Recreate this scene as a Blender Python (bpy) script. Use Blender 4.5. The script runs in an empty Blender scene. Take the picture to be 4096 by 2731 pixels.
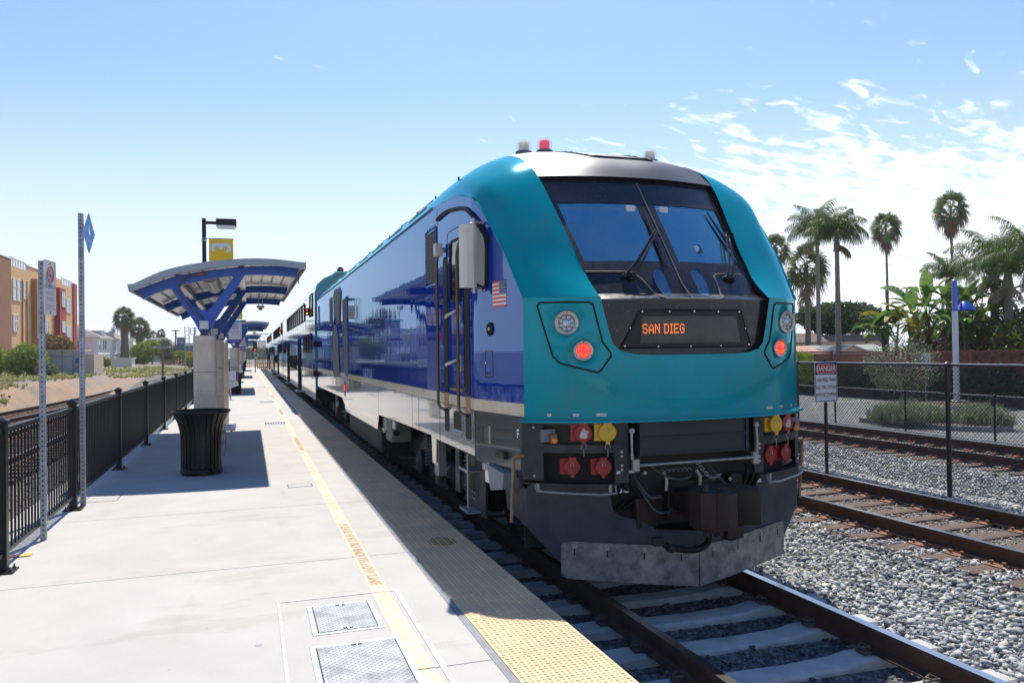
import bpy, bmesh, math, random
import numpy as np
from mathutils import Vector, Matrix, noise as mnoise
random.seed(7); rng = np.random.default_rng(7)
R_ = math.radians
sc = bpy.context.scene
COL = sc.collection
# ------------------------------------------------------------------ camera
cam = bpy.data.cameras.new('camera'); camo = bpy.data.objects.new('camera', cam); COL.objects.link(camo)
cam.sensor_width = 36.0; cam.lens = 3200/4096*36; cam.clip_end = 6000; cam.clip_start = 0.05
right = Vector((0.949875, -0.31227, -0.014997)); down = Vector((-0.01076, 0.015287, -0.999825)); fwd = Vector((0.312445, 0.94987, 0.011161))
m = Matrix((( right.x, -down.x, -fwd.x, 0), (right.y, -down.y, -fwd.y, 0), (right.z, -down.z, -fwd.z, 2.04), (0, 0, 0, 1)))
camo.matrix_world = m
sc.camera = camo
# ------------------------------------------------------------------ world / sky
SUN_EL, SUN_AZ = 56.5, 18.0
w = bpy.data.worlds.new("World"); sc.world = w; w.use_nodes = True
nt = w.node_tree; nt.nodes.clear()
def N(t, nt=nt, **k):
    n = nt.nodes.new(t)
    for a, v in k.items(): setattr(n, a, v)
    return n
out = N('ShaderNodeOutputWorld'); bg = N('ShaderNodeBackground'); sky = N('ShaderNodeTexSky')
sky.sky_type = 'NISHITA'; sky.sun_disc = False; sky.sun_elevation = R_(SUN_EL); sky.sun_rotation = R_(SUN_AZ)
sky.air_density = 1.0; sky.dust_density = 0.6; sky.ozone_density = 1.6; sky.altitude = 0
bg.inputs['Strength'].default_value = 0.10
def wm(op, a, b=None, c=None, clamp=False, nt=nt):
    n = nt.nodes.new('ShaderNodeMath'); n.operation = op; n.use_clamp = clamp
    for i, v in enumerate((a, b, c)):
        if v is None: continue
        if isinstance(v, (int, float)): n.inputs[i].default_value = v
        else: nt.links.new(v, n.inputs[i])
    return n.outputs[0]
def mixc(fac, a, b, nt=nt, mode='MIX'):
    n = nt.nodes.new('ShaderNodeMix'); n.data_type = 'RGBA'; n.blend_type = mode
    for i, v in ((0, fac), (6, a), (7, b)):
        if isinstance(v, (int, float)): n.inputs[i].default_value = v
        elif isinstance(v, tuple): n.inputs[i].default_value = (*v[:3], 1)
        else: nt.links.new(v, n.inputs[i])
    return n.outputs[2]
tc = N('ShaderNodeTexCoord'); sx = N('ShaderNodeSeparateXYZ'); nt.links.new(tc.outputs['Generated'], sx.inputs[0])
X, Y, Z = sx.outputs
zc = wm('MAXIMUM', Z, 0.02)
u = wm('DIVIDE', X, wm('ADD', zc, 0.05)); v = wm('DIVIDE', Y, wm('ADD', zc, 0.05))
# wind-blown layer: rotate and stretch
cu = wm('ADD', wm('MULTIPLY', u, 0.90), wm('MULTIPLY', v, 0.44)); cv = wm('SUBTRACT', wm('MULTIPLY', v, 0.90), wm('MULTIPLY', u, 0.44))
cx = N('ShaderNodeCombineXYZ'); nt.links.new(wm('MULTIPLY', cu, 0.50), cx.inputs[0]); nt.links.new(wm('MULTIPLY', cv, 1.15), cx.inputs[1])
n1 = N('ShaderNodeTexNoise'); n1.inputs['Scale'].default_value = 5.2; n1.inputs['Detail'].default_value = 8; n1.inputs['Roughness'].default_value = 0.62; n1.inputs['Distortion'].default_value = 0.4
nt.links.new(cx.outputs[0], n1.inputs['Vector'])
n2 = N('ShaderNodeTexNoise'); n2.inputs['Scale'].default_value = 0.45; n2.inputs['Detail'].default_value = 3
nt.links.new(cx.outputs[0], n2.inputs['Vector'])
rad = wm('SQRT', wm('ADD', wm('MULTIPLY', X, X), wm('MULTIPLY', Y, Y)))
az = wm('DIVIDE', wm('ADD', wm('MULTIPLY', X, 0.80), wm('MULTIPLY', Y, 0.60)), wm('MAXIMUM', rad, 0.01))   # closeness to the cloudy quarter
mr = N('ShaderNodeMapRange'); mr.interpolation_type = 'SMOOTHSTEP'; nt.links.new(az, mr.inputs[0])
for i, val in ((1, 0.80), (2, 0.985), (3, 0.0), (4, 1.0)): mr.inputs[i].default_value = val
hi = N('ShaderNodeMapRange'); hi.interpolation_type = 'SMOOTHSTEP'; nt.links.new(Z, hi.inputs[0])
for i, val in ((1, 0.10), (2, 0.44), (3, 1.0), (4, 0.0)): hi.inputs[i].default_value = val
cover = wm('ADD', wm('MULTIPLY', mr.outputs[0], wm('MULTIPLY', hi.outputs[0], 0.40)), wm('MULTIPLY', hi.outputs[0], 0.045))
n3 = N('ShaderNodeTexNoise'); n3.inputs['Scale'].default_value = 11.0; n3.inputs['Detail'].default_value = 5; n3.inputs['Distortion'].default_value = 0.8
nt.links.new(cx.outputs[0], n3.inputs['Vector'])
dens = wm('ADD', wm('ADD', wm('ADD', wm('MULTIPLY', n1.outputs[0], 0.8), wm('MULTIPLY', wm('SUBTRACT', n3.outputs[0], 0.28), 0.75)), wm('MULTIPLY', wm('SUBTRACT', n2.outputs[0], 0.5), 0.5)), cover)
cm = N('ShaderNodeMapRange'); cm.interpolation_type = 'SMOOTHSTEP'; nt.links.new(dens, cm.inputs[0])
for i, val in ((1, 0.78), (2, 1.04), (3, 0.0), (4, 0.88)): cm.inputs[i].default_value = val
lowfade = wm('MULTIPLY', cm.outputs[0], wm('GREATER_THAN', Z, 0.0))
hz = N('ShaderNodeMapRange'); hz.interpolation_type = 'SMOOTHERSTEP'; nt.links.new(Z, hz.inputs[0])
for i, val in ((1, -0.02), (2, 0.36), (3, 0.98), (4, 0.0)): hz.inputs[i].default_value = val
zen = N('ShaderNodeMapRange'); zen.interpolation_type = 'SMOOTHSTEP'; nt.links.new(Z, zen.inputs[0])
for i, val in ((1, 0.40), (2, 0.85), (3, 1.0), (4, 0.0)): zen.inputs[i].default_value = val
skt = mixc(1.0, sky.outputs[0], (0.93, 1.06, 1.26), mode='MULTIPLY'); skz = mixc(zen.outputs[0], mixc(1.0, skt, (0.46, 0.68, 0.92), mode='MULTIPLY'), skt)
skyc = mixc(hz.outputs[0], skz, (7.0, 7.5, 8.1))        # pale marine air low over the coast
final = mixc(lowfade, skyc, (9.5, 9.7, 10.0))
nt.links.new(final, bg.inputs['Color']); nt.links.new(bg.outputs[0], out.inputs[0])
# ------------------------------------------------------------------ sun
sl = bpy.data.lights.new('sun', 'SUN'); sl.energy = 4.9; sl.angle = R_(0.53); sl.color = (1.0, 0.935, 0.83)
so = bpy.data.objects.new('sun', sl); COL.objects.link(so)
sd = Vector((0.205, 0.63, 1.0)).normalized()
so.rotation_euler = sd.to_track_quat('Z', 'Y').to_euler(); so.location = (20, 40, 60)
# ------------------------------------------------------------------ exposure
vs = sc.view_settings; vs.view_transform = 'Standard'; vs.look = 'None'; vs.gamma = 1.0; vs.exposure = 0.46; vs.use_curve_mapping = False
sc.cycles.max_bounces = 8; sc.cycles.transparent_max_bounces = 24; sc.cycles.caustics_reflective = False; sc.cycles.caustics_refractive = False

# ================================================================== helpers
OFF = {}
def setp(o, label=None, cat=None, group=None, kind=None):
    if label: o['label'] = label
    if cat: o['category'] = cat
    if group: o['group'] = group
    if kind: o['kind'] = kind
    return o
def thing(name, label, cat, loc=(0, 0, 0), group=None, kind=None):
    o = bpy.data.objects.new(name, None); COL.objects.link(o); o.location = loc; o.empty_display_size = .2
    OFF[o] = Vector(loc)
    return setp(o, label, cat, group, kind)
def link(me, name, parent, mats):
    for mm in (mats if isinstance(mats, (list, tuple)) else [mats]): me.materials.append(mm)
    o = bpy.data.objects.new(name, me); COL.objects.link(o)
    if parent is not None:
        o.parent = parent; OFF[o] = OFF[parent]
    else: OFF[o] = Vector((0, 0, 0))
    return o
def P3(v): return Vector((v[0], v[1], v[2]))
class MB:
    def __init__(s): s.v = []; s.f = []; s.m = []; s.mi = 0
    def add(s, vs, fs):
        b = len(s.v); s.v += [tuple(p) for p in vs]
        s.f += [tuple(b+i for i in f) for f in fs]; s.m += [s.mi]*len(fs); return s
    def box(s, c, d, rot=None):
        hx, hy, hz = d[0]/2, d[1]/2, d[2]/2
        p = [Vector((x, y, z)) for x in (-hx, hx) for y in (-hy, hy) for z in (-hz, hz)]
        if rot: p = [rot @ q for q in p]
        c = Vector(c)
        return s.add([q+c for q in p], [(0,1,3,2),(4,6,7,5),(0,4,5,1),(2,3,7,6),(0,2,6,4),(1,5,7,3)])
    def bx(s, x0, x1, y0, y1, z0, z1): return s.box(((x0+x1)/2, (y0+y1)/2, (z0+z1)/2), (x1-x0, y1-y0, z1-z0))
    def cbox(s, x0, x1, y0, y1, z0, z1, b=.01):
        "box with chamfered edges"
        P = []; F = []
        bm = bmesh.new(); bmesh.ops.create_cube(bm, size=1)
        for q in bm.verts: q.co = Vector((x0+(q.co.x+.5)*(x1-x0), y0+(q.co.y+.5)*(y1-y0), z0+(q.co.z+.5)*(z1-z0)))
        bmesh.ops.bevel(bm, geom=bm.edges[:], offset=b, segments=2, profile=.6, affect='EDGES')
        bm.verts.index_update(); P = [q.co[:] for q in bm.verts]; F = [[q.index for q in f.verts] for f in bm.faces]; bm.free()
        return s.add(P, F)
    def prism(s, poly, a, b, ax='Y'):
        "poly = 2-D points; ax = extrusion axis.  Y: (x,z)  X: (y,z)  Z: (x,y)"
        def mk(p, t): return {'Y': (p[0], t, p[1]), 'X': (t, p[0], p[1]), 'Z': (p[0], p[1], t)}[ax]
        n = len(poly)
        vs = [mk(p, a) for p in poly]+[mk(p, b) for p in poly]
        fs = [tuple(range(n))[::-1], tuple(range(n, 2*n))]+[(i, (i+1) % n, n+(i+1) % n, n+i) for i in range(n)]
        return s.add(vs, fs)
    def tube(s, pts, r, n=8, cap=True, closed=False):
        pts = [Vector(p) for p in pts]; m_ = len(pts); rs = r if isinstance(r, (list, tuple)) else [r]*m_
        vs = []; up = None
        for i, p in enumerate(pts):
            if closed: t = (pts[(i+1) % m_]-pts[i-1])
            else: t = (pts[min(i+1, m_-1)]-pts[max(i-1, 0)])
            if t.length < 1e-9: t = Vector((0, 0, 1))
            t.normalize()
            if up is None: up = t.orthogonal().normalized()
            else:
                up = up-t*up.dot(t)
                up = t.orthogonal().normalized() if up.length < 1e-6 else up.normalized()
            bb = t.cross(up)
            for k in range(n):
                a = 2*math.pi*k/n; vs.append(p+(up*math.cos(a)+bb*math.sin(a))*rs[i])
        fs = [(i*n+k, i*n+(k+1) % n, (i+1)*n+(k+1) % n, (i+1)*n+k) for i in range(m_-1) for k in range(n)]
        if closed: fs += [((m_-1)*n+k, (m_-1)*n+(k+1) % n, (k+1) % n, k) for k in range(n)]
        elif cap: fs += [tuple(range(n))[::-1], tuple(range((m_-1)*n, m_*n))]
        return s.add(vs, fs)
    def lathe(s, prof, c=(0, 0, 0), n=24, axis=(0, 0, 1)):
        "prof: (r, h) along axis"
        ax = Vector(axis).normalized(); u_ = ax.orthogonal().normalized() if abs(ax.z) < .99 else Vector((1, 0, 0)); w_ = ax.cross(u_); c = Vector(c)
        vs = [c+ax*h+(u_*math.cos(2*math.pi*k/n)+w_*math.sin(2*math.pi*k/n))*r for r, h in prof for k in range(n)]
        m_ = len(prof)
        fs = [(i*n+k, i*n+(k+1) % n, (i+1)*n+(k+1) % n, (i+1)*n+k) for i in range(m_-1) for k in range(n)]
        fs += [tuple(range(n))[::-1], tuple(range((m_-1)*n, m_*n))]
        return s.add(vs, fs)
    def quad(s, a, b, c, d): return s.add([a, b, c, d], [(0, 1, 2, 3)])
    def grid(s, G, flip=False):
        "G[i][j] points"
        r, c = len(G), len(G[0])
        fs = [(i*c+j, i*c+j+1, (i+1)*c+j+1, (i+1)*c+j) for i in range(r-1) for j in range(c-1)]
        if flip: fs = [f[::-1] for f in fs]
        return s.add([p for row in G for p in row], fs)
    def build(s, name, mat, parent=None, smooth=False, sharp=None, fix=True):
        me = bpy.data.meshes.new(name); off = OFF[parent] if parent is not None else Vector((0, 0, 0))
        me.from_pydata([(p[0]-off.x, p[1]-off.y, p[2]-off.z) for p in s.v], [], s.f)
        if isinstance(mat, (list, tuple)): me.polygons.foreach_set('material_index', s.m)
        if fix:
            bm = bmesh.new(); bm.from_mesh(me); bmesh.ops.remove_doubles(bm, verts=bm.verts, dist=1e-5); bmesh.ops.recalc_face_normals(bm, faces=bm.faces); bm.to_mesh(me); bm.free()
        if smooth:
            me.shade_smooth()
            me.set_sharp_from_angle(angle=R_(smooth if not isinstance(smooth, bool) else 40))
        me.update()
        return link(me, name, parent, mat)
def np_mesh(name, V, F, mat, parent=None, smooth=False):
    "V (n,3); F (m,3|4) int"
    me = bpy.data.meshes.new(name); off = OFF[parent] if parent is not None else Vector((0, 0, 0))
    V = np.asarray(V, np.float32)-np.array(off, np.float32); F = np.asarray(F, np.int32); k = F.shape[1]
    me.vertices.add(len(V)); me.vertices.foreach_set('co', V.ravel())
    me.loops.add(F.size); me.loops.foreach_set('vertex_index', F.ravel())
    me.polygons.add(len(F)); me.polygons.foreach_set('loop_start', np.arange(0, F.size, k, dtype=np.int32)); me.polygons.foreach_set('loop_total', np.full(len(F), k, np.int32))
    me.update(calc_edges=True); me.validate()
    if smooth: me.shade_smooth()
    return link(me, name, parent, mat)
def copy_tree(o, loc, label=None):
    c = o.copy(); COL.objects.link(c); c.location = loc; OFF[c] = Vector(loc)
    if label: c['label'] = label
    def rec(a, b):
        for ch in list(a.children):
            d = ch.copy(); COL.objects.link(d); d.parent = b; rec(ch, d)
    rec(o, c)
    return c
FONT = None
def text(s_, name, mat, parent, origin, xdir, ydir, size, sx=1.0, align='CENTER', thick=0.0, bold=0.0, space=1.0):
    "lettering as mesh; xdir = reading direction, ydir = letter up (world vectors)"
    cu = bpy.data.curves.new(name, 'FONT'); cu.body = s_; cu.size = size; cu.align_x = align; cu.align_y = 'CENTER'; cu.extrude = thick; cu.offset = bold; cu.resolution_u = 3; cu.space_character = space
    t = bpy.data.objects.new(name, cu); COL.objects.link(t); bpy.context.view_layer.update()
    me = bpy.data.meshes.new_from_object(t.evaluated_get(bpy.context.evaluated_depsgraph_get())); bpy.data.objects.remove(t); bpy.data.curves.remove(cu)
    xd = Vector(xdir).normalized(); yd = Vector(ydir).normalized(); zd = xd.cross(yd); og = Vector(origin)-(OFF[parent] if parent is not None else Vector((0, 0, 0)))
    for q in me.vertices: q.co = og+xd*q.co.x*sx+yd*q.co.y+zd*q.co.z
    me.update(); me.materials.clear()
    return link(me, name, parent, mat)
# ------------------------------------------------------------------ materials
MATS = {}
def mat(name, col, rough=.5, metal=0., coat=0., var=0., vscale=3., bump=0., bscale=20., col2=None, stretch=None, emit=None, trans=0., coatr=.03, spec=.5, detail=5, rvar=0.):
    if name in MATS: return MATS[name]
    m = bpy.data.materials.new(name); m.use_nodes = True; t = m.node_tree; b = t.nodes['Principled BSDF']
    b.inputs['Base Color'].default_value = (*col, 1); b.inputs['Roughness'].default_value = rough; b.inputs['Metallic'].default_value = metal
    b.inputs['Coat Weight'].default_value = coat; b.inputs['Coat Roughness'].default_value = coatr; b.inputs['Specular IOR Level'].default_value = spec
    if trans: b.inputs['Transmission Weight'].default_value = trans
    if emit: b.inputs['Emission Color'].default_value = (*emit[0], 1); b.inputs['Emission Strength'].default_value = emit[1]
    co = t.nodes.new('ShaderNodeTexCoord').outputs['Object']
    if stretch:
        mp = t.nodes.new('ShaderNodeMapping'); mp.inputs['Scale'].default_value = stretch; t.links.new(co, mp.inputs[0]); co = mp.outputs[0]
    if var or col2:
        n = t.nodes.new('ShaderNodeTexNoise'); n.inputs['Scale'].default_value = vscale; n.inputs['Detail'].default_value = detail; n.inputs['Roughness'].default_value = .6; t.links.new(co, n.inputs['Vector'])
        r = t.nodes.new('ShaderNodeMapRange'); t.links.new(n.outputs[0], r.inputs[0])
        for i, val in ((1, .35), (2, .68), (3, 0.), (4, 1.)): r.inputs[i].default_value = val
        c2 = col2 or tuple(c*(1-var) for c in col)
        t.links.new(mixc(r.outputs[0], col, c2, nt=t), b.inputs['Base Color'])
        if rvar: t.links.new(wm('MULTIPLY_ADD', r.outputs[0], rvar, rough, nt=t), b.inputs['Roughness'])
    if bump:
        n = t.nodes.new('ShaderNodeTexNoise'); n.inputs['Scale'].default_value = bscale; n.inputs['Detail'].default_value = 6; t.links.new(co, n.inputs['Vector'])
        bp = t.nodes.new('ShaderNodeBump'); bp.inputs['Strength'].default_value = 1; bp.inputs['Distance'].default_value = bump; t.links.new(n.outputs[0], bp.inputs['Height']); t.links.new(bp.outputs[0], b.inputs['Normal'])
    MATS[name] = m; return m
def tint_gloss(m, gcol, ior, rough):
    "clear lacquer over a coloured flake coat: reflections take the paint's tint"
    t = m.node_tree; b = t.nodes['Principled BSDF']; b.inputs['Coat Weight'].default_value = 0; b.inputs['Specular IOR Level'].default_value = 0; b.inputs['Metallic'].default_value = 0
    g = t.nodes.new('ShaderNodeBsdfGlossy'); g.inputs['Color'].default_value = (*gcol, 1); g.inputs['Roughness'].default_value = rough
    f = t.nodes.new('ShaderNodeFresnel'); f.inputs[0].default_value = ior
    if b.inputs['Normal'].links: t.links.new(b.inputs['Normal'].links[0].from_socket, g.inputs['Normal'])
    mx = t.nodes.new('ShaderNodeMixShader'); t.links.new(f.outputs[0], mx.inputs[0]); t.links.new(b.outputs[0], mx.inputs[1]); t.links.new(g.outputs[0], mx.inputs[2]); t.links.new(mx.outputs[0], t.nodes['Material Output'].inputs[0])
def nodes_of(m): return m.node_tree, m.node_tree.nodes['Principled BSDF']
# ================================================================== terrain
def sstep(a, b, x):
    t = min(1, max(0, (x-a)/(b-a))); return t*t*(3-2*t)
def gh(x, y):
    if x < -2.4:
        xt = min(-6.9, -8.5-max(-19, 27-y)*.083)
        k = sstep(xt-1.9, xt-3.0, x)
        z = -.30+(1-k)*.80*sstep(46, 62, y)*sstep(-3.2, -5.5, x)+k*(.80*sstep(8, 48, y)+.20)
        z += .10*mnoise.noise(Vector((x*.35, y*.25, 3)))*sstep(-9.8, -12, x)+k*.05*mnoise.noise(Vector((x*1.5, y*1.1, 3)))
        return z
    if x > 15.4: return -.17
    if y > 112: return -.32+sstep(112, 130, y)*.2
    return -.34
ground_m = mat('dry_earth', (.25, .205, .145), .95, var=.3, vscale=.22, col2=(.25, .235, .21), bump=.04, bscale=9, detail=9)
t_, b_ = nodes_of(ground_m)      # orange bank soil, pale gravel, dry grass patches
co_ = t_.nodes['Texture Coordinate'].outputs['Object'] if 'Texture Coordinate' in t_.nodes else t_.nodes.new('ShaderNodeTexCoord').outputs['Object']
def noise_mask(t, co, scale, lo, hi, detail=6, sc=(1, 1, 1)):
    mp = t.nodes.new('ShaderNodeMapping'); mp.inputs['Scale'].default_value = sc; t.links.new(co, mp.inputs[0])
    n = t.nodes.new('ShaderNodeTexNoise'); n.inputs['Scale'].default_value = scale; n.inputs['Detail'].default_value = detail; n.inputs['Roughness'].default_value = .65; t.links.new(mp.outputs[0], n.inputs['Vector'])
    r = t.nodes.new('ShaderNodeMapRange'); t.links.new(n.outputs[0], r.inputs[0])
    for i, val in ((1, lo), (2, hi), (3, 0.), (4, 1.)): r.inputs[i].default_value = val
    return r.outputs[0]
base_in = b_.inputs['Base Color'].links[0].from_socket
g1 = mixc(noise_mask(t_, co_, .14, .40, .54, 8), base_in, (.15, .15, .07), nt=t_)
g2 = mixc(noise_mask(t_, co_, 26, .42, .66, 4), g1, (.16, .12, .08), nt=t_)
g3 = mixc(noise_mask(t_, co_, .35, .44, .56, 9, (1, .35, 1)), g2, (.17, .165, .155), nt=t_)
sep = t_.nodes.new('ShaderNodeSeparateXYZ'); t_.links.new(co_, sep.inputs[0])
ob = t_.nodes.new('ShaderNodeMapRange'); ob.interpolation_type = 'SMOOTHSTEP'; t_.links.new(wm('ADD', wm('SUBTRACT', sep.outputs[0], wm('MULTIPLY', sep.outputs[1], .083, nt=t_), nt=t_), 10.74, nt=t_), ob.inputs[0])
for i, val in ((1, -5.2), (2, -3.2), (3, 0.), (4, .9)): ob.inputs[i].default_value = val
g4 = mixc(wm('MULTIPLY', ob.outputs[0], noise_mask(t_, co_, .8, .35, .55), nt=t_), g3, (.31, .20, .125), nt=t_)
t_.links.new(g4, b_.inputs['Base Color'])
xs = [-900, -400, -200, -120, -80, -60, -45, -36, -30, -26, -23, -21, -19.5, -18, -17, -16]+[-15.5+.5*i for i in range(27)]+[-2.4, -2.39, 0, 1.9, 5, 10, 15.4, 15.41, 20, 30, 60, 120, 300, 900]
ys = [-60, -30, -15]+[-8+2*i for i in range(40)]+[75, 80, 86, 92, 98, 105, 112, 118, 124, 130, 150, 180, 230, 300, 420, 600, 1000]
gm = MB(); gm.grid([[(x, y, gh(x, y)) for y in ys] for x in xs], flip=True)
setp(gm.build('ground', ground_m, smooth=True), kind='structure')

# ---- ballast
bal_m = mat('ballast_gravel', (.26, .27, .27), .95)
t_, b_ = nodes_of(bal_m); co_ = t_.nodes.new('ShaderNodeTexCoord').outputs['Object']
def vor_gravel(t, b, co, scale, cols, bump=.03):
    vo = t.nodes.new('ShaderNodeTexVoronoi'); vo.inputs['Scale'].default_value = scale; t.links.new(co, vo.inputs['Vector'])
    sepc = t.nodes.new('ShaderNodeSeparateColor'); t.links.new(vo.outputs['Color'], sepc.inputs[0])
    cr = t.nodes.new('ShaderNodeValToRGB'); t.links.new(sepc.outputs[0], cr.inputs[0])
    el = cr.color_ramp.elements; el[0].color = (*cols[0], 1); el[1].color = (*cols[-1], 1)
    for i, c_ in enumerate(cols[1:-1]):
        e = el.new((i+1)/(len(cols)-1)); e.color = (*c_, 1)
    bp = t.nodes.new('ShaderNodeBump'); bp.inputs['Strength'].default_value = 1; bp.inputs['Distance'].default_value = bump
    t.links.new(wm('SUBTRACT', 1., vo.outputs['Distance'], nt=t), bp.inputs['Height']); t.links.new(bp.outputs[0], b.inputs['Normal'])
    dk = wm('MULTIPLY', vo.outputs['Distance'], 1.2, clamp=True, nt=t)
    t.links.new(mixc(dk, cr.outputs[0], (.05, .05, .05), nt=t), b.inputs['Base Color'])
GR = [(.10, .105, .11), (.24, .245, .24), (.33, .33, .31), (.20, .21, .215), (.40, .38, .33), (.16, .17, .19), (.30, .30, .29)]
vor_gravel(t_, b_, co_, 17, GR)
def bh(x, y):    # ballast height on the right-hand side of the platform
    z = -.235+.02*mnoise.noise(Vector((x*.9, y*.9, 1)))
    for c in (3.53, 7.92, 13.6):
        z += .03*sstep(2.0, 1.3, abs(x-c))
    z -= .05*sstep(.9, .3, min(abs(x-5.8), abs(x-10.8)))+.045*sstep(1.25, 1.05, abs(x-3.53))
    if x > 14.9: z -= .12*(x-14.9)
    return z
bxs = [1.9+.25*i for i in range(56)]; bys = [-6+.5*i for i in range(80)]+[35+3*i for i in range(27)]
bm_ = MB(); bm_.grid([[(x, y, bh(x, y)) for y in bys] for x in bxs], flip=True)
setp(bm_.build('ballast_bed', bal_m, smooth=True), kind='structure')
lb = MB(); lb.grid([[(x, y, gh(x, y)+.03+.02*mnoise.noise(Vector((x, y, 0)))+.10*sstep(-2.5, -3.2, x)*sstep(-7.0, -6.4, x)-.06*sstep(-6.6, -7.0, x)) for y in [-6+i for i in range(60)]+[56+4*i for i in range(20)]] for x in [-7.0+.35*i for i in range(14)]], flip=True)
lbal_m = mat('dusty_ballast', (.3, .27, .24), .95)
t_, b_ = nodes_of(lbal_m); vor_gravel(t_, b_, t_.nodes.new('ShaderNodeTexCoord').outputs['Object'], 14, [(.16, .13, .11), (.30, .27, .23), (.24, .19, .16), (.36, .33, .29), (.20, .17, .15)])
setp(lb.build('ballast_bed', lbal_m, smooth=True), kind='structure')

# loose crushed stone you can tell apart: one countless mass per side
def stones(name, n, xr, yr, size, hfun, mm, lab, avoid=None, flat=.62):
    protos = []
    for k in range(12):      # angular crushed rock: hulls of a few random points
        bm = bmesh.new(); e = rng.uniform(.55, 1.3, 3)
        for _ in range(9):
            d = rng.normal(size=3); d = d/np.linalg.norm(d)*rng.uniform(.75, 1.1)*e; bm.verts.new(d)
        r = bmesh.ops.convex_hull(bm, input=bm.verts[:]); bmesh.ops.delete(bm, geom=[v for v in bm.verts if not v.link_faces], context='VERTS'); bmesh.ops.triangulate(bm, faces=bm.faces[:]); bm.verts.index_update()
        protos.append((np.array([v.co[:] for v in bm.verts]), np.array([[v.index for v in f.verts] for f in bm.faces]))); bm.free()
    y = yr[0]+(yr[1]-yr[0])*rng.random(n)**1.35; x = xr[0]+(xr[1]-xr[0])*rng.random(n)
    if avoid is not None:
        k = ~avoid(x, y); x, y = x[k], y[k]
    n = len(x); z = np.array([hfun(a, b) for a, b in zip(x, y)])
    q = rng.normal(size=(n, 4)); q /= np.linalg.norm(q, axis=1)[:, None]; w_, a, b, c = q.T
    M = np.stack([1-2*(b*b+c*c), 2*(a*b-c*w_), 2*(a*c+b*w_), 2*(a*b+c*w_), 1-2*(a*a+c*c), 2*(b*c-a*w_), 2*(a*c-b*w_), 2*(b*c+a*w_), 1-2*(a*a+b*b)], 1).reshape(n, 3, 3)
    s_ = size*rng.uniform(.5, 1.15, n)*np.where(rng.random(n) < .08, 1.45, 1.0); pick = rng.integers(0, 12, n); PP = []; FF = []; base = 0
    for j, (T, F) in enumerate(protos):
        i = np.where(pick == j)[0]
        P = np.einsum('nij,kj->nki', M[i], T)*s_[i][:, None, None]; P[:, :, 2] *= flat+.2
        P += np.stack([x[i], y[i], z[i]+rng.uniform(-.25, .65, len(i))*size], 1)[:, None, :]
        PP.append(P.reshape(-1, 3)); FF.append((F[None]+(base+np.arange(len(i))*len(T))[:, None, None]).reshape(-1, 3)); base += len(i)*len(T)
    return setp(np_mesh(name, np.concatenate(PP), np.concatenate(FF), mm), lab[0], lab[1], kind='stuff')
def stone_mat(name, cols):
    m = bpy.data.materials.new(name); m.use_nodes = True; t = m.node_tree; b = t.nodes['Principled BSDF']; b.inputs['Roughness'].default_value = .9
    g = t.nodes.new('ShaderNodeNewGeometry'); cr = t.nodes.new('ShaderNodeValToRGB'); t.links.new(g.outputs['Random Per Island'], cr.inputs[0]); cr.color_ramp.interpolation = 'CONSTANT'
    el = cr.color_ramp.elements; el[0].color = (*cols[0], 1); el[1].color = (*cols[-1], 1); el[1].position = (len(cols)-1)/len(cols)
    for i, c_ in enumerate(cols[1:-1]):
        e = el.new((i+1)/len(cols)); e.color = (*c_, 1)
    n = t.nodes.new('ShaderNodeTexNoise'); n.inputs['Scale'].default_value = 45; n.inputs['Detail'].default_value = 3; t.links.new(t.nodes.new('ShaderNodeTexCoord').outputs['Object'], n.inputs['Vector'])
    t.links.new(mixc(.35, cr.outputs[0], mixc(n.outputs[0], (.05, .05, .05), (1, 1, 1), nt=t), nt=t, mode='MULTIPLY'), b.inputs['Base Color'])
    return m
SC = [tuple(min(.66, c*1.38) for c in q) for q in [(.27, .28, .28), (.42, .42, .40), (.17, .18, .20), (.36, .37, .36), (.50, .47, .41), (.30, .31, .31), (.22, .23, .25), (.45, .45, .43), (.12, .13, .15), (.38, .36, .32), (.33, .34, .34)]]
sm1 = stone_mat('crushed_granite', SC); sm2 = stone_mat('rusty_crushed_stone', [(.28, .22, .18), (.36, .27, .21), (.19, .15, .13), (.40, .33, .28), (.25, .17, .13), (.33, .31, .29)])
sm3 = stone_mat('shaded_crushed_stone', [(.10, .11, .12), (.16, .17, .18), (.06, .065, .07), (.12, .13, .14), (.24, .24, .23), (.08, .08, .09)])  # shade ahead of the train is put into this darker stone colour
stones('crushed_stone', 60000, (4.45, 12.2), (2.6, 17), .036, bh, sm1, ('pale grey crushed stone filling the space between the tracks', 'ballast'), lambda x, y: ((np.abs(x-7.92) < .70)) | (y < 1.2+x*.55) | ((np.abs((y+3+.2525) % .505-.2525) < .12) & (np.abs(x-7.92) < 1.28)) | ((np.abs((y-5.93+.305) % .61-.305) < .13) & (np.abs(x-3.53) < 1.25)))
stones('shaded_crushed_stone', 15000, (1.95, 4.7), (1.9, 9), .028, lambda x, y: bh(x, y)-.010, sm3, ('dark crushed stone packed between the concrete sleepers ahead of the train', 'ballast'), lambda x, y: (np.abs((y-5.93+.305) % .61-.305) < .135) & (np.abs(x-3.53) < 1.27))
stones('rusty_crushed_stone', 22000, (6.5, 9.3), (4.5, 16), .024, lambda x, y: bh(x, y)-.004, sm2, ('rust stained stone between the timber sleepers beside the train', 'ballast'), lambda x, y: (y < 1.2+x*.5) | ((np.abs((y+3+.2525) % .505-.2525) < .125) & (np.abs(x-7.92) < 1.3)))
stones('dusty_crushed_stone', 9000, (-11.0, -2.7), (9, 34), .04, lambda x, y: gh(x, y)+.12, sm2, ('dusty brown crushed stone behind the black picket fence', 'ballast'))

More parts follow.
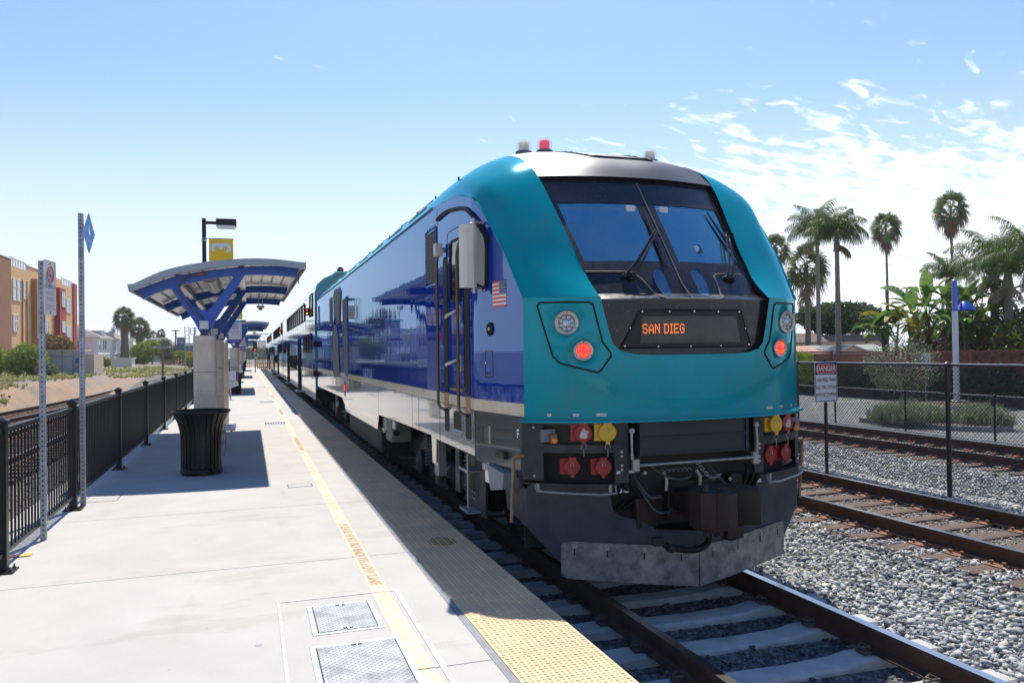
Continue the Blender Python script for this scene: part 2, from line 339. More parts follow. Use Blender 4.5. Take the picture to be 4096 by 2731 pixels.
# ================================================================== rails and sleepers
rust_m = mat('rusty_rail_steel', (.10, .048, .028), .75, var=.5, vscale=6, bump=.001, bscale=60)
shine_m = mat('polished_rail_head', (.62, .60, .58), .22, metal=1, var=.2, vscale=3, stretch=(9, .5, 1))
conc_sl = mat('sleeper_concrete', (.50, .50, .48), .85, var=.3, vscale=5, bump=.002, bscale=60)
wood_sl = mat('weathered_sleeper_wood', (.15, .10, .075), .92, var=.6, vscale=7, col2=(.055, .04, .035), stretch=(.6, 6, 6), bump=.006, bscale=22)
plate_m = mat('rusty_tie_plate', (.30, .135, .08), .85, var=.45, vscale=14, bump=.001, bscale=80)
clip_m = mat('rail_clip_iron', (.12, .09, .07), .7, var=.3, vscale=20)
RP = [(-.035, 0), (.035, 0), (.037, -.012), (.034, -.04), (.010, -.05), (.009, -.135), (.03, -.148), (.07, -.158), (.07, -.17), (-.07, -.17), (-.07, -.158), (-.03, -.148), (-.009, -.135), (-.010, -.05), (-.034, -.04), (-.037, -.012)]
def rail(path, parent, z=0):
    mb = MB(); n = len(RP); vs = []
    for i, (x, y) in enumerate(path):
        a = Vector(path[max(i-1, 0)]); b = Vector(path[min(i+1, len(path)-1)]); d = (b-a).normalized(); nx, ny = d.y, -d.x
        vs += [(x+nx*p[0], y+ny*p[0], p[1]+z) for p in RP]
    fs = []; ms = []
    for i in range(len(path)-1):
        for k in range(n):
            fs.append((i*n+k, i*n+(k+1) % n, (i+1)*n+(k+1) % n, (i+1)*n+k)); ms.append(1 if k in (0,) else 0)
    fs += [tuple(range(n)), tuple(range((len(path)-1)*n, len(path)*n))[::-1]]; ms += [0, 0]
    mb.v = vs; mb.f = fs; mb.m = ms
    return mb.build('rail', [rust_m, shine_m], parent, smooth=30)
def sleeper_concrete():
    mb = MB(); xs_ = [-1.25, -.95, -.55, -.42, 0, .42, .55, .95, 1.25]; zt = [-.175, -.172, -.172, -.195, -.205, -.195, -.172, -.172, -.175]
    rows = []
    for x, z in zip(xs_, zt): rows.append([(x, -.14, z-.16), (x, -.115, z-.02), (x, -.095, z), (x, .095, z), (x, .115, z-.02), (x, .14, z-.16)])
    mb.grid(rows); mb.add(rows[0], [(0, 1, 2, 3, 4, 5)]); mb.add(rows[-1], [(5, 4, 3, 2, 1, 0)])
    return mb
def clip_mesh(sgn):
    mb = MB()
    for s in (-1, 1):
        x = sgn*.755+s*.10
        mb.cbox(x-.035, x+.035, -.05, .05, -.172, -.145, .006)
        mb.tube([(x-.03*s, -.03, -.14), (x-.02*s, -.035, -.115), (x+.03*s, -.02, -.12), (x+.035*s, .02, -.12), (x-.01*s, .035, -.112), (x-.045*s, .01, -.13)], .009, 6)
    mb.bx(sgn*.755-.09, sgn*.755+.09, -.06, .06, -.1755, -.170)
    return mb
def tie_mesh():
    mb = MB(); mb.cbox(-1.30, 1.30, -.115, .115, -.36, -.178, .012); return mb
def tieplate(sgn):
    mb = MB(); x = sgn*.755
    mb.cbox(x-.17, x+.17, -.10, .10, -.180, -.165, .004)
    for dx in (-.115, .115, -.09, .09):
        for dy in ((-.06,) if abs(dx) < .1 else (.06,)): mb.lathe([(.012, 0), (.012, .02), (.022, .022), (.020, .035), (.0, .038)], (x+dx, dy, -.166), 8)
    return mb
def track(name, label, cx_, path, kind, ys_, z=0, lim=100):
    t = thing(name, label, 'railway track', (cx_, path[0][1], 0))
    for s in (-1, 1):
        pp = []
        for i, (x, y) in enumerate(path):
            a = Vector(path[max(i-1, 0)]); b = Vector(path[min(i+1, len(path)-1)]); d = (b-a).normalized(); pp.append((x+d.y*s*.755, y-d.x*s*.755))
        rail(pp, t, z)
    protos = {}
    def at(y):
        for i in range(len(path)-1):
            if path[i][1] <= y <= path[i+1][1]:
                f = (y-path[i][1])/(path[i+1][1]-path[i][1]); return path[i][0]+f*(path[i+1][0]-path[i][0]), math.atan2(path[i+1][0]-path[i][0], path[i+1][1]-path[i][1])
        return path[-1][0], 0
    for i, y in enumerate(ys_[:lim]):
        x, a = at(y)
        if not protos:
            d = OFF[t]; sv = MB(); src = sleeper_concrete() if kind == 'c' else tie_mesh(); sv.v = [(p[0]+d.x, p[1]+d.y, p[2]+d.z) for p in src.v]; sv.f = src.f; sv.m = src.m
            o = sv.build('sleeper', conc_sl if kind == 'c' else wood_sl, t, smooth=25); protos['s'] = o
            for sg in (-1, 1):
                src = clip_mesh(sg) if kind == 'c' else tieplate(sg); sv = MB(); sv.v = [(p[0]+d.x, p[1]+d.y, p[2]+d.z) for p in src.v]; sv.f = src.f; sv.m = src.m
                c = sv.build('rail_clip' if kind == 'c' else 'tie_plate', clip_m if kind == 'c' else plate_m, o, smooth=30)
        else:
            s0 = protos['s']; o = s0.copy(); COL.objects.link(o); o.parent = t
            if y < 40:
                for ch in s0.children:
                    if ch is o: continue
                    q = ch.copy(); COL.objects.link(q); q.parent = o
        o.location = (x-cx_+random.uniform(-.01, .01), y-path[0][1], z+random.uniform(-.004, .002)+(0 if kind == 'c' else random.uniform(-.008, 0))); o.rotation_euler = (0, 0, -a+(0 if kind == 'c' else random.uniform(-.025, .025)))
    rest = ys_[lim:]
    if rest:
        mb = MB()
        for y in rest:
            x, a = at(y); mb.bx(x-1.25, x+1.25, y-.12, y+.12, z-.3, z-.18)
        o = mb.build('sleeper', conc_sl if kind == 'c' else wood_sl, t); o['kind'] = 'stuff'
    return t
CX = 3.53
track('railway_track', 'track of pale concrete sleepers under the blue and teal train', CX, [(CX, -5), (CX, 4), (CX, 30), (CX, 112)], 'c', [5.93-.61*16+.61*i for i in range(150)])
track('railway_track', 'rust brown track on timber sleepers beside the blue and teal train', 7.92, [(7.92, -5), (7.92, 4), (7.92, 30), (7.92, 112)], 'w', [-3+.505*i for i in range(180)])
track('railway_track', 'brown track beyond the tall chain link fence, along the parking lot', 13.6, [(13.6, -5), (13.6, 4), (13.6, 30), (13.6, 112)], 'w', [3+.52*i for i in range(160)])
track('railway_track', 'track on timber sleepers just behind the black picket fence', -5.2, [(-5.2, -5), (-5.2, 60)], 'w', [6+.53*i for i in range(98)], z=.10)
track('railway_track', 'curving rusty track on the orange earth below the bank', -9.6, [(-10.6, 2), (-9.6, 15), (-8.5, 27), (-7.9, 33), (-7.35, 40), (-7.0, 47), (-6.9, 60)], 'w', [8+.53*i for i in range(90)], z=.06)

# ================================================================== platform
PZ = .30
conc_m = mat('platform_concrete', (.475, .462, .43), .88, var=.12, vscale=1.3, bump=.0015, bscale=90)
t_, b_ = nodes_of(conc_m); co_ = t_.nodes.new('ShaderNodeTexCoord').outputs['Object']
base_in = b_.inputs['Base Color'].links[0].from_socket
c1 = mixc(wm('MULTIPLY', noise_mask(t_, co_, .55, .46, .70, 8), .55, nt=t_), base_in, (.45, .44, .42), nt=t_)
c2 = mixc(wm('MULTIPLY', noise_mask(t_, co_, 4, .58, .74, 8, (1, .25, 1)), .40, nt=t_), c1, (.36, .33, .29), nt=t_)
c3 = mixc(wm('MULTIPLY', noise_mask(t_, co_, 130, .62, .7, 2), .25, nt=t_), c2, (.3, .29, .28), nt=t_)
c4 = mixc(noise_mask(t_, co_, 9, .765, .78, 2), c3, (.15, .14, .13), nt=t_)
c4 = mixc(wm('MULTIPLY', noise_mask(t_, co_, 1.1, .57, .62, 10, (.5, 1.6, 1)), .22, nt=t_), c4, (.26, .24, .21), nt=t_)
t_.links.new(c4, b_.inputs['Base Color'])
joint_m = mat('joint_sealant', (.17, .17, .17), .9)
pl = MB(); PX0, PX1 = -2.45, 1.345
JY = [4.35+2.58*(i-3) for i in range(46)]      # control joints
for a, b in zip(JY[:-1], JY[1:]): pl.cbox(PX0, 1.285, a+.004, b-.004, -.6, PZ, .004)
pl_o = setp(pl.build('platform', conc_m), kind='structure')
pj = MB(); pj.bx(PX0+.02, 1.88, JY[0]+.05, JY[-1]-.05, -.5, PZ-.018)
setp(pj.build('platform_joint', joint_m), kind='structure')
es = MB(); es.bx(1.288, 1.335, JY[0]+.05, JY[-1]-.05, -.3, PZ-.003); setp(es.build('platform_edge_sealant', mat('grey_sealant', (.27, .28, .30), .8, var=.3, vscale=9)), kind='structure')
# tactile warning strip: 1.28 m tiles with truncated domes
tact_m = mat('tactile_tile_yellow', (.82, .54, .30), .62, var=.25, vscale=1.6, bump=.0004, bscale=300, col2=(.62, .42, .24))
t_, b_ = nodes_of(tact_m); co_ = t_.nodes.new('ShaderNodeTexCoord').outputs['Object']; base_in = b_.inputs['Base Color'].links[0].from_socket
d1 = mixc(wm('MULTIPLY', noise_mask(t_, co_, 3, .5, .7, 8), .30, nt=t_), base_in, (.36, .30, .22), nt=t_)
d2 = mixc(noise_mask(t_, co_, 18, .755, .77, 2), d1, (.20, .22, .26), nt=t_)
t_.links.new(d2, b_.inputs['Base Color'])
TY = [4.36+1.28*(i-4) for i in range(82)]
sl_ = MB(); dm = MB()
for k, (a, b) in enumerate(zip(TY[:-1], TY[1:])):
    sl_.cbox(1.337, 1.915, a+.003, b-.003, PZ-.06, PZ, .003)
tac = setp(sl_.build('tactile_paving', tact_m), kind='structure')
V_ = []; F_ = []
nseg = 10
ring = [(math.cos(2*math.pi*k/nseg), math.sin(2*math.pi*k/nseg)) for k in range(nseg)]
def dome(x, y, r1=.0125, r2=.008, h=.0052):
    b = len(V_)
    for r, z in ((r1, 0), (r1*.93, h*.6), (r2, h)): V_.extend((x+c*r, y+s*r, PZ+z) for c, s in ring)
    for i in range(2):
        for k in range(nseg): F_.append((b+i*nseg+k, b+i*nseg+(k+1) % nseg, b+(i+1)*nseg+(k+1) % nseg, b+(i+1)*nseg+k))
    for k in range(0, nseg-2, 2): F_.append((b+2*nseg, b+2*nseg+k+1, b+2*nseg+k+2, b+2*nseg+min(k+3, nseg-1)))
def cross(x, y, L=.009, wd=.002, h=.0022):
    b = len(V_)
    for (hx, hy) in ((L, wd), (wd, L)):
        b = len(V_); V_.extend([(x-hx, y-hy, PZ), (x+hx, y-hy, PZ), (x+hx, y+hy, PZ), (x-hx, y+hy, PZ), (x-hx, y-hy, PZ+h), (x+hx, y-hy, PZ+h), (x+hx, y+hy, PZ+h), (x-hx, y+hy, PZ+h)])
        F_.extend([(b+4, b+5, b+6, b+7), (b, b+1, b+5, b+4), (b+1, b+2, b+6, b+5), (b+2, b+3, b+7, b+6), (b+3, b, b+4, b+7)])
for k, (a, b) in enumerate(zip(TY[:-1], TY[1:])):
    if b < 2.6 or a > 30: continue
    ny = 19
    for j in range(ny):
        y = a+.034+j*(1.28-.066)/(ny-1)
        for i in range(9):
            x = 1.366+i*.0652; dome(x, y)
            if a < 9 and j < ny-1 and i < 8: cross(x+.0326, y+.0332)
            if a < 9 and j < ny-1: cross(x, y+.0332)
            if a < 9 and i < 8: cross(x+.0326, y)
setp(np_mesh('tactile_dome', V_, F_, tact_m), kind='structure')
# oil stain on the tactile tiles and yellow line paint, 1-2 mm proud sheets
def blob(cx_, cy_, rx, ry, z, n=26, j=.25, seed=1):
    r = random.Random(seed); return [(cx_+math.cos(2*math.pi*i/n)*rx*(1+r.uniform(-j, j)), cy_+math.sin(2*math.pi*i/n)*ry*(1+r.uniform(-j, j)), z) for i in range(n)]
mb = MB(); p = blob(1.66, 7.2, .13, .17, PZ+.0012, j=.12); mb.add(p, [tuple(range(len(p)))]); setp(mb.build('platform_stain', mat('ochre_stain', (.42, .27, .06), .8, var=.3, vscale=20)), kind='structure')
mb = MB(); p = blob(.035, 5.05, .022, .024, PZ+.001, j=.05); mb.add(p, [tuple(range(len(p)))]); setp(mb.build('platform_marking', mat('survey_dot', (.32, .32, .33), .8)), kind='structure')
line_m = mat('faded_line_paint', (.68, .50, .34), .8, var=.12, vscale=5)
t_, b_ = nodes_of(line_m); co_ = t_.nodes.new('ShaderNodeTexCoord').outputs['Object']; base_in = b_.inputs['Base Color'].links[0].from_socket
t_.links.new(mixc(wm('MULTIPLY', noise_mask(t_, co_, 6, .38, .60, 10), .85, nt=t_), base_in, (.56, .51, .44), nt=t_), b_.inputs['Base Color'])
mb = MB()
for a, b in zip(JY[:-1], JY[1:]): mb.quad((.825, a+.006, PZ+.0012), (.955, a+.006, PZ+.0012), (.955, b-.006, PZ+.0012), (.825, b-.006, PZ+.0012))
setp(mb.build('platform_line', line_m), kind='structure')
let_m = mat('faded_lettering', (.36, .25, .15), .85, var=.35, vscale=12, col2=(.60, .46, .30))
for k in range(9):
    y0 = 8.30+k*8.9
    setp(text('PLEASE WAIT BEHIND YELLOW LINE', 'platform_lettering', let_m, None, (.888, y0, PZ+.0026), (0, -1, 0), (1, 0, 0), .112, 1.17, align='LEFT', bold=.0035, space=1.06), kind='structure')
# utility hatches
hat_m = mat('galvanised_tread_plate', (.30, .32, .35), .5, metal=.6, var=.3, vscale=6, rvar=.25)
t_, b_ = nodes_of(hat_m)
co_ = t_.nodes.new('ShaderNodeTexCoord').outputs['Object']; wv = []
for ang in (45, -45):
    mp = t_.nodes.new('ShaderNodeMapping'); mp.inputs['Rotation'].default_value = (0, 0, R_(ang)); t_.links.new(co_, mp.inputs[0])
    wn = t_.nodes.new('ShaderNodeTexWave'); wn.inputs['Scale'].default_value = 11; wn.inputs['Distortion'].default_value = 0; t_.links.new(mp.outputs[0], wn.inputs['Vector']); wv.append(wn.outputs[1] if len(wn.outputs) > 1 else wn.outputs[0])
bp = t_.nodes.new('ShaderNodeBump'); bp.inputs['Distance'].default_value = .004; t_.links.new(wm('POWER', wm('MULTIPLY', wv[0], wv[1], nt=t_), 2.0, nt=t_), bp.inputs['Height']); t_.links.new(bp.outputs[0], b_.inputs['Normal'])
fr_m = mat('hatch_frame_steel', (.42, .44, .46), .45, metal=.7, var=.35, vscale=10)
dk_m = mat('dark_gap', (.02, .02, .02), .9)
kerb_m = mat('hatch_curb_concrete', (.56, .55, .52), .9, var=.2, vscale=8, bump=.002, bscale=60)
def hatch(x0, x1, y0, y1, lab):
    t = thing('utility_hatch', lab, 'hatch', ((x0+x1)/2, (y0+y1)/2, PZ))
    f = MB(); w_ = .035
    f.cbox(x0, x1, y0, y0+w_, PZ-.01, PZ+.004, .001); f.cbox(x0, x1, y1-w_, y1, PZ-.01, PZ+.004, .001); f.cbox(x0, x0+w_, y0+w_, y1-w_, PZ-.01, PZ+.0035, .001); f.cbox(x1-w_, x1, y0+w_, y1-w_, PZ-.01, PZ+.0035, .001)
    f.build('frame', fr_m, t)
    g = MB(); g.bx(x0+w_, x1-w_, y0+w_, y1-w_, PZ-.008, PZ+.0012); g.build('gasket', dk_m, t)
    d = MB(); d.cbox(x0+w_+.006, x1-w_-.006, y0+w_+.006, y1-w_-.006, PZ-.006, PZ+.0055, .001); lid = d.build('lid', hat_m, t)
    for yy in (y1-w_-.03, y0+w_+.03):
        b = MB(); b.bx((x0+x1)/2-.03, (x0+x1)/2+.03, yy-.012, yy+.012, PZ+.005, PZ+.0062); b.build('lift_slot', dk_m, lid)
        b = MB(); b.lathe([(.011, 0), (.011, .003), (.006, .005)], ((x0+x1)/2, yy, PZ+.0058), 12); b.build('bolt', shine_m, lid)
    return t
hatch(.355, .80, 5.09, 5.70, 'small square steel tread plate hatch beyond the larger one')
hatch(.32, .86, 3.9, 4.91, 'large steel tread plate hatch nearest along the pale yellow line')
mb = MB()     # raised pour edges around the hatches
for (a, b, c, d) in ((.165, 1.02, 5.845, 5.868), (.165, .188, 3.0, 5.845), (.985, 1.02, 3.0, 5.845)): mb.cbox(a, b, c, d, PZ-.01, PZ+.0035, .001)
setp(mb.build('platform_curb', kerb_m), kind='structure')
grate_m = mat('drain_grate_grey', (.33, .34, .36), .5, metal=.5)
for k, (x, y, wd, ln, lab) in enumerate(((-1.72, 10.95, .34, .52, 'flat utility lid by the black fence at the canopy shadow edge'), (.62, 10.95, .28, .24, 'small steel lid crossing the yellow line level with the trash can'), (.6, 21.0, .5, .8, 'pair of slotted drain covers on the yellow line below the first canopy end'), (.6, 30.5, .5, .9, 'slotted drain covers on the yellow line halfway to the second canopy'), (.6, 44.5, .5, .9, 'far slotted drain cover on the yellow line beyond the second canopy'))):
    t = thing('drain_cover', lab, 'drain cover', (x, y, PZ))
    mb = MB(); mb.cbox(x-wd/2, x+wd/2, y-ln/2, y+ln/2, PZ-.01, PZ+.003, .001); mb.build('lid', grate_m if k > 1 else mat('cast_lid', (.44, .44, .42), .8, var=.2, vscale=20), t)
    mb = MB(); n = 8
    for i in range(n): xx = x-wd/2+(i+.5)*wd/n; mb.bx(xx-wd/n*.25, xx+wd/n*.25, y-ln*.4, y+ln*.4, PZ+.002, PZ+.0038)
    if k > 1: mb.build('slot', dk_m, t)
    if k < 2:
        mb = MB()
        for (a, b, c, d) in ((x-wd/2-.02, x+wd/2+.02, y-ln/2-.02, y-ln/2-.005), (x-wd/2-.02, x+wd/2+.02, y+ln/2+.005, y+ln/2+.02), (x-wd/2-.02, x-wd/2-.005, y-ln/2-.005, y+ln/2+.005), (x+wd/2+.005, x+wd/2+.02, y-ln/2-.005, y+ln/2+.005)): mb.bx(a, b, c, d, PZ-.005, PZ+.0015)
        mb.build('rim', joint_m, t)
# crumpled wrapper caught at the fence foot
t = thing('candy_wrapper', 'crumpled red and yellow wrapper caught at the foot of the picket fence', 'litter', (-1.99, 8.05, PZ))
for nm, col, x0, x1 in (('red_foil', (.45, .02, .03), -2.06, -1.93), ('yellow_foil', (.8, .55, .05), -1.93, -1.84)):
    mb = MB(); mb.grid([[(x0+(x1-x0)*i/7, 8.0+.09*j/4+.02*i/7, PZ+.006+.022*abs(mnoise.noise(Vector((i*.9+x0*9, j*.8, 2))))) for j in range(5)] for i in range(8)]); mb.build(nm, mat(nm, col, .3, coat=.5), t)
# ================================================================== platform furniture
blk_m = mat('black_powder_coat', (.008, .009, .011), .38, spec=.35, var=.3, vscale=8)
bolt_m = mat('dark_bolt', (.05, .05, .06), .5, metal=.6)
galv_m = mat('galvanised_steel', (.40, .44, .50), .42, metal=.55, var=.35, vscale=9, rvar=.2)
hole_m = mat('punched_hole', (.012, .012, .015), .9)
FX = -1.92
fence = thing('picket_fence', 'long black metal picket fence along the platform edge', 'fence', (FX, 7.5, PZ))
FY = [4.1, 7.5, 10.25, 13.62, 17.05, 20.5, 23.9]+[27.3+3.4*i for i in range(23)]
pmesh = None
for i, y in enumerate(FY):
    if pmesh is None:
        mb = MB(); d = (FX, 7.5)
        mb.cbox(FX-.038, FX+.038, 7.5-.038, 7.5+.038, PZ+.01, 1.52, .005)
        o = mb.build('post', blk_m, fence); pmesh = o
        mb = MB(); mb.lathe([(.045, 0), (.058, .008), (.058, .03), (.046, .05), (.018, .068), (0, .074)], (FX, 7.5, 1.515), 4, (0, 0, 1)); 
        c = MB(); c.cbox(FX-.052, FX+.052, 7.5-.052, 7.5+.052, 1.50, 1.535, .006); c.add([(FX-.045, 7.455, 1.534), (FX+.045, 7.455, 1.534), (FX+.045, 7.545, 1.534), (FX-.045, 7.545, 1.534), (FX, 7.5, 1.565)], [(0, 1, 4), (1, 2, 4), (2, 3, 4), (3, 0, 4)]); c.build('cap', blk_m, o)
        c = MB(); c.cbox(FX-.095, FX+.095, 7.5-.095, 7.5+.095, PZ+.001, PZ+.016, .003); bp_ = c.build('base_plate', blk_m, o)
        for sx_ in (-.065, .065):
            for sy_ in (-.065, .065): c = MB(); c.lathe([(.014, 0), (.014, .012), (.007, .013), (.007, .035), (0, .036)], (FX+sx_, 7.5+sy_, PZ+.016), 6); c.build('bolt', bolt_m, o)
        o.location = (0, y-7.5, 0)
    else:
        o = pmesh.copy(); COL.objects.link(o); o.parent = fence; o.location = (0, y-7.5, 0)
        for ch in pmesh.children: q = ch.copy(); COL.objects.link(q); q.parent = o
for a, b in zip(FY[:-1], FY[1:]):
    mb = MB(); a2, b2 = a+.038, b-.038
    mb.cbox(FX-.02, FX+.02, a2, b2, 1.43, 1.47, .004); mb.cbox(FX-.016, FX+.016, a2, b2, .435, .465, .003)
    n = int((b2-a2)/.109); 
    for i in range(1, n): y = a2+(b2-a2)*i/n; mb.bx(FX-.008, FX+.008, y-.008, y+.008, .46, 1.435)
    mb.build('panel', blk_m, fence)
# --- perforated sign posts
def perf_post(name, x, y, top, lab, w_=.05):
    t = thing(name, lab, 'sign', (x, y, PZ))
    mb = MB(); mb.cbox(x-w_/2, x+w_/2, y-w_/2, y+w_/2, PZ, top, .003); p = mb.build('post', galv_m, t)
    mb = MB(); z = PZ+.05
    while z < top-.02:
        mb.lathe([(.0075, 0), (.0075, .0009)], (x, y-w_/2-.0002, z), 8, (0, -1, 0)); mb.lathe([(.0075, 0), (.0075, .0009)], (x+w_/2+.0002, y, z), 8, (1, 0, 0)); z += .047
    mb.build('perforation', hole_m, p, fix=False)
    return t
px, py = -1.88, 8.68
p1 = perf_post('no_smoking_sign', px, py, 2.965, 'worn white no smoking sign on a perforated post before the orange building')
yaw = R_(-61)      # panel turned well away from the camera
def board_frame(yaw): return Vector((math.cos(yaw), math.sin(yaw), 0))
bd = board_frame(R_(82)); bn = Vector((bd.y, -bd.x, 0))
sg_m = mat('aged_white_sheet', (.62, .62, .60), .4, var=.15, vscale=5); red_m = mat('faded_red_print', (.62, .12, .12), .5, var=.3, vscale=30); gr_m = mat('faded_grey_print', (.30, .31, .36), .6)
def plate(parent, name, o, u_, h0, h1, w0, w1, n, th, mm, rad=.02):
    pts = []
    for (cx_, cz_, a0) in ((w1-rad, h1-rad, 0), (w0+rad, h1-rad, 90), (w0+rad, h0+rad, 180), (w1-rad, h0+rad, 270)):
        for k in range(5): a = R_(a0+k*22.5); pts.append((cx_+rad*math.cos(a), cz_+rad*math.sin(a)))
    mb = MB(); F0 = [o+u_*a+Vector((0, 0, b)) for a, b in pts]; F1 = [p+n*th for p in F0]; k = len(pts)
    mb.add(F0+F1, [tuple(range(k))[::-1], tuple(range(k, 2*k))]+[(i, (i+1) % k, k+(i+1) % k, k+i) for i in range(k)])
    return mb.build(name, mm, parent)
so_ = Vector((px+.029, py-.028, 0))
brd = plate(p1, 'panel', so_, bd, 2.45, 2.98, -.02, .285, bn, .003, sg_m)
fo = so_+bn*.0045
mb = MB(); mb.tube([fo+bd*(.135+.078*math.cos(a))+Vector((0, 0, 2.845+.078*math.sin(a))) for a in [2*math.pi*k/28 for k in range(28)]], .007, 4, closed=True); mb.tube([fo+bd*.08+Vector((0, 0, 2.90)), fo+bd*.19+Vector((0, 0, 2.79))], .006, 4); mb.build('prohibition_ring', red_m, brd)
mb = MB(); mb.box(fo+bd*.135+Vector((0, 0, 2.83)), (.09, .002, .014), Matrix.Rotation(R_(82), 3, 'Z')); mb.build('cigarette_symbol', gr_m, brd)
for s_, z, sz in (('NO SMOKING', 2.725, .052), ('ON NCTD', 2.665, .05), ('PROPERTY', 2.605, .05), ('NCTD Ordinance No. 3', 2.545, .026), ('California Government Code', 2.515, .022)): text(s_, 'lettering', gr_m, brd, fo+bd*.133+Vector((0, 0, z)), bd, (0, 0, 1), sz, .82, bold=.0006)
for z in (2.95, 2.475): mb = MB(); mb.lathe([(.009, 0), (.009, .004), (.004, .006)], so_+bd*.135+bn*.003+Vector((0, 0, z)), 8, bn); mb.build('bolt', bolt_m, brd)
px, py = -1.855, 10.46
p2 = perf_post('car_stop_sign', px, py, 3.72, 'tall perforated post with a light blue diamond sign reading 4 cars', .055)
so_ = Vector((px+.03, py-.03, 0)); bd = board_frame(R_(75)); bn = Vector((bd.y, -bd.x, 0))
blue_s = mat('light_blue_sheet', (.12, .42, .85), .4, var=.1, vscale=6); edge_s = mat('diamond_border', (.55, .55, .80), .5)
mb = MB(); pts = [(.13, 3.26), (.28, 3.50), (.13, 3.745), (-.02, 3.50)]
F0 = [so_+bd*(a)+Vector((0, 0, b)) for a, b in pts]; mb.add(F0+[p+bn*.003 for p in F0], [(3, 2, 1, 0), (4, 5, 6, 7)]+[(i, (i+1) % 4, 4+(i+1) % 4, 4+i) for i in range(4)]); dpan = mb.build('panel', blue_s, p2)
mb = MB(); mb.tube([p+bn*.0035 for p in F0], .0035, 4, closed=True); mb.build('border', edge_s, dpan)
fo = so_+bn*.0045
wht_p = mat('white_print', (.75, .74, .82), .5)
text('4', 'lettering', wht_p, dpan, fo+bd*.133+Vector((0, 0, 3.535)), bd, (0, 0, 1), .17, .9, bold=.002); text('CARS', 'lettering', wht_p, dpan, fo+bd*.13+Vector((0, 0, 3.415)), bd, (0, 0, 1), .062, .95, bold=.001)
for z in (3.69, 3.31): mb = MB(); mb.lathe([(.009, 0), (.009, .004), (.004, .006)], so_+bd*.13+bn*.003+Vector((0, 0, z)), 8, bn); mb.build('bolt', galv_m, dpan)

# --- litter bins
def make_bin(x, y, lab):
    t = thing('trash_can', lab, 'trash can', (x, y, PZ), 'trash cans under the canopies')
    prof = [(.285, .05), (.285, .52), (.295, .64), (.325, .76), (.375, .87), (.392, .90)]
    mb = MB(); n = 26
    for k in range(n):
        a = 2*math.pi*k/n; da = math.pi/n*.66
        G = []
        for r, h in prof:
            row = []
            for aa in (a-da, a, a+da): row.append((x+math.cos(aa)*r, y+math.sin(aa)*r, PZ+h))
            G.append(row)
        mb.grid(G)
        G2 = [[(x+(p[0]-x)*.965, y+(p[1]-y)*.965, p[2]) for p in row] for row in G]; mb.grid(G2, flip=True)
        for e in (0, 2):
            mb.grid([[G[i][e], G2[i][e]] for i in range(len(G))])
    mb.build('slats', blk_m, t, smooth=50)
    mb = MB(); mb.tube([(x+.395*math.cos(a), y+.395*math.sin(a), PZ+.915) for a in [2*math.pi*k/40 for k in range(40)]], .02, 8, closed=True); mb.build('rim', blk_m, t, smooth=True)
    mb = MB(); mb.lathe([(.25, 0), (.293, .0), (.293, .06), (.28, .07)], (x, y, PZ+.03), 36); mb.build('base_ring', blk_m, t, smooth=40)
    mb = MB(); mb.lathe([(.262, .02), (.262, .58), (.30, .80), (.33, .87), (.315, .86), (.25, .6), (.25, .03)], (x, y, PZ+.03), 32); mb.build('liner', mat('black_plastic_liner', (.02, .02, .022), .55, var=.2), t, smooth=40)
    for a in (20, 110, 200, 290): mb = MB(); mb.lathe([(.022, 0), (.022, .03)], (x+.25*math.cos(R_(a)), y+.25*math.sin(R_(a)), PZ), 10); mb.build('foot', blk_m, t)
    return t
CPS = [0, 24.6, 49.6, 74.8, 100.0]
ordn = ['nearest', 'second', 'third', 'fourth', 'fifth and farthest']
bin0 = make_bin(-.68, 12.62, 'black slatted flared trash can standing before the nearest canopy column')
lab_b = ['', 'black flared trash can at the second canopy, below the poster panel', 'small distant black trash can at the third canopy', 'tiny black trash can at the fourth canopy', 'tiny black trash can at the farthest canopy']
for i in range(1, 5): copy_tree(bin0, (-.62, 12.62+CPS[i], PZ), lab_b[i])

# --- bench with perforated metal seat on the train side of the columns
def make_bench(y, lab):
    x = -.42; t = thing('bench', lab, 'bench', (x, y, PZ), 'metal benches under the canopies'); sm = mat('brushed_bench_metal', (.38, .42, .50), .3, metal=.85)
    for i in range(4):
        mb = MB(); xx = -.36+.0; mb.cbox(-.60, -.235, y-.56+i*.28, y-.56+i*.28+.265, PZ+.43, PZ+.455, .008); s = mb.build('seat_slat', sm, t)
        h = MB()
        for a in (-.50, -.42, -.33): h.lathe([(.018, 0), (.018, .001)], (a, y-.56+i*.28+.13, PZ+.4552), 8); 
        h.build('hole', hole_m, s, fix=False)
    mb = MB(); mb.tube([(-.58, y-.5, PZ+.42), (-.58, y+.5, PZ+.42)], .02, 8); mb.tube([(-.30, y-.5, PZ+.42), (-.30, y+.5, PZ+.42)], .02, 8); mb.build('frame', galv_m, t)
    for yy in (y-.45, y+.45): mb = MB(); mb.tube([(-.44, yy, PZ), (-.44, yy, PZ+.42)], .025, 8); mb.build('leg', galv_m, t)
    return t
bench0 = make_bench(15.2, 'perforated metal bench in the shade behind the nearest trash can')
for i, l in ((1, 'perforated metal bench under the second canopy'), (2, 'tiny metal bench under the third canopy')): copy_tree(bench0, (-.42, 15.2+CPS[i], PZ), l)

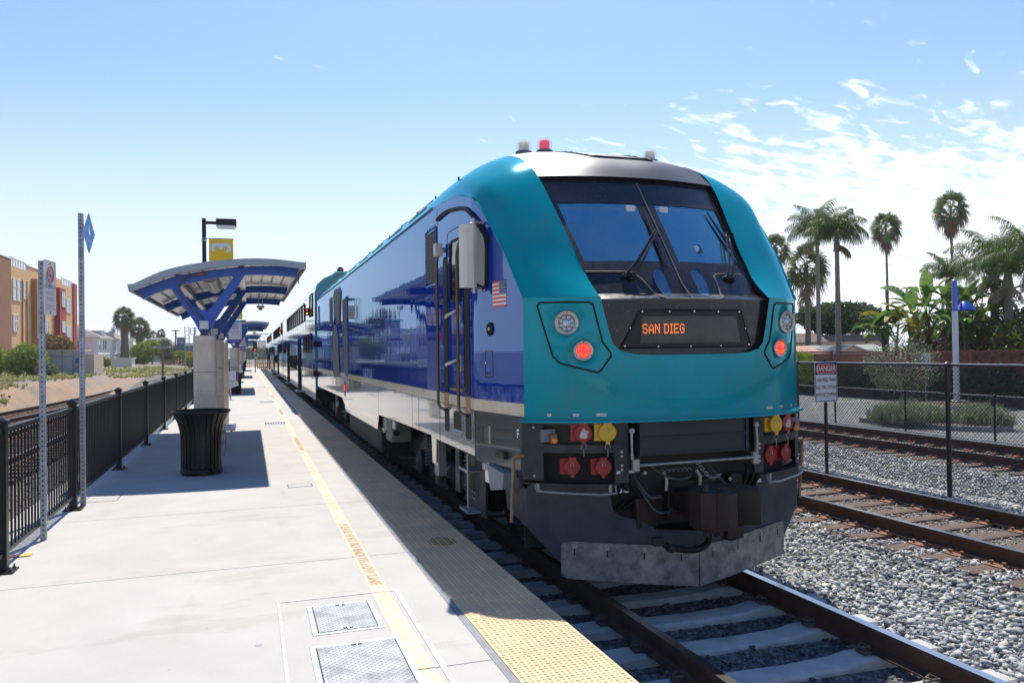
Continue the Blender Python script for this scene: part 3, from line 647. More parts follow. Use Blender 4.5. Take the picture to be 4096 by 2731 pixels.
# --- canopies
steel_m = mat('cobalt_blue_steel', (.004, .095, .50), .42, coat=.2, coatr=.15, var=.12, vscale=7, bump=.0004, bscale=120)
fascia_m = mat('grey_metal_fascia', (.36, .40, .45), .4, metal=.3, var=.12, vscale=4)
soff_m = mat('pale_soffit_panel', (.72, .70, .68), .35, metal=.4, var=.08, vscale=3)
stone_m = mat('cast_stone_column', (.82, .70, .56), .85, var=.14, vscale=6, bump=.0012, bscale=120)
wbox_m = mat('white_junction_box', (.72, .74, .76), .4); pipe_m = mat('grey_conduit', (.12, .13, .14), .5, metal=.4); cop_m = mat('copper_coupling', (.40, .18, .09), .5, metal=.4, var=.4, vscale=30)
def arc_pts(P, n):
    "Catmull-Rom through (x,z) points"
    out = []; P = [P[0]]+P+[P[-1]]
    for i in range(1, len(P)-2):
        for k in range(n):
            t = k/n; a, b, c, d = P[i-1], P[i], P[i+1], P[i+2]
            out.append(tuple(.5*((2*b[j])+(-a[j]+c[j])*t+(2*a[j]-5*b[j]+4*c[j]-d[j])*t*t+(-a[j]+3*b[j]-3*c[j]+d[j])*t**3) for j in (0, 1)))
    out.append(P[-2]); return out
ROOF = arc_pts([(-1.67, 3.085), (-1.2, 3.315), (-.75, 3.43), (-.23, 3.505), (.3, 3.525), (.85, 3.475)], 6)
def canopy(y0, lab):
    L = 8.25; t = thing('platform_canopy', lab, 'canopy', (-.64, y0, PZ), 'platform canopies')
    # roof skin
    mb = MB(); top = ROOF; bot = [(x, z-.035) for x, z in ROOF]; n = len(top)
    mb.prism(top+bot[::-1], y0+.02, y0+L-.02); mb.build('roof', fascia_m, t)
    for yy, sg in ((y0, 1), (y0+L-.05, 1)):
        mb = MB(); mb.prism(top+[(x+(.02 if i == 0 else 0), z-.105) for i, (x, z) in enumerate(ROOF)][::-1], yy, yy+.05); mb.build('fascia', fascia_m, t)
    for (xa, za, xb) in ((-1.70, 3.10, -1.64), (.83, 3.475, .87)):
        mb = MB(); mb.prism([(xa, za), (xb, za+.01), (xb, za-.10), (xa+.02, za-.105)], y0-.01, y0+L+.01); mb.build('gutter', fascia_m, t)
    # soffit panels
    for k in range(13):
        xa = -1.60+k*.186; xb = xa+.150
        def zr(x):
            for (a, b) in zip(ROOF[:-1], ROOF[1:]):
                if a[0] <= x <= b[0]: return a[1]+(b[1]-a[1])*(x-a[0])/(b[0]-a[0])
            return ROOF[-1][1]
        mb = MB(); mb.prism([(xa, zr(xa)-.037), (xb, zr(xb)-.037), (xb, zr(xb)-.066), (xa, zr(xa)-.066)], y0+.06, y0+L-.06); mb.build('soffit_panel', soff_m, t)
    # steel frames
    outer_top = arc_pts([(-1.58, 3.045), (-1.1, 3.235), (-.64, 3.335), (-.05, 3.415), (.4, 3.43), (.77, 3.405)], 4)
    bot_r = [(.74, 3.26), (.45, 3.285), (.2, 3.292), (-.05, 3.285)]
    poly = outer_top+bot_r+[(-.50, 2.56), (-.545, 2.46), (-.575, 2.40), (-.60, 2.36), (-.70, 2.36), (-.72, 2.40), (-.80, 2.56), (-1.085, 3.00), (-1.10, 3.03), (-1.13, 3.055), (-1.16, 3.06)]+[(-1.35, 2.985), (-1.515, 2.895)]
    hole = arc_pts([(-1.005, 3.085), (-.86, 2.86), (-.77, 2.765), (-.66, 2.725), (-.57, 2.755), (-.50, 2.84), (-.225, 3.235)], 3)+[(-.23, 3.262), (-.26, 3.268)]+arc_pts([(-.40, 3.25), (-.64, 3.205), (-.98, 3.115)], 2)
    # junction: bridge hole to outer with a slit by triangulating
    from mathutils.geometry import tessellate_polygon
    def plate2(mb, outer, hole, ya, yb):
        o3 = [Vector((x, z, 0)) for x, z in outer]; h3 = [Vector((x, z, 0)) for x, z in hole]
        tri = tessellate_polygon([o3, h3]); allp = outer+hole; n = len(allp)
        vs = [(x, ya, z) for x, z in allp]+[(x, yb, z) for x, z in allp]; fs = [tuple(f) for f in tri]+[tuple(i+n for i in f)[::-1] for f in tri]
        no = len(outer)
        fs += [(i, (i+1) % no, n+(i+1) % no, n+i) for i in range(no)]
        nh = len(hole); fs += [(no+i, no+(i+1) % nh, n+no+(i+1) % nh, n+no+i) for i in range(nh)]
        mb.add(vs, fs)
    for k, yf in enumerate((y0+.22, y0+4.05, y0+7.85)):
        mb = MB(); plate2(mb, poly, hole, yf, yf+.11); fo_ = mb.build('frame', steel_m, t, smooth=25)
        mb = MB(); mb.bx(-.72, -.58, yf+.01, yf+.10, 2.30, 2.365); mb.build('column_bracket', steel_m, fo_)
        mb = MB(); mb.cbox(-.718, -.588, yf-.06, yf-.002, 2.44, 2.565, .004); bxo = mb.build('junction_box', wbox_m, fo_)
        for a in (-.705, -.602):
            for b in (2.452, 2.552): mb = MB(); mb.lathe([(.004, 0), (.004, .002)], (a, yf-.06, b), 8, (0, -1, 0)); mb.build('screw', bolt_m, bxo)
        mb = MB(); mb.tube([(-.675, yf-.03, 2.35), (-.675, yf-.03, 2.44)], .017, 8); mb.tube([(-.63, yf-.03, 2.35), (-.63, yf-.03, 2.44)], .017, 8); mb.build('conduit', pipe_m, fo_)
        if k == 0:
            cp = arc_pts([(-.675, 2.56), (-.69, 2.63), (-.78, 2.70), (-.90, 2.84), (-1.00, 3.0), (-1.01, 3.10), (-.93, 3.20), (-.80, 3.265), (-.72, 3.28)], 5)
            mb = MB(); mb.tube([(x, yf-.02, z) for x, z in cp], .014, 8); mb.build('conduit', pipe_m, fo_, smooth=True)
            mb = MB(); mb.tube([(-.74, yf-.02, 3.278), (-.62, yf-.02, 3.298)], .019, 8); mb.build('coupling', cop_m, fo_, smooth=True)
        mb = MB()      # column of stone drums
        for q in range(4):
            z0 = [PZ, .66, 1.22, 1.78][q]; z1 = [.655, 1.215, 1.775, 2.34][q]
            for r0, za_, zb_ in ((.166, z0+.004, z1-.004), (.158, z0, z1)):
                sq = [(-.65+r0*math.copysign(abs(math.cos(a))**.42, math.cos(a)), yf+.06+r0*math.copysign(abs(math.sin(a))**.42, math.sin(a))) for a in [2*math.pi*(k_+.5)/36 for k_ in range(36)]]
                mb.prism(sq, za_, zb_, 'Z')
        mb.build('column', stone_m, t, smooth=40)
    for xs_, zz in ((-1.03, 3.13), (-.10, 3.34)):
        mb = MB(); mb.bx(xs_-.05, xs_+.05, y0+.3, y0+L-.3, zz, zz+.07); mb.build('purlin', soff_m, t)
    for ya, yb in ((y0+1.2, y0+3.6), (y0+4.9, y0+7.2)):     # ribbed round light housing
        mb = MB(); nn = 44; G = []
        for yy in (ya, yb): G.append([(-.62+(.115+.006*(k % 2))*math.cos(2*math.pi*k/nn), yy, 3.325+(.085+.005*(k % 2))*math.sin(2*math.pi*k/nn)) for k in range(nn+1)])
        mb.grid(G); mb.add(G[0][:-1], [tuple(range(nn))]); mb.add(G[1][:-1], [tuple(range(nn))]); mb.build('lamp_housing', mat('ribbed_lamp_metal', (.52, .48, .43), .35, metal=.7), t)
    mb = MB(); mb.tube([(.765, y0+.03, 3.37), (.755, y0+.03, 3.14)], .008, 6); mb.build('drip_chain', pipe_m, t)
    # dome camera
    yy = y0+7.85-.35; xx = .28
    c = MB(); c.cbox(xx-.09, xx+.09, yy-.09, yy+.09, 3.165, 3.225, .012); cm_ = c.build('camera_housing', mat('pale_plastic', (.62, .63, .65), .4), t)
    c = MB(); c.tube([(xx-.045, yy+.03, 3.22), (xx-.045, yy+.03, 3.42)], .012, 6); c.tube([(xx+.045, yy+.03, 3.22), (xx+.045, yy+.03, 3.42)], .012, 6); c.build('hanger', wbox_m, cm_)
    c = MB(); c.lathe([(.052, 0), (.050, -.02), (.036, -.045), (.012, -.056), (0, -.057)], (xx, yy, 3.165), 20); c.build('camera_dome', mat('smoked_dome', (.01, .01, .012), .08, coat=1), cm_, smooth=True)
    return t
can0 = canopy(13.0, 'nearest blue canopy on stone columns, with grey fascia and conduit')
lab_c = ['', 'second blue canopy down the platform, behind the poster panel', 'third blue canopy down the platform', 'fourth small blue canopy down the platform', 'farthest blue canopy near the platform end']
for i in range(1, 5): copy_tree(can0, (-.64, 13.0+CPS[i], PZ), lab_c[i])

# --- lamp posts with yellow track banners
yel_m = mat('yellow_banner_cloth', (1.0, .58, .02), .7, var=.08, vscale=4); wcloth = mat('white_banner_print', (.72, .74, .80), .6)
lampb_m = mat('lamp_diffuser', (.80, .80, .78), .2, coat=.5)
def lamp_post(y, lab):
    x = -.775; t = thing('platform_lamp', lab, 'lamp post', (x, y, PZ), 'platform lamp posts')
    mb = MB(); mb.tube([(x, y, 2.3), (x, y, 4.60)], .048, 4); mb.v = [(x+(p[0]-x), y+(p[1]-y), p[2]) for p in mb.v]; mb = MB(); mb.cbox(x-.036, x+.036, y-.036, y+.036, 3.38, 4.595, .004); mb.build('pole', blk_m, t)
    mb = MB(); mb.cbox(x+.03, -.54, y-.022, y+.022, 4.49, 4.545, .004); mb.build('arm', blk_m, t)
    mb = MB(); mb.cbox(-.56, -.20, y-.17, y+.17, 4.46, 4.58, .012); h = mb.build('lamp_head', blk_m, t)
    mb = MB(); mb.cbox(-.54, -.22, y-.15, y+.15, 4.425, 4.461, .01); mb.build('diffuser', lampb_m, h)
    mb = MB(); mb.tube([(x, y-.05, 4.215), (-.245, y-.05, 4.215)], .009, 6); mb.tube([(x, y-.05, 3.61), (-.245, y-.05, 3.61)], .009, 6); br = mb.build('banner_arm', galv_m, t)
    for z in (4.22, 4.18): mb = MB(); mb.cbox(x-.042, x+.042, y-.042, y+.042, z-.012, z+.012, .003); mb.build('band_clamp', galv_m, br)
    mb = MB(); mb.grid([[(-.69+.43*i/8, y-.05+.006*math.sin(i*.8+j*.5), 3.62+.59*j/12) for j in range(13)] for i in range(9)]); bn_ = mb.build('banner', yel_m, t, smooth=True, fix=False)
    text('3', 'lettering', wcloth, bn_, (-.46, y-.062, 4.055), (0, 0, 1), (-1, 0, 0), .48, .9, bold=.014)
    text('3', 'lettering', wcloth, bn_, (-.46, y-.040, 4.055), (0, 0, 1), (1, 0, 0), .40, .9, bold=.014)
    text('A', 'lettering', wcloth, bn_, (-.385, y-.062, 3.75), (0, 0, 1), (-1, 0, 0), .24, .9, bold=.001)
    return t
lp0 = lamp_post(16.0, 'black lamp post rising behind the nearest canopy with yellow banner')
for i, l in ((1, 'black lamp post with yellow banner at the second canopy'), (2, 'small lamp post with yellow banner at the third canopy')): copy_tree(lp0, (-.775, 16.0+CPS[i]-3.0, PZ), l)

# --- fare posters hanging at the canopies, and slanted information boards
tealp = mat('teal_print', (.02, .42, .44), .5); purp = mat('purple_print', (.14, .04, .34), .5); pap = mat('poster_paper', (.70, .70, .74), .5); gpr = mat('grey_print', (.35, .33, .40), .6)
def poster(y, lab):
    x0, x1 = -.56, -.20; t = thing('fare_poster', lab, 'poster', (-.38, y, PZ), 'fare posters along the platform')
    mb = MB(); mb.cbox(x0, x1, y, y+.012, 2.40, 3.06, .003); b = mb.build('panel', pap, t)
    mb = MB(); mb.bx(x0, x1, y-.003, y, 2.985, 3.06); mb.build('header', tealp, b); mb = MB(); mb.bx(x0, x1, y-.003, y, 2.40, 2.485); mb.build('footer', purp, b)
    F = lambda s, z, sz, m_, sx_=1., bo=0.: text(s, 'lettering', m_, b, (-.38, y-.005, z), (1, 0, 0), (0, 0, 1), sz, sx_, bold=bo)
    F('PRONTO R', 3.022, .058, pap, 1, .003); F('Tap On', 2.93, .062, purp, 1, .001); F('AND', 2.875, .062, purp, 1, .001); F('Tap Off!', 2.82, .062, purp, 1, .001)
    F('Toque al Llegar Y', 2.71, .04, purp); F('Toque al Salir!', 2.66, .04, purp); F('you need to tap on and off every ride', 2.765, .017, gpr); F('Siempre que viaje en tren o autobus', 2.60, .017, gpr); F('app - card - ticket', 2.445, .03, pap)
    mb = MB(); mb.bx(-.64, x0, y, y+.03, 2.41, 2.44); mb.bx(-.64, x0, y, y+.03, 3.01, 3.04); mb.build('bracket', steel_m, t)
    return t
po0 = poster(25.0, 'hanging white fare poster with teal header and purple footer, nearest of its row')
for y, l in ((47.0, 'second hanging fare poster before the third canopy'), (66.0, 'third small hanging fare poster far along the platform'), (88.0, 'tiny fare poster near the farthest canopies')): copy_tree(po0, (-.38, y, PZ), l)
def infob(y, lab):
    t = thing('information_board', lab, 'information board', (-.6, y, PZ), 'slanted information boards'); x0, x1 = -.75, -.42
    mb = MB(); mb.prism([(x0, 1.02), (x1, 1.02), (x1-.01, 1.40), (x0, 1.40)], y, y+.03); p_ = mb.build('upright_panel', mat('board_grey', (.60, .62, .63), .4), t)
    mb = MB(); mb.bx(x1-.075, x1-.012, y-.004, y, 1.03, 1.39); mb.build('purple_band', purp, p_)
    mb = MB(); mb.prism([(x0, .72), (x1+.03, .84), (x1-.01, 1.01), (x0, 1.01)], y-.02, y+.01); mb.build('lower_panel', mat('board_green_grey', (.52, .57, .55), .35, coat=.4), t)
    mb = MB(); mb.bx(x0+.02, x0+.08, y+.012, y+.05, PZ, 1.4); mb.build('leg', galv_m, t)
    return t
ib0 = infob(33.0, 'slanted grey information board with a purple band beside the second trash can')
copy_tree(ib0, (-.6, 57.0, PZ), 'smaller slanted information board beside the third trash can')
# --- signal head on a mast above the train, and yellow barrier at the platform end
def signal(x, y, z0, ztop, s, lab, lit=0):
    t = thing('railway_signal', lab, 'railway signal', (x, y, z0)); 
    mb = MB(); mb.tube([(x, y+.25*s, z0), (x, y+.25*s, ztop)], .07*s, 10); mb.build('mast', galv_m, t)
    mb = MB(); mb.prism([(x+.24*s*math.cos(a), ztop-.05*s+.24*s*math.sin(a)) for a in [R_(d) for d in range(0, 181, 20)]]+[(x-.24*s+0, ztop-.75*s)]+[(x+.24*s*math.cos(a), ztop-.75*s+.24*s*math.sin(a)) for a in [R_(d) for d in range(200, 361, 20)]], y-.05, y+.05); b = mb.build('backplate', mat('signal_black', (.02, .022, .026), .5), t)
    for k in range(3):
        z = ztop-.05*s-k*.35*s
        mb = MB(); mb.lathe([(.10*s, 0), (.115*s, .01), (.115*s, .05*s)], (x, y-.05, z), 16, (0, -1, 0)); ho = mb.build('hood', mat('signal_black', (.02, .022, .026), .5), b)
        mb = MB(); mb.lathe([(.085*s, 0), (.06*s, .02)], (x, y-.055-.05*s, z), 16, (0, -1, 0))
        mb.build('lens', mat('lit_red_lens', (.8, .02, .02), .3, emit=((1, .03, .04), 3.0)) if k == 2 else mat('dark_lens', (.06, .07, .08), .15), ho)
    mb = MB(); mb.bx(x-.16*s, x+.16*s, y+.08, y+.14, ztop-1.2*s, ztop-1.0*s); mb.build('mounting_box', wbox_m, t)
    return t
signal(6.52, 60.5, -.3, 8.25, 1.0, 'three lens railway signal showing red above the train roof')
signal(.55, 80, PZ, 3.05, .8, 'small red railway signal showing between the far canopies')
t = thing('ladder_barrier', 'slatted yellow gate barrier at the far end of the platform', 'barrier', (1.2, 100, PZ))
ym = mat('yellow_barrier_paint', (.62, .36, .04), .6, var=.3, vscale=6)
for x in [.95+.22*i for i in range(7)]: mb = MB(); mb.bx(x-.05, x+.05, 100, 100.1, PZ, PZ+1.15); mb.build('slat', ym, t)
for z in (.15, .6, 1.05): mb = MB(); mb.bx(.9, 2.32, 100.1, 100.15, PZ+z, PZ+z+.08); mb.build('rail', ym, t)
t = thing('end_railing', 'low grey railing crossing the far end of the platform', 'railing', (-1, 117, PZ))
mb = MB(); mb.bx(-4.5, 2.0, 117, 117.06, PZ+1.0, PZ+1.06); mb.bx(-4.5, 2.0, 117, 117.06, PZ+.5, PZ+.55); mb.build('rail', galv_m, t)
for i in range(8): mb = MB(); mb.bx(-4.5+i*.9, -4.42+i*.9, 117, 117.08, -.2, PZ+1.1); mb.build('post', galv_m, t)
for i in range(3):
    mb = MB(); mb.bx(-2.45, 1.3, 101+i*1.6, 101.6+i*1.6, PZ+.001, PZ+.004) if 0 else None
# ================================================================== locomotive
def paint(name, col, var=.12, streak=.0006, rough=.22, coat=1.0, spec=.25, dirt=.5, dirtcol=(.10, .09, .075), vs=2.5, stretch=(1, 1, 1), metal=0., ripple=None):
    m = mat(name, col, rough, coat=coat, var=var, vscale=vs, coatr=.03, metal=metal, spec=spec)
    t, b = nodes_of(m); co = t.nodes.new('ShaderNodeTexCoord').outputs['Object']; base = b.inputs['Base Color'].links[0].from_socket
    a = mixc(wm('MULTIPLY', noise_mask(t, co, 1.4, .52, .75, 10), dirt*.5, nt=t), base, dirtcol, nt=t)
    a = mixc(wm('MULTIPLY', noise_mask(t, co, 48, .665, .70, 2), dirt, nt=t), a, dirtcol, nt=t)
    a = mixc(wm('MULTIPLY', noise_mask(t, co, 10, .56, .8, 6, (1, 1, .12)), dirt*.6, nt=t), a, dirtcol, nt=t)
    t.links.new(a, b.inputs['Base Color'])
    if ripple:
        mp = t.nodes.new('ShaderNodeMapping'); mp.inputs['Scale'].default_value = ripple; t.links.new(co, mp.inputs[0])
        n = t.nodes.new('ShaderNodeTexNoise'); n.inputs['Scale'].default_value = 1; n.inputs['Detail'].default_value = 3; t.links.new(mp.outputs[0], n.inputs['Vector'])
        bp = t.nodes.new('ShaderNodeBump'); bp.inputs['Distance'].default_value = streak; t.links.new(n.outputs[0], bp.inputs['Height'])
        t.links.new(bp.outputs[0], b.inputs['Coat Normal']); t.links.new(bp.outputs[0], b.inputs['Normal'])
    return m
teal_m = paint('teal_body_paint', (.0, .285, .35), rough=.40, coat=.55, dirt=.60, ripple=(2, 2, 2), streak=.0015)
t_, b_ = nodes_of(teal_m)      # object height split out here, not linked to the colour
co_ = t_.nodes.new('ShaderNodeTexCoord').outputs['Object']; sp_ = t_.nodes.new('ShaderNodeSeparateXYZ'); t_.links.new(co_, sp_.inputs[0])
blue_m = paint('blue_body_paint', (.006, .036, .32), rough=.14, dirt=.12, ripple=(2.4, 2.4, .35), streak=.0032)
tint_gloss(teal_m, (.45, .92, 1.0), 1.5, .12); tint_gloss(blue_m, (.58, .80, 1.0), 2.1, .025)
sil_m = paint('silver_skirt_paint', (.33, .335, .33), rough=.20, dirt=.35, metal=.35, ripple=(3, 3, .5), streak=.002)
cap_m = paint('silver_roof_paint', (.085, .09, .105), rough=.45, dirt=.2, metal=.5, coat=.0)
fsk_m = paint('skirt_paint_dark_reflection', (.085, .085, .085), rough=.25, coat=.6, dirt=.3, metal=.2, ripple=(3, 3, .5), streak=.002)  # skirt paint darkened to stand for the dark reflection on the angled panel
crm_m = mat('cream_stripe', (.66, .60, .46), .35, coat=.5, var=.2, vscale=6, col2=(.60, .50, .34))
dkst = mat('dark_undercarriage', (.014, .014, .016), .65, var=.4, vscale=6, bump=.001, bscale=40)
buf_m = mat('bumper_grey_steel', (.034, .037, .042), .42, metal=.3, var=.35, vscale=5, rvar=.2, bump=.0006, bscale=60)
plow_m = mat('plow_blue_grey', (.042, .052, .073), .5, metal=.2, var=.35, vscale=3.5, rvar=.2, bump=.001, bscale=25)
galvp = mat('scuffed_steel_plate', (.30, .295, .29), .5, metal=.45, var=.6, vscale=9, rvar=.25, bump=.0008, bscale=70, detail=9)
rub_m = mat('black_rubber', (.008, .008, .009), .55, var=.3, spec=.25)
mask_m = mat('gloss_black_mask', (.010, .010, .014), .28, coat=.35, spec=.3, coatr=.08, var=.3, vscale=20, rvar=.12)
t_, b_ = nodes_of(mask_m); co_ = t_.nodes.new('ShaderNodeTexCoord').outputs['Object']; base_in = b_.inputs['Base Color'].links[0].from_socket
dust_ = mixc(wm('MULTIPLY', noise_mask(t_, co_, 42, .60, .72, 3), .5, nt=t_), base_in, (.16, .15, .15), nt=t_)
dust_ = mixc(wm('MULTIPLY', noise_mask(t_, co_, 2.2, .42, .7, 9), .20, nt=t_), dust_, (.15, .135, .17), nt=t_); t_.links.new(dust_, b_.inputs['Base Color'])
rustp = mat('rust_brown_pipe', (.20, .11, .06), .55, metal=.4, var=.5, vscale=14, col2=(.30, .22, .15))
hrm = mat('handrail_dark_steel', (.10, .085, .075), .35, metal=.5, var=.5, vscale=5, col2=(.16, .09, .05))
ring_m = mat('lamp_ring_metal', (.50, .47, .44), .35, metal=.8, var=.3, vscale=18)
chrm = mat('lamp_reflector', (.62, .64, .66), .08, metal=1)
lglass = mat('lamp_clear_glass', (.85, .90, .95), .04, coat=1, spec=.8); 
t_, b_ = nodes_of(lglass); b_.inputs['Alpha'].default_value = .10
redlit = mat('lit_red_marker', (.85, .03, .02), .25, coat=.6, emit=((1, .03, .03), 1.0), var=.2, vscale=30)
winr = mat('window_dark_glass', (.006, .007, .010), .05, coat=.25, coatr=.02, spec=.4)
CXT = CX
def hw(y): return 1.52 if y >= 7.26 else 1.52-(7.26-y)*.165/.95
YW = [(0, 5.87), (.5, 5.905), (.81, 5.97), (1.06, 6.08), (1.2, 6.17), (1.355, 6.31), (1.5, 6.5)]
def cub(P, x):
    "smooth monotone-ish interpolation through points"
    if x <= P[0][0]: return P[0][1]
    for i in range(len(P)-1):
        if P[i][0] <= x <= P[i+1][0]:
            x0, y0 = P[i]; x1, y1 = P[i+1]; h = x1-x0
            def sl(j):
                if j <= 0: return 0 if P is YW else (P[1][1]-P[0][1])/(P[1][0]-P[0][0])
                if j >= len(P)-1: return (P[-1][1]-P[-2][1])/(P[-1][0]-P[-2][0])
                return (P[j+1][1]-P[j-1][1])/(P[j+1][0]-P[j-1][0])
            t = (x-x0)/h; return (2*t**3-3*t*t+1)*y0+(t**3-2*t*t+t)*h*sl(i)+(-2*t**3+3*t*t)*y1+(t**3-t*t)*h*sl(i+1)
    return P[-1][1]
def lin(P, x):
    if x <= P[0][0]: return P[0][1]
    for a, b in zip(P[:-1], P[1:]):
        if x <= b[0]: return a[1]+(b[1]-a[1])*(x-a[0])/(b[0]-a[0])
    return P[-1][1]
def Yf(w): return cub(YW, abs(w))
loco = thing('diesel_locomotive', 'blue and teal passenger locomotive with silver skirt standing at the platform', 'locomotive', (CXT, 16, 0))
ZT = [(6.30, 2.475), (6.6, 2.87), (6.85, 3.14), (7.12, 3.40), (7.33, 3.51), (7.81, 3.61), (8.51, 3.66), (30, 3.66)]
def ztop(y): return lin(ZT, y)
def spt(s, y, z, off=0): return (CXT+s*(hw(y)+off), y, z)
YS = [6.31, 6.45, 6.6, 6.72, 6.85, 6.98, 7.12, 7.26, 7.33, 7.55, 7.81, 8.15, 8.51]+[9+1.0*i for i in range(17)]+[25.3]
for s in (-1, 1):
    mb = MB(); mb.grid([[spt(s, y, 1.59+(ztop(y)-1.59)*j/14) for j in range(15)] for y in YS]); sd_ = mb.build('side_panel', blue_m, loco, smooth=30)
    mb = MB(); mb.grid([[spt(s, y, z, .002) for z in (1.485, 1.592)] for y in YS]); mb.build('cream_stripe', crm_m, loco)
    SB = [(6.31, 1.02), (7.26, 1.03), (7.27, 1.055), (8.9, 1.05), (8.93, .76), (9.12, .76), (9.16, 1.07), (11.4, 1.05), (13.14, 1.02), (13.3, .77), (17.86, .76), (18.05, .9), (18.6, 1.03), (25.3, 1.03)]
    ys2 = sorted(set([a for a, _ in SB]+YS)); mb = MB(); mb.grid([[spt(s, y, z, .001) for z in (lin(SB, y), lin(SB, y)+.2*(1.485-lin(SB, y)), 1.485)] for y in ys2]); mb.build('skirt', sil_m, loco)
    mb = MB(); mb.grid([[spt(s, y, z, .003) for z in (1.02, 1.2, 1.483)] for y in (6.312, 6.7, 7.0, 7.25)]); mb.build('front_skirt', fsk_m, loco)  # overlay carrying the painted-in dark reflection
    mb = MB(); mb.grid([[spt(s, y, z, -.03) for z in (lin(SB, y), 1.485)] for y in ys2]); mb.build('skirt_backing', dkst, loco)
    # seams
    mb = MB()
    def strip(mb, y0, y1, z0, z1, off=.0035):
        mb.add([spt(s, y0, z0, off), spt(s, y1, z0, off), spt(s, y1, z1, off), spt(s, y0, z1, off)], [(0, 1, 2, 3)])
    for y, z0, z1 in ((7.255, 1.03, 1.485), (8.71, 1.05, 3.63), (9.88, 1.07, 1.485), (10.3, 1.06, 1.485), (13.16, .8, 1.485), (17.0, .8, 3.4), (21.3, 1.03, 1.485), (7.245, 1.59, 1.60)): strip(mb, y, y+.012, z0, z1)
    for a, b in ((7.3, 13.1), (13.2, 25.2)): strip(mb, a, b, 1.478, 1.486)
    strip(mb, 8.9, 25.25, 3.655, 3.685, .006)
    mb.build('panel_seam', rub_m, sd_, fix=False)
    # helper: polygon patch on the side
    def patch(mb, poly, off, th=.006, cy=None):
        n = len(poly); F0 = [spt(s, y, z, off) for y, z in poly]; F1 = [spt(s, y, z, off-th) for y, z in poly]
        mb.add(F0+F1, [tuple(range(n)), tuple(range(n, 2*n))[::-1]]+[(i, (i+1) % n, n+(i+1) % n, n+i) for i in range(n)])
    def rr(y0, y1, z0, z1, r=.04, n=5):
        out_ = []
        for (cy, cz, a0) in ((y1-r, z1-r, 0), (y0+r, z1-r, 90), (y0+r, z0+r, 180), (y1-r, z0+r, 270)):
            for k in range(n): a = R_(a0+k*90/(n-1)); out_.append((cy+r*math.cos(a), cz+r*math.sin(a)))
        return out_
    def ringt(poly, off, r, name, mm, par, n=5):
        mb = MB(); mb.tube([spt(s, y, z, off) for y, z in poly], r, n, closed=True); return mb.build(name, mm, par, smooth=True)
    # cab door
    mb = MB(); patch(mb, rr(7.60, 8.23, 1.69, 3.28, .06), .006); dr = mb.build('cab_door', blue_m, loco)
    ringt(rr(7.595, 8.235, 1.685, 3.285, .06), .004, .006, 'door_seal', rub_m, dr)
    mb = MB(); patch(mb, rr(7.69, 8.07, 2.56, 3.16, .07), .012); dw = mb.build('window', winr, dr)
    ringt(rr(7.685, 8.075, 2.555, 3.165, .07), .012, .016, 'window_frame', rub_m, dw, 8)
    for z in (2.42, 1.93):
        mb = MB(); X0 = hw(7.7); mb.tube([spt(s, 7.72, z+.02, .02), spt(s, 7.74, z+.02, .06), spt(s, 7.80, z, .085), spt(s, 7.90, z-.01, .09), spt(s, 8.02, z-.03, .09)], [.012, .012, .013, .018, .014], 8); mb.build('handle', mat('beige_handle', (.50, .47, .42), .4, var=.1), dr, smooth=True)
        mb = MB(); patch(mb, rr(7.70, 7.75, z-.10, z+.08, .02), .016, .01); mb.build('lock_plate', ring_m, dr)
    mb = MB(); patch(mb, rr(7.66, 8.18, 1.635, 1.665, .005), .008, .01); mb.build('door_sill', mat('brass_sill', (.30, .24, .15), .4, metal=.6), loco)
    for ya, yb in ((8.28, 8.46), (7.40, 7.57)):      # proud dark panels stand in for the shade inside the handrail channels
        mb = MB(); patch(mb, rr(ya, yb, 1.605, 3.05, .05), .006, .008); ch = mb.build('handrail_recess_shade', rub_m, loco)
        mb = MB(); patch(mb, rr(ya, yb, 1.44, 1.60, .01), .0075, .008); mb.build('ochre_band', mat('ochre_band', (.45, .24, .09), .5, var=.2, vscale=20), ch)
        mb = MB(); patch(mb, rr(ya, yb, 1.19, 1.435, .03), .006, .008); mb.build('lower_recess_shade', rub_m, ch)
        yc = ya+.13; mb = MB(); mb.tube([spt(s, yc-.02, 3.12, .05), spt(s, yc-.02, 3.06, .075), spt(s, yc+.03, 2.98, .078), spt(s, yc+.03, 1.48, .078), spt(s, yc+.03, 1.44, .06), spt(s, yc-.03, 1.41, .01)], .016, 10); mb.build('handrail', hrm, loco, smooth=True)
    ringt(rr(7.33, 7.47+.12, 1.165, 1.44, .05), .004, .007, 'recess_rim', sil_m, loco)
    mb = MB(); patch(mb, rr(7.715, 8.05, 1.205, 1.43, .06), .006, .008); st = mb.build('step_recess_shade', rub_m, loco)  # proud dark panel stands in for the shaded step hole
    ringt(rr(7.71, 8.055, 1.20, 1.435, .06), .005, .008, 'step_rim', sil_m, st)
    mb = MB(); mb.bx(*(sorted((CXT+s*1.45, CXT+s*1.532))), 7.74, 8.03, 1.215, 1.245); mb.build('step_tread', galv_m, st)
    # quarter window
    q = [(7.02, 2.60), (6.955, 2.64), (6.94, 3.0), (6.965, 3.08), (7.10, 3.20), (7.17, 3.22), (7.22, 3.20), (7.235, 3.14), (7.235, 2.72), (7.21, 2.67)]
    mb = MB(); patch(mb, q, .008, .012); qw = mb.build('quarter_window', winr, loco); ringt(q, .010, .020, 'window_frame', rub_m, qw, 8)
    # drip moulding over the door
    am = arc_pts([(8.67, 3.50), (8.4, 3.515), (8.1, 3.505), (7.6, 3.44), (7.32, 3.36), (7.07, 3.20), (6.90, 3.03)], 5)
    mb = MB(); mb.tube([spt(s, y, z, .012) for y, z in am], .021, 8); mb.build('drip_moulding', rub_m, loco, smooth=True)
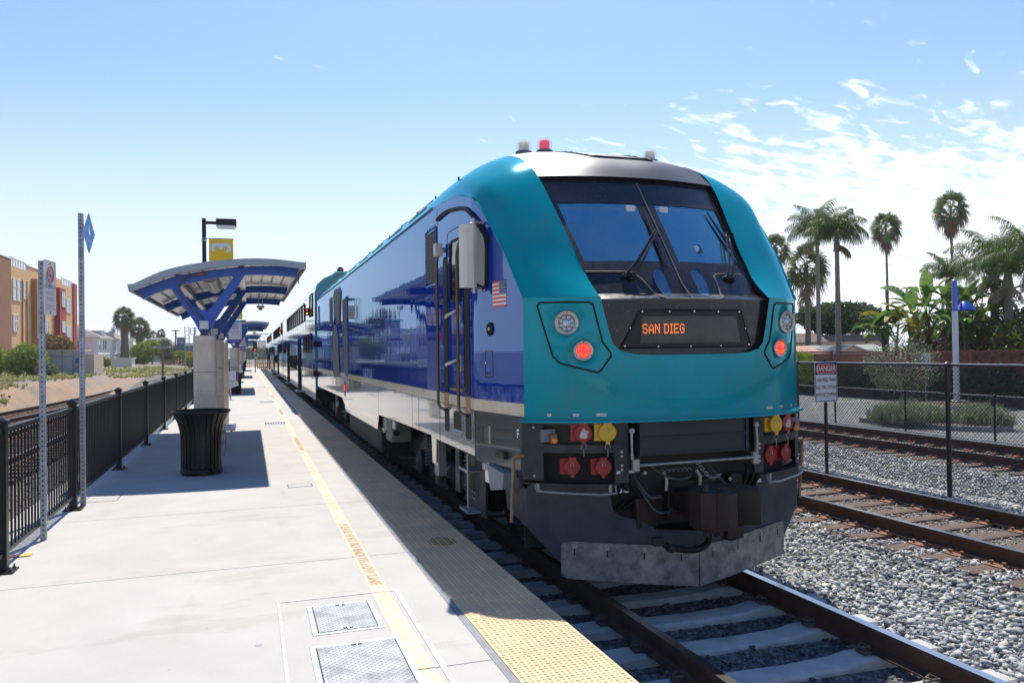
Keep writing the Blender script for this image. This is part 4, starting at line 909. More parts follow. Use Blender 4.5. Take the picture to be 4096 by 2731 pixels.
    mb = MB(); mb.tube([spt(s, y, z, .0) for y, z in [(a, b+.0) for a, b in ZT[:7]]], .009, 6); mb.build('nose_seam', teal_m, loco, smooth=True)
    # louvre panels
    lou = mat('brown_louvre_mesh', (.055, .045, .04), .6, var=.2, vscale=60, bump=.003, bscale=120)
    for rct in ((8.78, 9.30, 2.83, 3.41), (20.6, 21.2, 2.79, 3.42), (24.45, 24.75, 2.82, 3.42)):
        mb = MB(); patch(mb, rr(*rct, .015), .008, .01); v_ = mb.build('louvre', lou, loco)
        mb = MB(); a, b, c, d = rct; 
        for k in range(14): z = c+(d-c)*(k+.5)/14; patch(mb, [(a+.02, z-.004), (b-.02, z-.004), (b-.02, z+.006), (a+.02, z+.006)], .014, .006)
        mb.build('louvre_slat', lou, v_)
        ringt(rr(a-.015, b+.015, c-.03, d+.03, .02), .006, .008, 'louvre_frame', blue_m, v_)
    tri = mat('intake_mesh', (.07, .065, .06), .55, var=.25, vscale=50, bump=.003, bscale=110)
    for poly in ([(20.4, 1.60), (20.55, 2.4), (19.9, 3.0), (19.2, 2.4), (18.95, 1.58), (18.7, 1.5), (20.2, 1.45)], [(20.2, 3.45), (20.0, 2.72), (18.85, 2.72), (18.5, 3.45), (18.8, 3.56), (19.9, 3.58)], [(18.1, 1.62), (18.1, 3.2), (17.35, 3.25), (17.25, 1.60), (17.5, 1.5)]):
        mb = MB(); patch(mb, poly, .006, .01); im_ = mb.build('air_intake', tri, loco); ringt(poly, .006, .014, 'intake_frame', blue_m, im_)
    # rivet dots, gauge, sand hatch, flag, lettering
    mb = MB()
    for (y, z) in [(8.75-.17*k+.0, 3.455) for k in range(0)]+[(8.82+.14*k, 3.46) for k in range(4)]+[(8.8+.12*k, 2.76) for k in range(5)]: mb.lathe([(.011, 0), (.009, .004), (0, .005)], spt(s, y, z, .001), 8, (s, 0, 0))
    mb.build('rivet', rub_m, sd_, fix=False)
    nd = Vector((s*.985, -.171, 0))
    g_ = Vector(spt(s, 6.91, 2.235)); mb = MB(); mb.lathe([(.062, 0), (.062, .012), (.048, .018), (.04, .006), (0, .006)], g_, 24, nd); gg = mb.build('fuel_gauge_port', rub_m, loco, smooth=30)
    mb = MB(); mb.lathe([(.018, 0), (.018, .02), (.0, .022)], g_, 12, nd); mb.build('port_plug', ring_m, gg)
    ringt(rr(6.87, 7.02, 1.80, 2.04, .02), .001, .0035, 'sand_hatch', rub_m, loco, 4); mb = MB(); mb.lathe([(.014, 0), (.014, .01), (0, .012)], spt(s, 7.0, 1.925), 10, nd); mb.build('hatch_lock', chrm, loco)
    tang = Vector((s*.171, .985, 0)) if s > 0 else Vector((.171, -.985, 0))
    rd = Vector((0, 0, 0))+(tang if s < 0 else tang)     # reading direction
    dirn = Vector((.171, -.985, 0)) if s < 0 else Vector((.171, .985, 0))
    text('SAND', 'lettering', rub_m, sd_, Vector(spt(s, 6.95, 1.835, .004)), dirn, (0, 0, 1), .035, .9)
    text('F', 'lettering', mat('white_stencil', (.75, .75, .72), .5), loco, Vector(spt(s, 6.42, 1.33, .005)), dirn, (0, 0, 1), .11, .7, bold=.003)
    mb = MB(); patch(mb, [(6.94, 1.20), (7.08, 1.20), (7.08, 1.36), (6.94, 1.36)], .003, .003); nt_ = mb.build('notice_sticker', mat('beige_sticker', (.62, .56, .44), .5, var=.1), loco)
    mb = MB()
    for k in range(9): patch(mb, [(6.955, 1.215+.015*k), (7.065, 1.215+.015*k), (7.065, 1.219+.015*k), (6.955, 1.219+.015*k)], .0042, .001)
    mb.build('notice_lines', mat('sticker_ink', (.25, .22, .18), .6), nt_)
    fl = MB(); n = 13; z0, z1, ya, yb = 2.425, 2.655, 6.60, 6.855
    for k in range(n):
        if k % 2 == 0: patch(fl, [(ya, z0+(z1-z0)*k/n), (yb, z0+(z1-z0)*k/n), (yb, z0+(z1-z0)*(k+1)/n), (ya, z0+(z1-z0)*(k+1)/n)], .003, .0025)
    fo = fl.build('flag_decal', mat('flag_red', (.72, .03, .03), .4), loco, fix=False)
    fl = MB()
    for k in range(1, n, 2): patch(fl, [(ya, z0+(z1-z0)*k/n), (yb, z0+(z1-z0)*k/n), (yb, z0+(z1-z0)*(k+1)/n), (ya, z0+(z1-z0)*(k+1)/n)], .003, .0025)
    fl.build('flag_white', mat('flag_white', (.78, .78, .76), .4), fo, fix=False)
    fl = MB(); zc_ = z0+(z1-z0)*6/n; patch(fl, [(ya, zc_), (ya+.125, zc_), (ya+.125, z1), (ya, z1)], .0045, .003); fl.build('flag_canton', mat('flag_blue', (.02, .03, .12), .4), fo)
    fl = MB()
    for i in range(6):
        for j in range(5): fl.lathe([(.0055, 0), (0, .0005)], spt(s, ya+.012+.0202*i, zc_+.012+.024*j, .0048), 5, nd)
    fl.build('flag_stars', mat('flag_white', (.78, .78, .76), .4), fo, fix=False)
    # mirror housing, step light
    x0, x1 = sorted((CXT-s*0+s*(CXT-1.827), CXT+s*(CXT-1.972)))
    if s > 0: x0, x1 = CXT+1.40, CXT+1.45     # folded flat on the far side
    mb = MB(); pr = [(x0, 7.06), (x0+.02, 6.995), (x0+.05, 6.975), (x1-.03, 6.975), (x1, 6.99), (x1, 7.07)]; mb.prism(pr, 2.615, 3.185, 'Z'); mr = mb.build('mirror_housing', mat('white_mirror_shell', (.68, .64, .56), .4, coat=.3, var=.08), loco)
    for z in (3.20, 2.595) if s < 0 else (): mb = MB(); mb.tube([spt(s, 7.05, z, .11), spt(s, 7.05, z+.02, .04), spt(s, 7.0, z, .0)], .014, 8); mb.tube([spt(s, 7.03, z-.03, .09), spt(s, 7.03, z+.05, .09)], .018, 8); mb.build('mirror_bracket', ring_m, mr)
    mb = MB(); xa, xb = sorted((CXT+s*(CXT-1.90), CXT+s*(CXT-1.985))); mb.cbox(xa, xb, 8.36, 8.46, 3.06, 3.20, .015); mb.tube([spt(s, 8.41, 3.13, .03), spt(s, 8.42, 3.13, 0)], .03, 10); mb.build('side_camera', mat('cream_plastic', (.62, .58, .50), .4), loco)
    # corner grab iron
    mb = MB(); a = [spt(s, 6.33, 1.16, -.03), spt(s, 6.33, 1.165, .06), spt(s, 6.36, 1.14, .075), spt(s, 6.37, 1.06, .075), spt(s, 6.42, .60, .07)]; mb.tube(a, .016, 10); mb.build('grab_iron', rustp, loco, smooth=True)
    # nose cheeks
    rowsC = [
     [(.81, 5.97, 2.47), (1.0, 6.065, 2.475), (1.2, 6.18, 2.475), (1.355, 6.31, 2.475)],
     [(.82, 6.25, 2.70), (1.02, 6.345, 2.76), (1.24, 6.46, 2.82), (1.405, 6.6, 2.87)],
     [(.87, 6.62, 3.17), (1.08, 6.66, 3.17), (1.30, 6.73, 3.165), (1.449, 6.85, 3.14)],
     [(.935, 7.035, 3.67), (1.15, 7.03, 3.61), (1.37, 7.05, 3.52), (1.495, 7.12, 3.40)],
     [(.96, 7.40, 3.91), (1.19, 7.37, 3.82), (1.41, 7.34, 3.67), (1.52, 7.33, 3.51)],
     [(.97, 7.90, 4.06), (1.20, 7.88, 3.96), (1.43, 7.84, 3.79), (1.52, 7.81, 3.61)],
     [(.97, 8.50, 4.10), (1.20, 8.50, 4.00), (1.43, 8.50, 3.83), (1.52, 8.51, 3.66)],
     [(.97, 9.30, 4.10), (1.20, 9.30, 4.00), (1.43, 9.30, 3.83), (1.52, 9.30, 3.66)]]
    def cr3(P, k):
        Q = [P[0]]+P+[P[-1]]; o_ = []
        for i in range(1, len(Q)-2):
            for j in range(k):
                t = j/k; o_.append(tuple(.5*(2*Q[i][c]+(Q[i+1][c]-Q[i-1][c])*t+(2*Q[i-1][c]-5*Q[i][c]+4*Q[i+1][c]-Q[i+2][c])*t*t+(-Q[i-1][c]+3*Q[i][c]-3*Q[i+1][c]+Q[i+2][c])*t**3) for c in range(3)))
        o_.append(P[-1]); return o_
    cols = [cr3([r[j] for r in rowsC], 6) for j in range(4)]; Gr = [cr3([cols[j][i] for j in range(4)], 6) for i in range(len(cols[0]))]
    mb = MB(); mb.grid([[(CXT+s*w_, y, z) for w_, y, z in r] for r in Gr]); mb.build('nose_cheek', teal_m, loco, smooth=50)
    # rear roof
    prof = [(1.52, 3.66), (1.48, 3.745), (1.43, 3.83), (1.32, 3.925), (1.20, 4.0), (1.08, 4.06), (.97, 4.10)]
    mb = MB(); mb.grid([[(CXT+s*w_, y, z) for w_, z in prof] for y in [9.3, 12, 15, 18, 21, 25.3]]); rf_ = mb.build('roof_shoulder', teal_m, loco, smooth=50)
    mb = MB()
    for k in range(9): y = 9.6+1.7*k; mb.add([(CXT+s*1.45, y, 3.77), (CXT+s*1.45, y+1.1, 3.77), (CXT+s*1.33, y+1.0, 3.90), (CXT+s*1.33, y+.1, 3.90), (CXT+s*1.462, y, 3.792), (CXT+s*1.462, y+1.1, 3.792), (CXT+s*1.342, y+1.0, 3.922), (CXT+s*1.342, y+.1, 3.922)], [(4, 5, 6, 7), (0, 1, 5, 4), (2, 3, 7, 6), (1, 2, 6, 5), (3, 0, 4, 7)])
    mb.build('roof_grille', lou, rf_)
    mb = MB()
    for k in range(7): mb.tube([(CXT+s*1.40, 8.2+k*1.1, 3.84), (CXT+s*1.40, 8.2+k*1.1, 3.885)], .010, 6)
    mb.build('roof_bolt', rub_m, rf_)
# silver cap
capc = [[(0, 6.885, 3.66), (.35, 6.91, 3.668), (.7, 6.975, 3.672), (.935, 7.035, 3.67)], [(0, 7.10, 3.845), (.35, 7.13, 3.86), (.7, 7.24, 3.86), (.95, 7.25, 3.82)], [(0, 7.45, 4.02), (.35, 7.45, 4.01), (.7, 7.43, 3.965), (.96, 7.40, 3.91)], [(0, 7.95, 4.16), (.35, 7.95, 4.15), (.7, 7.92, 4.12), (.97, 7.90, 4.06)], [(0, 8.5, 4.205), (.35, 8.5, 4.195), (.7, 8.5, 4.16), (.97, 8.5, 4.10)], [(0, 9.3, 4.21), (.35, 9.3, 4.20), (.7, 9.3, 4.165), (.97, 9.3, 4.10)]]
full = [[(-a, b, c) for a, b, c in r[:0:-1]]+r for r in capc]
def cr3(P, k):
    Q = [P[0]]+P+[P[-1]]; o_ = []
    for i in range(1, len(Q)-2):
        for j in range(k):
            t = j/k; o_.append(tuple(.5*(2*Q[i][c]+(Q[i+1][c]-Q[i-1][c])*t+(2*Q[i-1][c]-5*Q[i][c]+4*Q[i+1][c]-Q[i+2][c])*t*t+(-Q[i-1][c]+3*Q[i][c]-3*Q[i+1][c]+Q[i+2][c])*t**3) for c in range(3)))
    o_.append(P[-1]); return o_
cols = [cr3([r[j] for r in full], 6) for j in range(7)]; Gr = [cr3([cols[j][i] for j in range(7)], 5) for i in range(len(cols[0]))]
mb = MB(); mb.grid([[(CXT+w_, y, z) for w_, y, z in r] for r in Gr]); capo = mb.build('roof_cap', cap_m, loco, smooth=50)
def capz(w, y):
    best = None
    for r in Gr:
        for p in r:
            d = (p[0]-w)**2+(p[1]-y)**2
            if best is None or d < best[0]: best = (d, p[2])
    return best[1]
mb = MB(); mb.grid([[(CXT+w_, y, z) for w_, z in ((-.97, 4.10), (-.7, 4.165), (-.35, 4.20), (0, 4.21), (.35, 4.20), (.7, 4.165), (.97, 4.10))] for y in (9.3, 14, 20, 25.3)]); mb.build('roof', cap_m, loco, smooth=50)
def capzi(w, y):
    tot = 0; acc = 0
    for r in Gr:
        for p in r:
            d = (p[0]-w)**2+(p[1]-y)**2+1e-6
            if d < .02: tot += 1/d**2; acc += p[2]/d**2
    return acc/tot
hl = [(CXT-.40, 8.3), (CXT-.40, 7.7), (CXT-.33, 7.45), (CXT-.26, 7.33), (CXT-.2, 7.30), (CXT+.42, 7.32), (CXT+.44, 7.40), (CXT+.36, 7.7), (CXT+.36, 8.3)]
hp = []
for a, b in zip(hl[:-1], hl[1:]):
    for k in range(6): hp.append((a[0]+(b[0]-a[0])*k/6, a[1]+(b[1]-a[1])*k/6))
mb = MB(); mb.tube([(x, y, capzi(x-CXT, y)+.002) for x, y in hp], .011, 6, cap=True); mb.build('roof_hatch_seam', rub_m, capo, smooth=True)
mb = MB(); mb.tube([(x-.008, y-.02, capzi(x-CXT, y-.02)+.004) for x, y in hp], .008, 6); mb.build('roof_hatch_lip', cap_m, capo, smooth=True)
# beacons
clr = mat('beacon_clear_shell', (.92, .93, .93), .15, coat=1); t_, b_ = nodes_of(clr); b_.inputs['Alpha'].default_value = .22
for w_, col, nm in ((-.735, (.78, .76, .62), 'pale'), (-.50, (.80, .02, .06), 'red'), (.76, (.78, .76, .62), 'pale')):
    zb = capzi(w_, 8.0)-.005; c = (CXT+w_, 8.0, zb)
    mb = MB(); mb.lathe([(.09, -.02), (.09, .018), (.083, .024)], c, 28); bo = mb.build('beacon', mat('beacon_base', (.12, .14, .15), .4), loco, smooth=40)
    mb = MB(); mb.lathe([(.084, .022), (.082, .09), (.076, .125), (.06, .142), (0, .148)], c, 28); mb.build('beacon_shell', clr, bo, smooth=True)
    mb = MB(); mb.lathe([(.056, .022)]+[(.056-.003*(k % 2), .03+.008*k) for k in range(12)]+[(.05, .125), (0, .128)], c, 24); bl_ = mb.build('beacon_lens', mat('beacon_'+nm, col, .35, coat=.3, emit=((1, .02, .05), .25) if nm == 'red' else None), bo, smooth=30)
for nm_ in ('beacon_pale', 'beacon_red'): q_ = MATS[nm_].node_tree.nodes['Principled BSDF']; q_.inputs['Subsurface Weight'].default_value = 1; q_.inputs['Subsurface Scale'].default_value = .08; q_.inputs['Subsurface Radius'].default_value = (1, .9, .7)
# front teal panel
E_ = [(0, 1.985), (.2, 1.985), (.4, 1.987), (.55, 1.995), (.66, 2.025), (.715, 2.08), (.75, 2.2), (.78, 2.33), (.81, 2.47)]
O_ = [(0, 1.46), (.3, 1.46), (.6, 1.46), (.85, 1.46), (1.05, 1.46), (1.2, 1.46), (1.355, 1.46), (1.355, 1.95), (1.355, 2.475)]
def dens2(P, k):
    o_ = []
    for a, b in zip(P[:-1], P[1:]):
        for j in range(k): o_.append((a[0]+(b[0]-a[0])*j/k, a[1]+(b[1]-a[1])*j/k))
    o_.append(P[-1]); return o_
Ed, Od = dens2(E_, 6), dens2(O_, 6)
def bulge(w, z):
    r = math.sqrt((w/1.20)**2+((z-2.25)/.70)**2); return -.018*sstep(1.03, .92, r)
def pocket(w, z):
    o_ = 0
    for (cw, cz, r) in ((1.065, 2.258, .155), (.945, 2.028, .13)):
        d = math.hypot(abs(w)-cw, z-cz); o_ += .022*sstep(r, r*.62, d)
    return min(o_, .024)
def fsurf(w, z): return Yf(w)+bulge(w, z)+pocket(w, z)
G = []
for s in (-1, 1):
    G = []
    for (ew, ez), (ow, oz) in zip(Ed, Od):
        row = []
        for k in range(29):
            t = k/28; w_ = ew+(ow-ew)*t; z = ez+(oz-ez)*t; row.append((CXT+s*w_, fsurf(w_, z), z))
        G.append(row)
    mb = MB(); mb.grid(G); fp = mb.build('front_panel', teal_m, loco, smooth=60)
    # rolled mask rim
    mb = MB(); mb.grid([[(CXT+s*w_, Yf(w_)+bulge(w_, z), z), (CXT+s*(w_-.002), Yf(w_)+.05, z+.002)] for w_, z in Ed]); mb.build('mask_rim', rub_m, fp)
    # black pentagon seal round the lamps
    pent = [(1.262, 2.405), (1.245, 2.43), (.90, 2.423), (.868, 2.405), (.80, 2.10), (.735, 2.005), (.735, 1.978), (.82, 1.862), (.85, 1.850), (1.11, 1.930), (1.16, 1.985), (1.225, 2.245)]
    pd = []
    Q = pent
    for i in range(len(Q)):
        a, b = Q[i], Q[(i+1) % len(Q)]
        for k in range(6): pd.append((a[0]+(b[0]-a[0])*k/6, a[1]+(b[1]-a[1])*k/6))
    mb = MB(); mb.tube([(CXT+s*w_, fsurf(w_, z)-.002, z) for w_, z in pd], .008, 5, closed=True); lp_ = mb.build('lamp_panel_seal', rub_m, loco, smooth=True)
    for cw, cz, r, nm in ((1.065, 2.258, .100, 'headlight'), (.945, 2.028, .083, 'tail_light')):
        c = Vector((CXT+s*cw, Yf(cw)-.022, cz)); ax = Vector((s*.22, -.975, 0)).normalized()
        mb = MB(); mb.lathe([(r, -.05), (r, .010), (r-.004, .014), (r*.72, .010), (r*.70, .0), (r*.70, -.03)], c, 40, ax); h = mb.build(nm, ring_m, loco, smooth=35)
        u_ = ax.cross(Vector((0, 0, 1))).normalized(); v_ = Vector((0, 0, 1))
        mb = MB()
        for k in range(6 if nm == 'headlight' else 3): a = R_(90+k*(60 if nm == 'headlight' else 120)); mb.lathe([(.0055, 0), (.0055, .002), (0, .0025)], c+(u_*math.cos(a)+v_*math.sin(a))*r*.85+ax*.012, 8, ax)
        mb.build('screw', rub_m, h, fix=False)
        if nm == 'headlight':
            mb = MB(); mb.lathe([(r*.70, -.012), (r*.66, -.02), (0, -.022)], c, 36, ax); mb.build('reflector', mat('headlight_back', (.03, .05, .10), .25, metal=.7), h, smooth=True)
            mb = MB(); mb.lathe([(.034, -.02), (.032, .0), (.02, .009), (0, .012)], c, 24, ax)
            for k in range(8): a = R_(k*45+22); mb.lathe([(.016, -.018), (.015, -.002), (.009, .004), (0, .005)], c+(u_*math.cos(a)+v_*math.sin(a))*.051, 14, ax)
            mb.build('led_lens', mat('led_lens_silver', (.50, .54, .58), .12, metal=.6, coat=1), h, smooth=True)
            mb = MB(); mb.lathe([(r*.70, .004), (r*.5, .010), (0, .013)], c, 32, ax); mb.build('cover_glass', lglass, h, smooth=True)
        else:
            mb = MB(); mb.lathe([(r*.70, -.005)]+[(r*(.70-.08*k), .002+.0035*k) for k in range(1, 6)]+[(0, .022)], c, 32, ax); ln = mb.build('lens', redlit, h, smooth=True)
            mb = MB(); mb.box(c+ax*.0195, (r*1.15, .004, .004)); mb.build('lens_bar', mat('dark_red', (.25, .005, .005), .4), ln)
            mb = MB()
            for k in range(-4, 5): mb.box(c+u_*(k*.011)+ax*(.018-.0006*k*k), (.0025, .003, r*1.2*math.sqrt(max(.05, 1-(k/5.2)**2)))); 
            mb.build('lens_rib', mat('orange_lens', (.9, .25, .04), .3, emit=((1, .16, .03), .8)), ln)
# black mask (lower) and windscreen surround
Wz = [(1.985, .53), (2.0, .60), (2.03, .68), (2.09, .72), (2.3, .77), (2.47, .81), (2.70, .82), (3.17, .87), (3.67, .925)]
def Yws(w, z): return 6.12+.13*(w/.82)**2+(z-2.70)*.79
def Ym(w, z, off=.035):
    if z < 2.45: return Yf(w)+off+.0
    a = Yf(w)+off; b = Yws(w, z)+off; t = sstep(2.45, 2.50, z); return a*(1-t)+b*t
zs_ = [1.985, 1.995, 2.01, 2.03, 2.05, 2.09, 2.16, 2.24, 2.32, 2.40, 2.45, 2.47, 2.50, 2.58, 2.66, 2.715, 2.80, 3.1, 3.385, 3.5, 3.60, 3.67]
fr = [-1, -.93, -.8, -.62, -.44, -.27, -.10, -.05, .05, .10, .27, .44, .62, .8, .93, 1]
mb = MB()
for i in range(len(zs_)-1):
    for j in range(len(fr)-1):
        z0, z1 = zs_[i], zs_[i+1]; f0, f1 = fr[j], fr[j+1]
        if z0 >= 2.79 and z1 <= 3.39 and (-.93 <= f0 < -.10 or .10 <= f0 < .93): continue
        W0, W1 = lin(Wz, z0), lin(Wz, z1)
        mb.add([(CXT+W0*f0, Ym(W0*f0, z0), z0), (CXT+W0*f1, Ym(W0*f1, z0), z0), (CXT+W1*f1, Ym(W1*f1, z1), z1), (CXT+W1*f0, Ym(W1*f0, z1), z1)], [(0, 1, 2, 3)])
mk = mb.build('front_mask', mask_m, loco, smooth=25)
# side walls of the windscreen recess
for s in (-1, 1):
    zz = [2.47, 2.6, 2.7, 2.9, 3.17, 3.4, 3.67]
    mb = MB(); mb.grid([[(CXT+s*(lin(Wz, z)+.003), Yws(lin(Wz, z), z)-.004 if z > 2.5 else 5.97, z), (CXT+s*(lin(Wz, z)-.012), Ym(lin(Wz, z), z)+.002, z)] for z in zz]); mb.build('recess_wall', rub_m, mk)
mb = MB(); mb.grid([[(CXT+w_, Yws(w_, 3.665)-.01+.0, 3.672), (CXT+w_, Ym(w_, 3.65)+.005, 3.648)] for w_ in [-.93+.1*i for i in range(19)]+[.93]]); mb.build('recess_header', rub_m, mk)
# glass
gl = bpy.data.materials.new('windscreen_glass'); gl.use_nodes = True; t_ = gl.node_tree; t_.nodes.clear()
o_ = t_.nodes.new('ShaderNodeOutputMaterial'); tr_ = t_.nodes.new('ShaderNodeBsdfTransparent'); tr_.inputs[0].default_value = (.90, .96, 1, 1); gs = t_.nodes.new('ShaderNodeBsdfGlossy'); gs.inputs['Roughness'].default_value = .03; gs.inputs[0].default_value = (.42, .92, 1, 1)
df = t_.nodes.new('ShaderNodeBsdfDiffuse'); df.inputs[0].default_value = (.30, .31, .34, 1)
fz = t_.nodes.new('ShaderNodeFresnel'); fz.inputs[0].default_value = 2.3; mx = t_.nodes.new('ShaderNodeMixShader'); t_.links.new(wm('MAXIMUM', fz.outputs[0], .48, nt=t_), mx.inputs[0]); t_.links.new(tr_.outputs[0], mx.inputs[1]); t_.links.new(gs.outputs[0], mx.inputs[2])
mx2 = t_.nodes.new('ShaderNodeMixShader'); co_ = t_.nodes.new('ShaderNodeTexCoord').outputs['Object']; t_.links.new(wm('ADD', wm('MULTIPLY', noise_mask(t_, co_, 50, .62, .74, 2), .35, nt=t_), wm('MULTIPLY', noise_mask(t_, co_, 3, .4, .7, 8), .10, nt=t_), nt=t_), mx2.inputs[0]); t_.links.new(mx.outputs[0], mx2.inputs[1]); t_.links.new(df.outputs[0], mx2.inputs[2]); t_.links.new(mx2.outputs[0], o_.inputs[0])
shade_m = mat('blue_roller_blind', (.24, .70, .98), .7, var=.18, vscale=1.2, col2=(.14, .52, .90)); tubm = mat('pale_blind_roller', (.50, .62, .72), .5)
for s in (-1, 1):
    rows = []
    for z in (2.78, 2.9, 3.1, 3.25, 3.40):
        W = lin(Wz, z); rows.append([(CXT+s*W*f, Ym(W*f, z)+.006, z) for f in (.09, .3, .5, .7, .94)])
    mb = MB(); mb.grid(rows); mb.build('windscreen', gl, loco, smooth=True)
    rows = []
    for z in (2.75, 3.0, 3.2, 3.44):
        W = lin(Wz, z); rows.append([(CXT+s*W*f, Ym(W*f, z)+.032, z) for f in (.05, .3, .5, .7, .98)])
    mb = MB(); mb.grid(rows); sh = mb.build('roller_blind', shade_m, loco, smooth=True)
    mb = MB(); mb.tube([(CXT+s*.10, Ym(.1, 3.33)+.028, 3.335), (CXT+s*.5, Ym(.5, 3.33)+.028, 3.33), (CXT+s*.86, Ym(.86, 3.33)+.028, 3.325)], .016, 10); mb.build('blind_roller', tubm, sh, smooth=True)
    mb = MB(); mb.cbox(CXT+s*.17-.045, CXT+s*.17+.045, Ym(.17, 3.3)+.012, Ym(.17, 3.3)+.05, 3.26, 3.36, .008); mb.build('cab_camera', mat('pale_plastic', (.62, .63, .65), .4), loco)
mb = MB(); mb.lathe([(.055, 0), (.06, .03), (.06, .20), (.05, .22)], (CXT+.33, Ym(.3, 2.93)+.02, 2.93), 20, (.6, .55, -.45)); mb.build('cab_fan', mat('cab_fan_dark', (.03, .05, .12), .4), loco, smooth=40)
mb = MB(); mb.lathe([(.042, 0), (.04, -.008), (0, -.01)], (CXT+.33, Ym(.3, 2.93)+.02, 2.93), 20, (.6, .55, -.45)); mb.build('fan_face', tubm, loco, smooth=40)
# cab interior behind everything
mb = MB(); mb.bx(CXT-1.2, CXT+1.2, 7.6, 7.62, 2.0, 3.5); mb.build('cab_bulkhead', mat('cab_grey', (.2, .22, .25), .7), loco)
trimm = mat('dusty_seal', (.22, .20, .185), .7, var=.3, vscale=30)
tl = [(-.80, 2.702), (-.49, 2.70), (-.40, 2.692), (-.34, 2.62), (-.27, 2.47), (-.22, 2.452), (0, 2.452), (.29, 2.452), (.35, 2.475), (.37, 2.55), (.385, 2.67), (.42, 2.69), (.80, 2.70)]
td = []
for a, b in zip(tl[:-1], tl[1:]):
    for k in range(5): td.append((a[0]+(b[0]-a[0])*k/5, a[1]+(b[1]-a[1])*k/5))
mb = MB(); mb.tube([(CXT+w_, Ym(w_, z)-.004, z) for w_, z in td], .007, 6); mb.build('windscreen_seal', trimm, mk, smooth=True)
mb = MB(); mb.tube([(CXT+.01, Ym(0, z)-.004, z) for z in (2.46, 2.6, 2.8, 3.1, 3.4, 3.62)], .006, 6); mb.build('centre_seal', trimm, mk, smooth=True)
for w_, z, r in ((-.17, 2.60, .07), (.19, 2.60, .07)):
    mb = MB(); mb.add([(CXT+w_+r*math.cos(a), Ym(w_, z+.12*math.sin(a))-.002, z+.12*math.sin(a)) for a in [2*math.pi*k/20 for k in range(20)]], [tuple(range(20))]); mb.build('sensor_window', mat('blue_tint_glass', (.03, .09, .20), .06, coat=1), mk)
# destination sign
bz = [(-.455, 2.36), (.50, 2.358), (.53, 2.33), (.615, 2.06), (.60, 2.04), (.0, 2.025), (-.64, 2.05), (-.655, 2.075), (-.50, 2.33)]
def fpoly(poly, off, th, sub=8):
    d = []
    for i in range(len(poly)):
        a, b = poly[i], poly[(i+1) % len(poly)]
        for k in range(sub): d.append((a[0]+(b[0]-a[0])*k/sub, a[1]+(b[1]-a[1])*k/sub))
    return d
def strip_panel(mb, wl, zb_, zt_, off, sub=14, cut=None):
    rows = []
    for k in range(sub+1):
        t = k/sub; wb = wl[0][0]+(wl[0][1]-wl[0][0])*t; wt = wl[1][0]+(wl[1][1]-wl[1][0])*t
        rows.append([(CXT+wb, Yf(wb)+off, zb_), (CXT+wt, Yf(wt)+off, zt_)])
    mb.grid(rows)
mb = MB(); strip_panel(mb, ((-.63, .60), (-.48, .51)), 2.045, 2.358, .028); sg = mb.build('sign_bezel', mat('sign_bezel_black', (.008, .008, .009), .4, coat=.1, spec=.3), loco)
mb = MB(); d = fpoly([(-.455, 2.358), (.50, 2.356), (.61, 2.045), (-.64, 2.045)], 0, 0); mb.tube([(CXT+w_, Yf(w_)+.028, z) for w_, z in d], .007, 6, closed=True); mb.build('bezel_edge', rub_m, sg, smooth=True)
mb = MB(); strip_panel(mb, ((-.47, .49), (-.455, .445)), 2.085, 2.305, .024); dsp = mb.build('display_glass', mat('display_grey', (.040, .042, .038), .2, coat=.4, spec=.3, var=.4, vscale=5, rvar=.1), sg)
mb = MB()
for w_, z in ((-.446, 2.345), (-.206, 2.345), (.024, 2.345), (.264, 2.343), (.484, 2.343), (.55, 2.2), (.585, 2.06), (.283, 2.052), (-.014, 2.052), (-.311, 2.052), (-.60, 2.06), (-.55, 2.208)): mb.lathe([(.008, 0), (.007, .003), (0, .0035)], (CXT+w_, Yf(w_)+.027, z), 10, (0, -1, 0))
mb.build('screw', chrm, sg, fix=False)
DOT = {'S': ["01110","10001","10000","01110","00001","10001","01110"], 'A': ["00100","01010","10001","10001","11111","10001","10001"], 'N': ["10001","11001","10101","10101","10011","10001","10001"], 'D': ["11110","10001","10001","10001","10001","10001","11110"], 'I': ["111","010","010","010","010","010","111"], 'E': ["11111","10000","10000","11110","10000","10000","11111"], 'G': ["01110","10001","10000","10111","10001","10001","01110"], ' ': ["00","00","00","00","00","00","00"]}
mb = MB(); w_ = -.448; pit = .0132
for chh in 'SAN DIEG':
    for r, rowd in enumerate(DOT[chh]):
        for c, bit in enumerate(rowd):
            if bit == '1':
                for a_ in (0, .5):
                    for b_ in (0, .5):
                        if r == 6 and b_ or c == len(rowd)-1 and a_: pass
                        x = w_+(c+a_*.98)*pit*.66; z = 2.240-(r+b_)*.0116; mb.box((CXT+x, Yf(x)+.0195, z), (.0036, .003, .0044))
    w_ += (len(DOT[chh][0])+1)*pit*.68
mb.build('led_text', mat('amber_led', (.8, .2, .04), .4, emit=((1, .26, .07), .62)), dsp, fix=False)
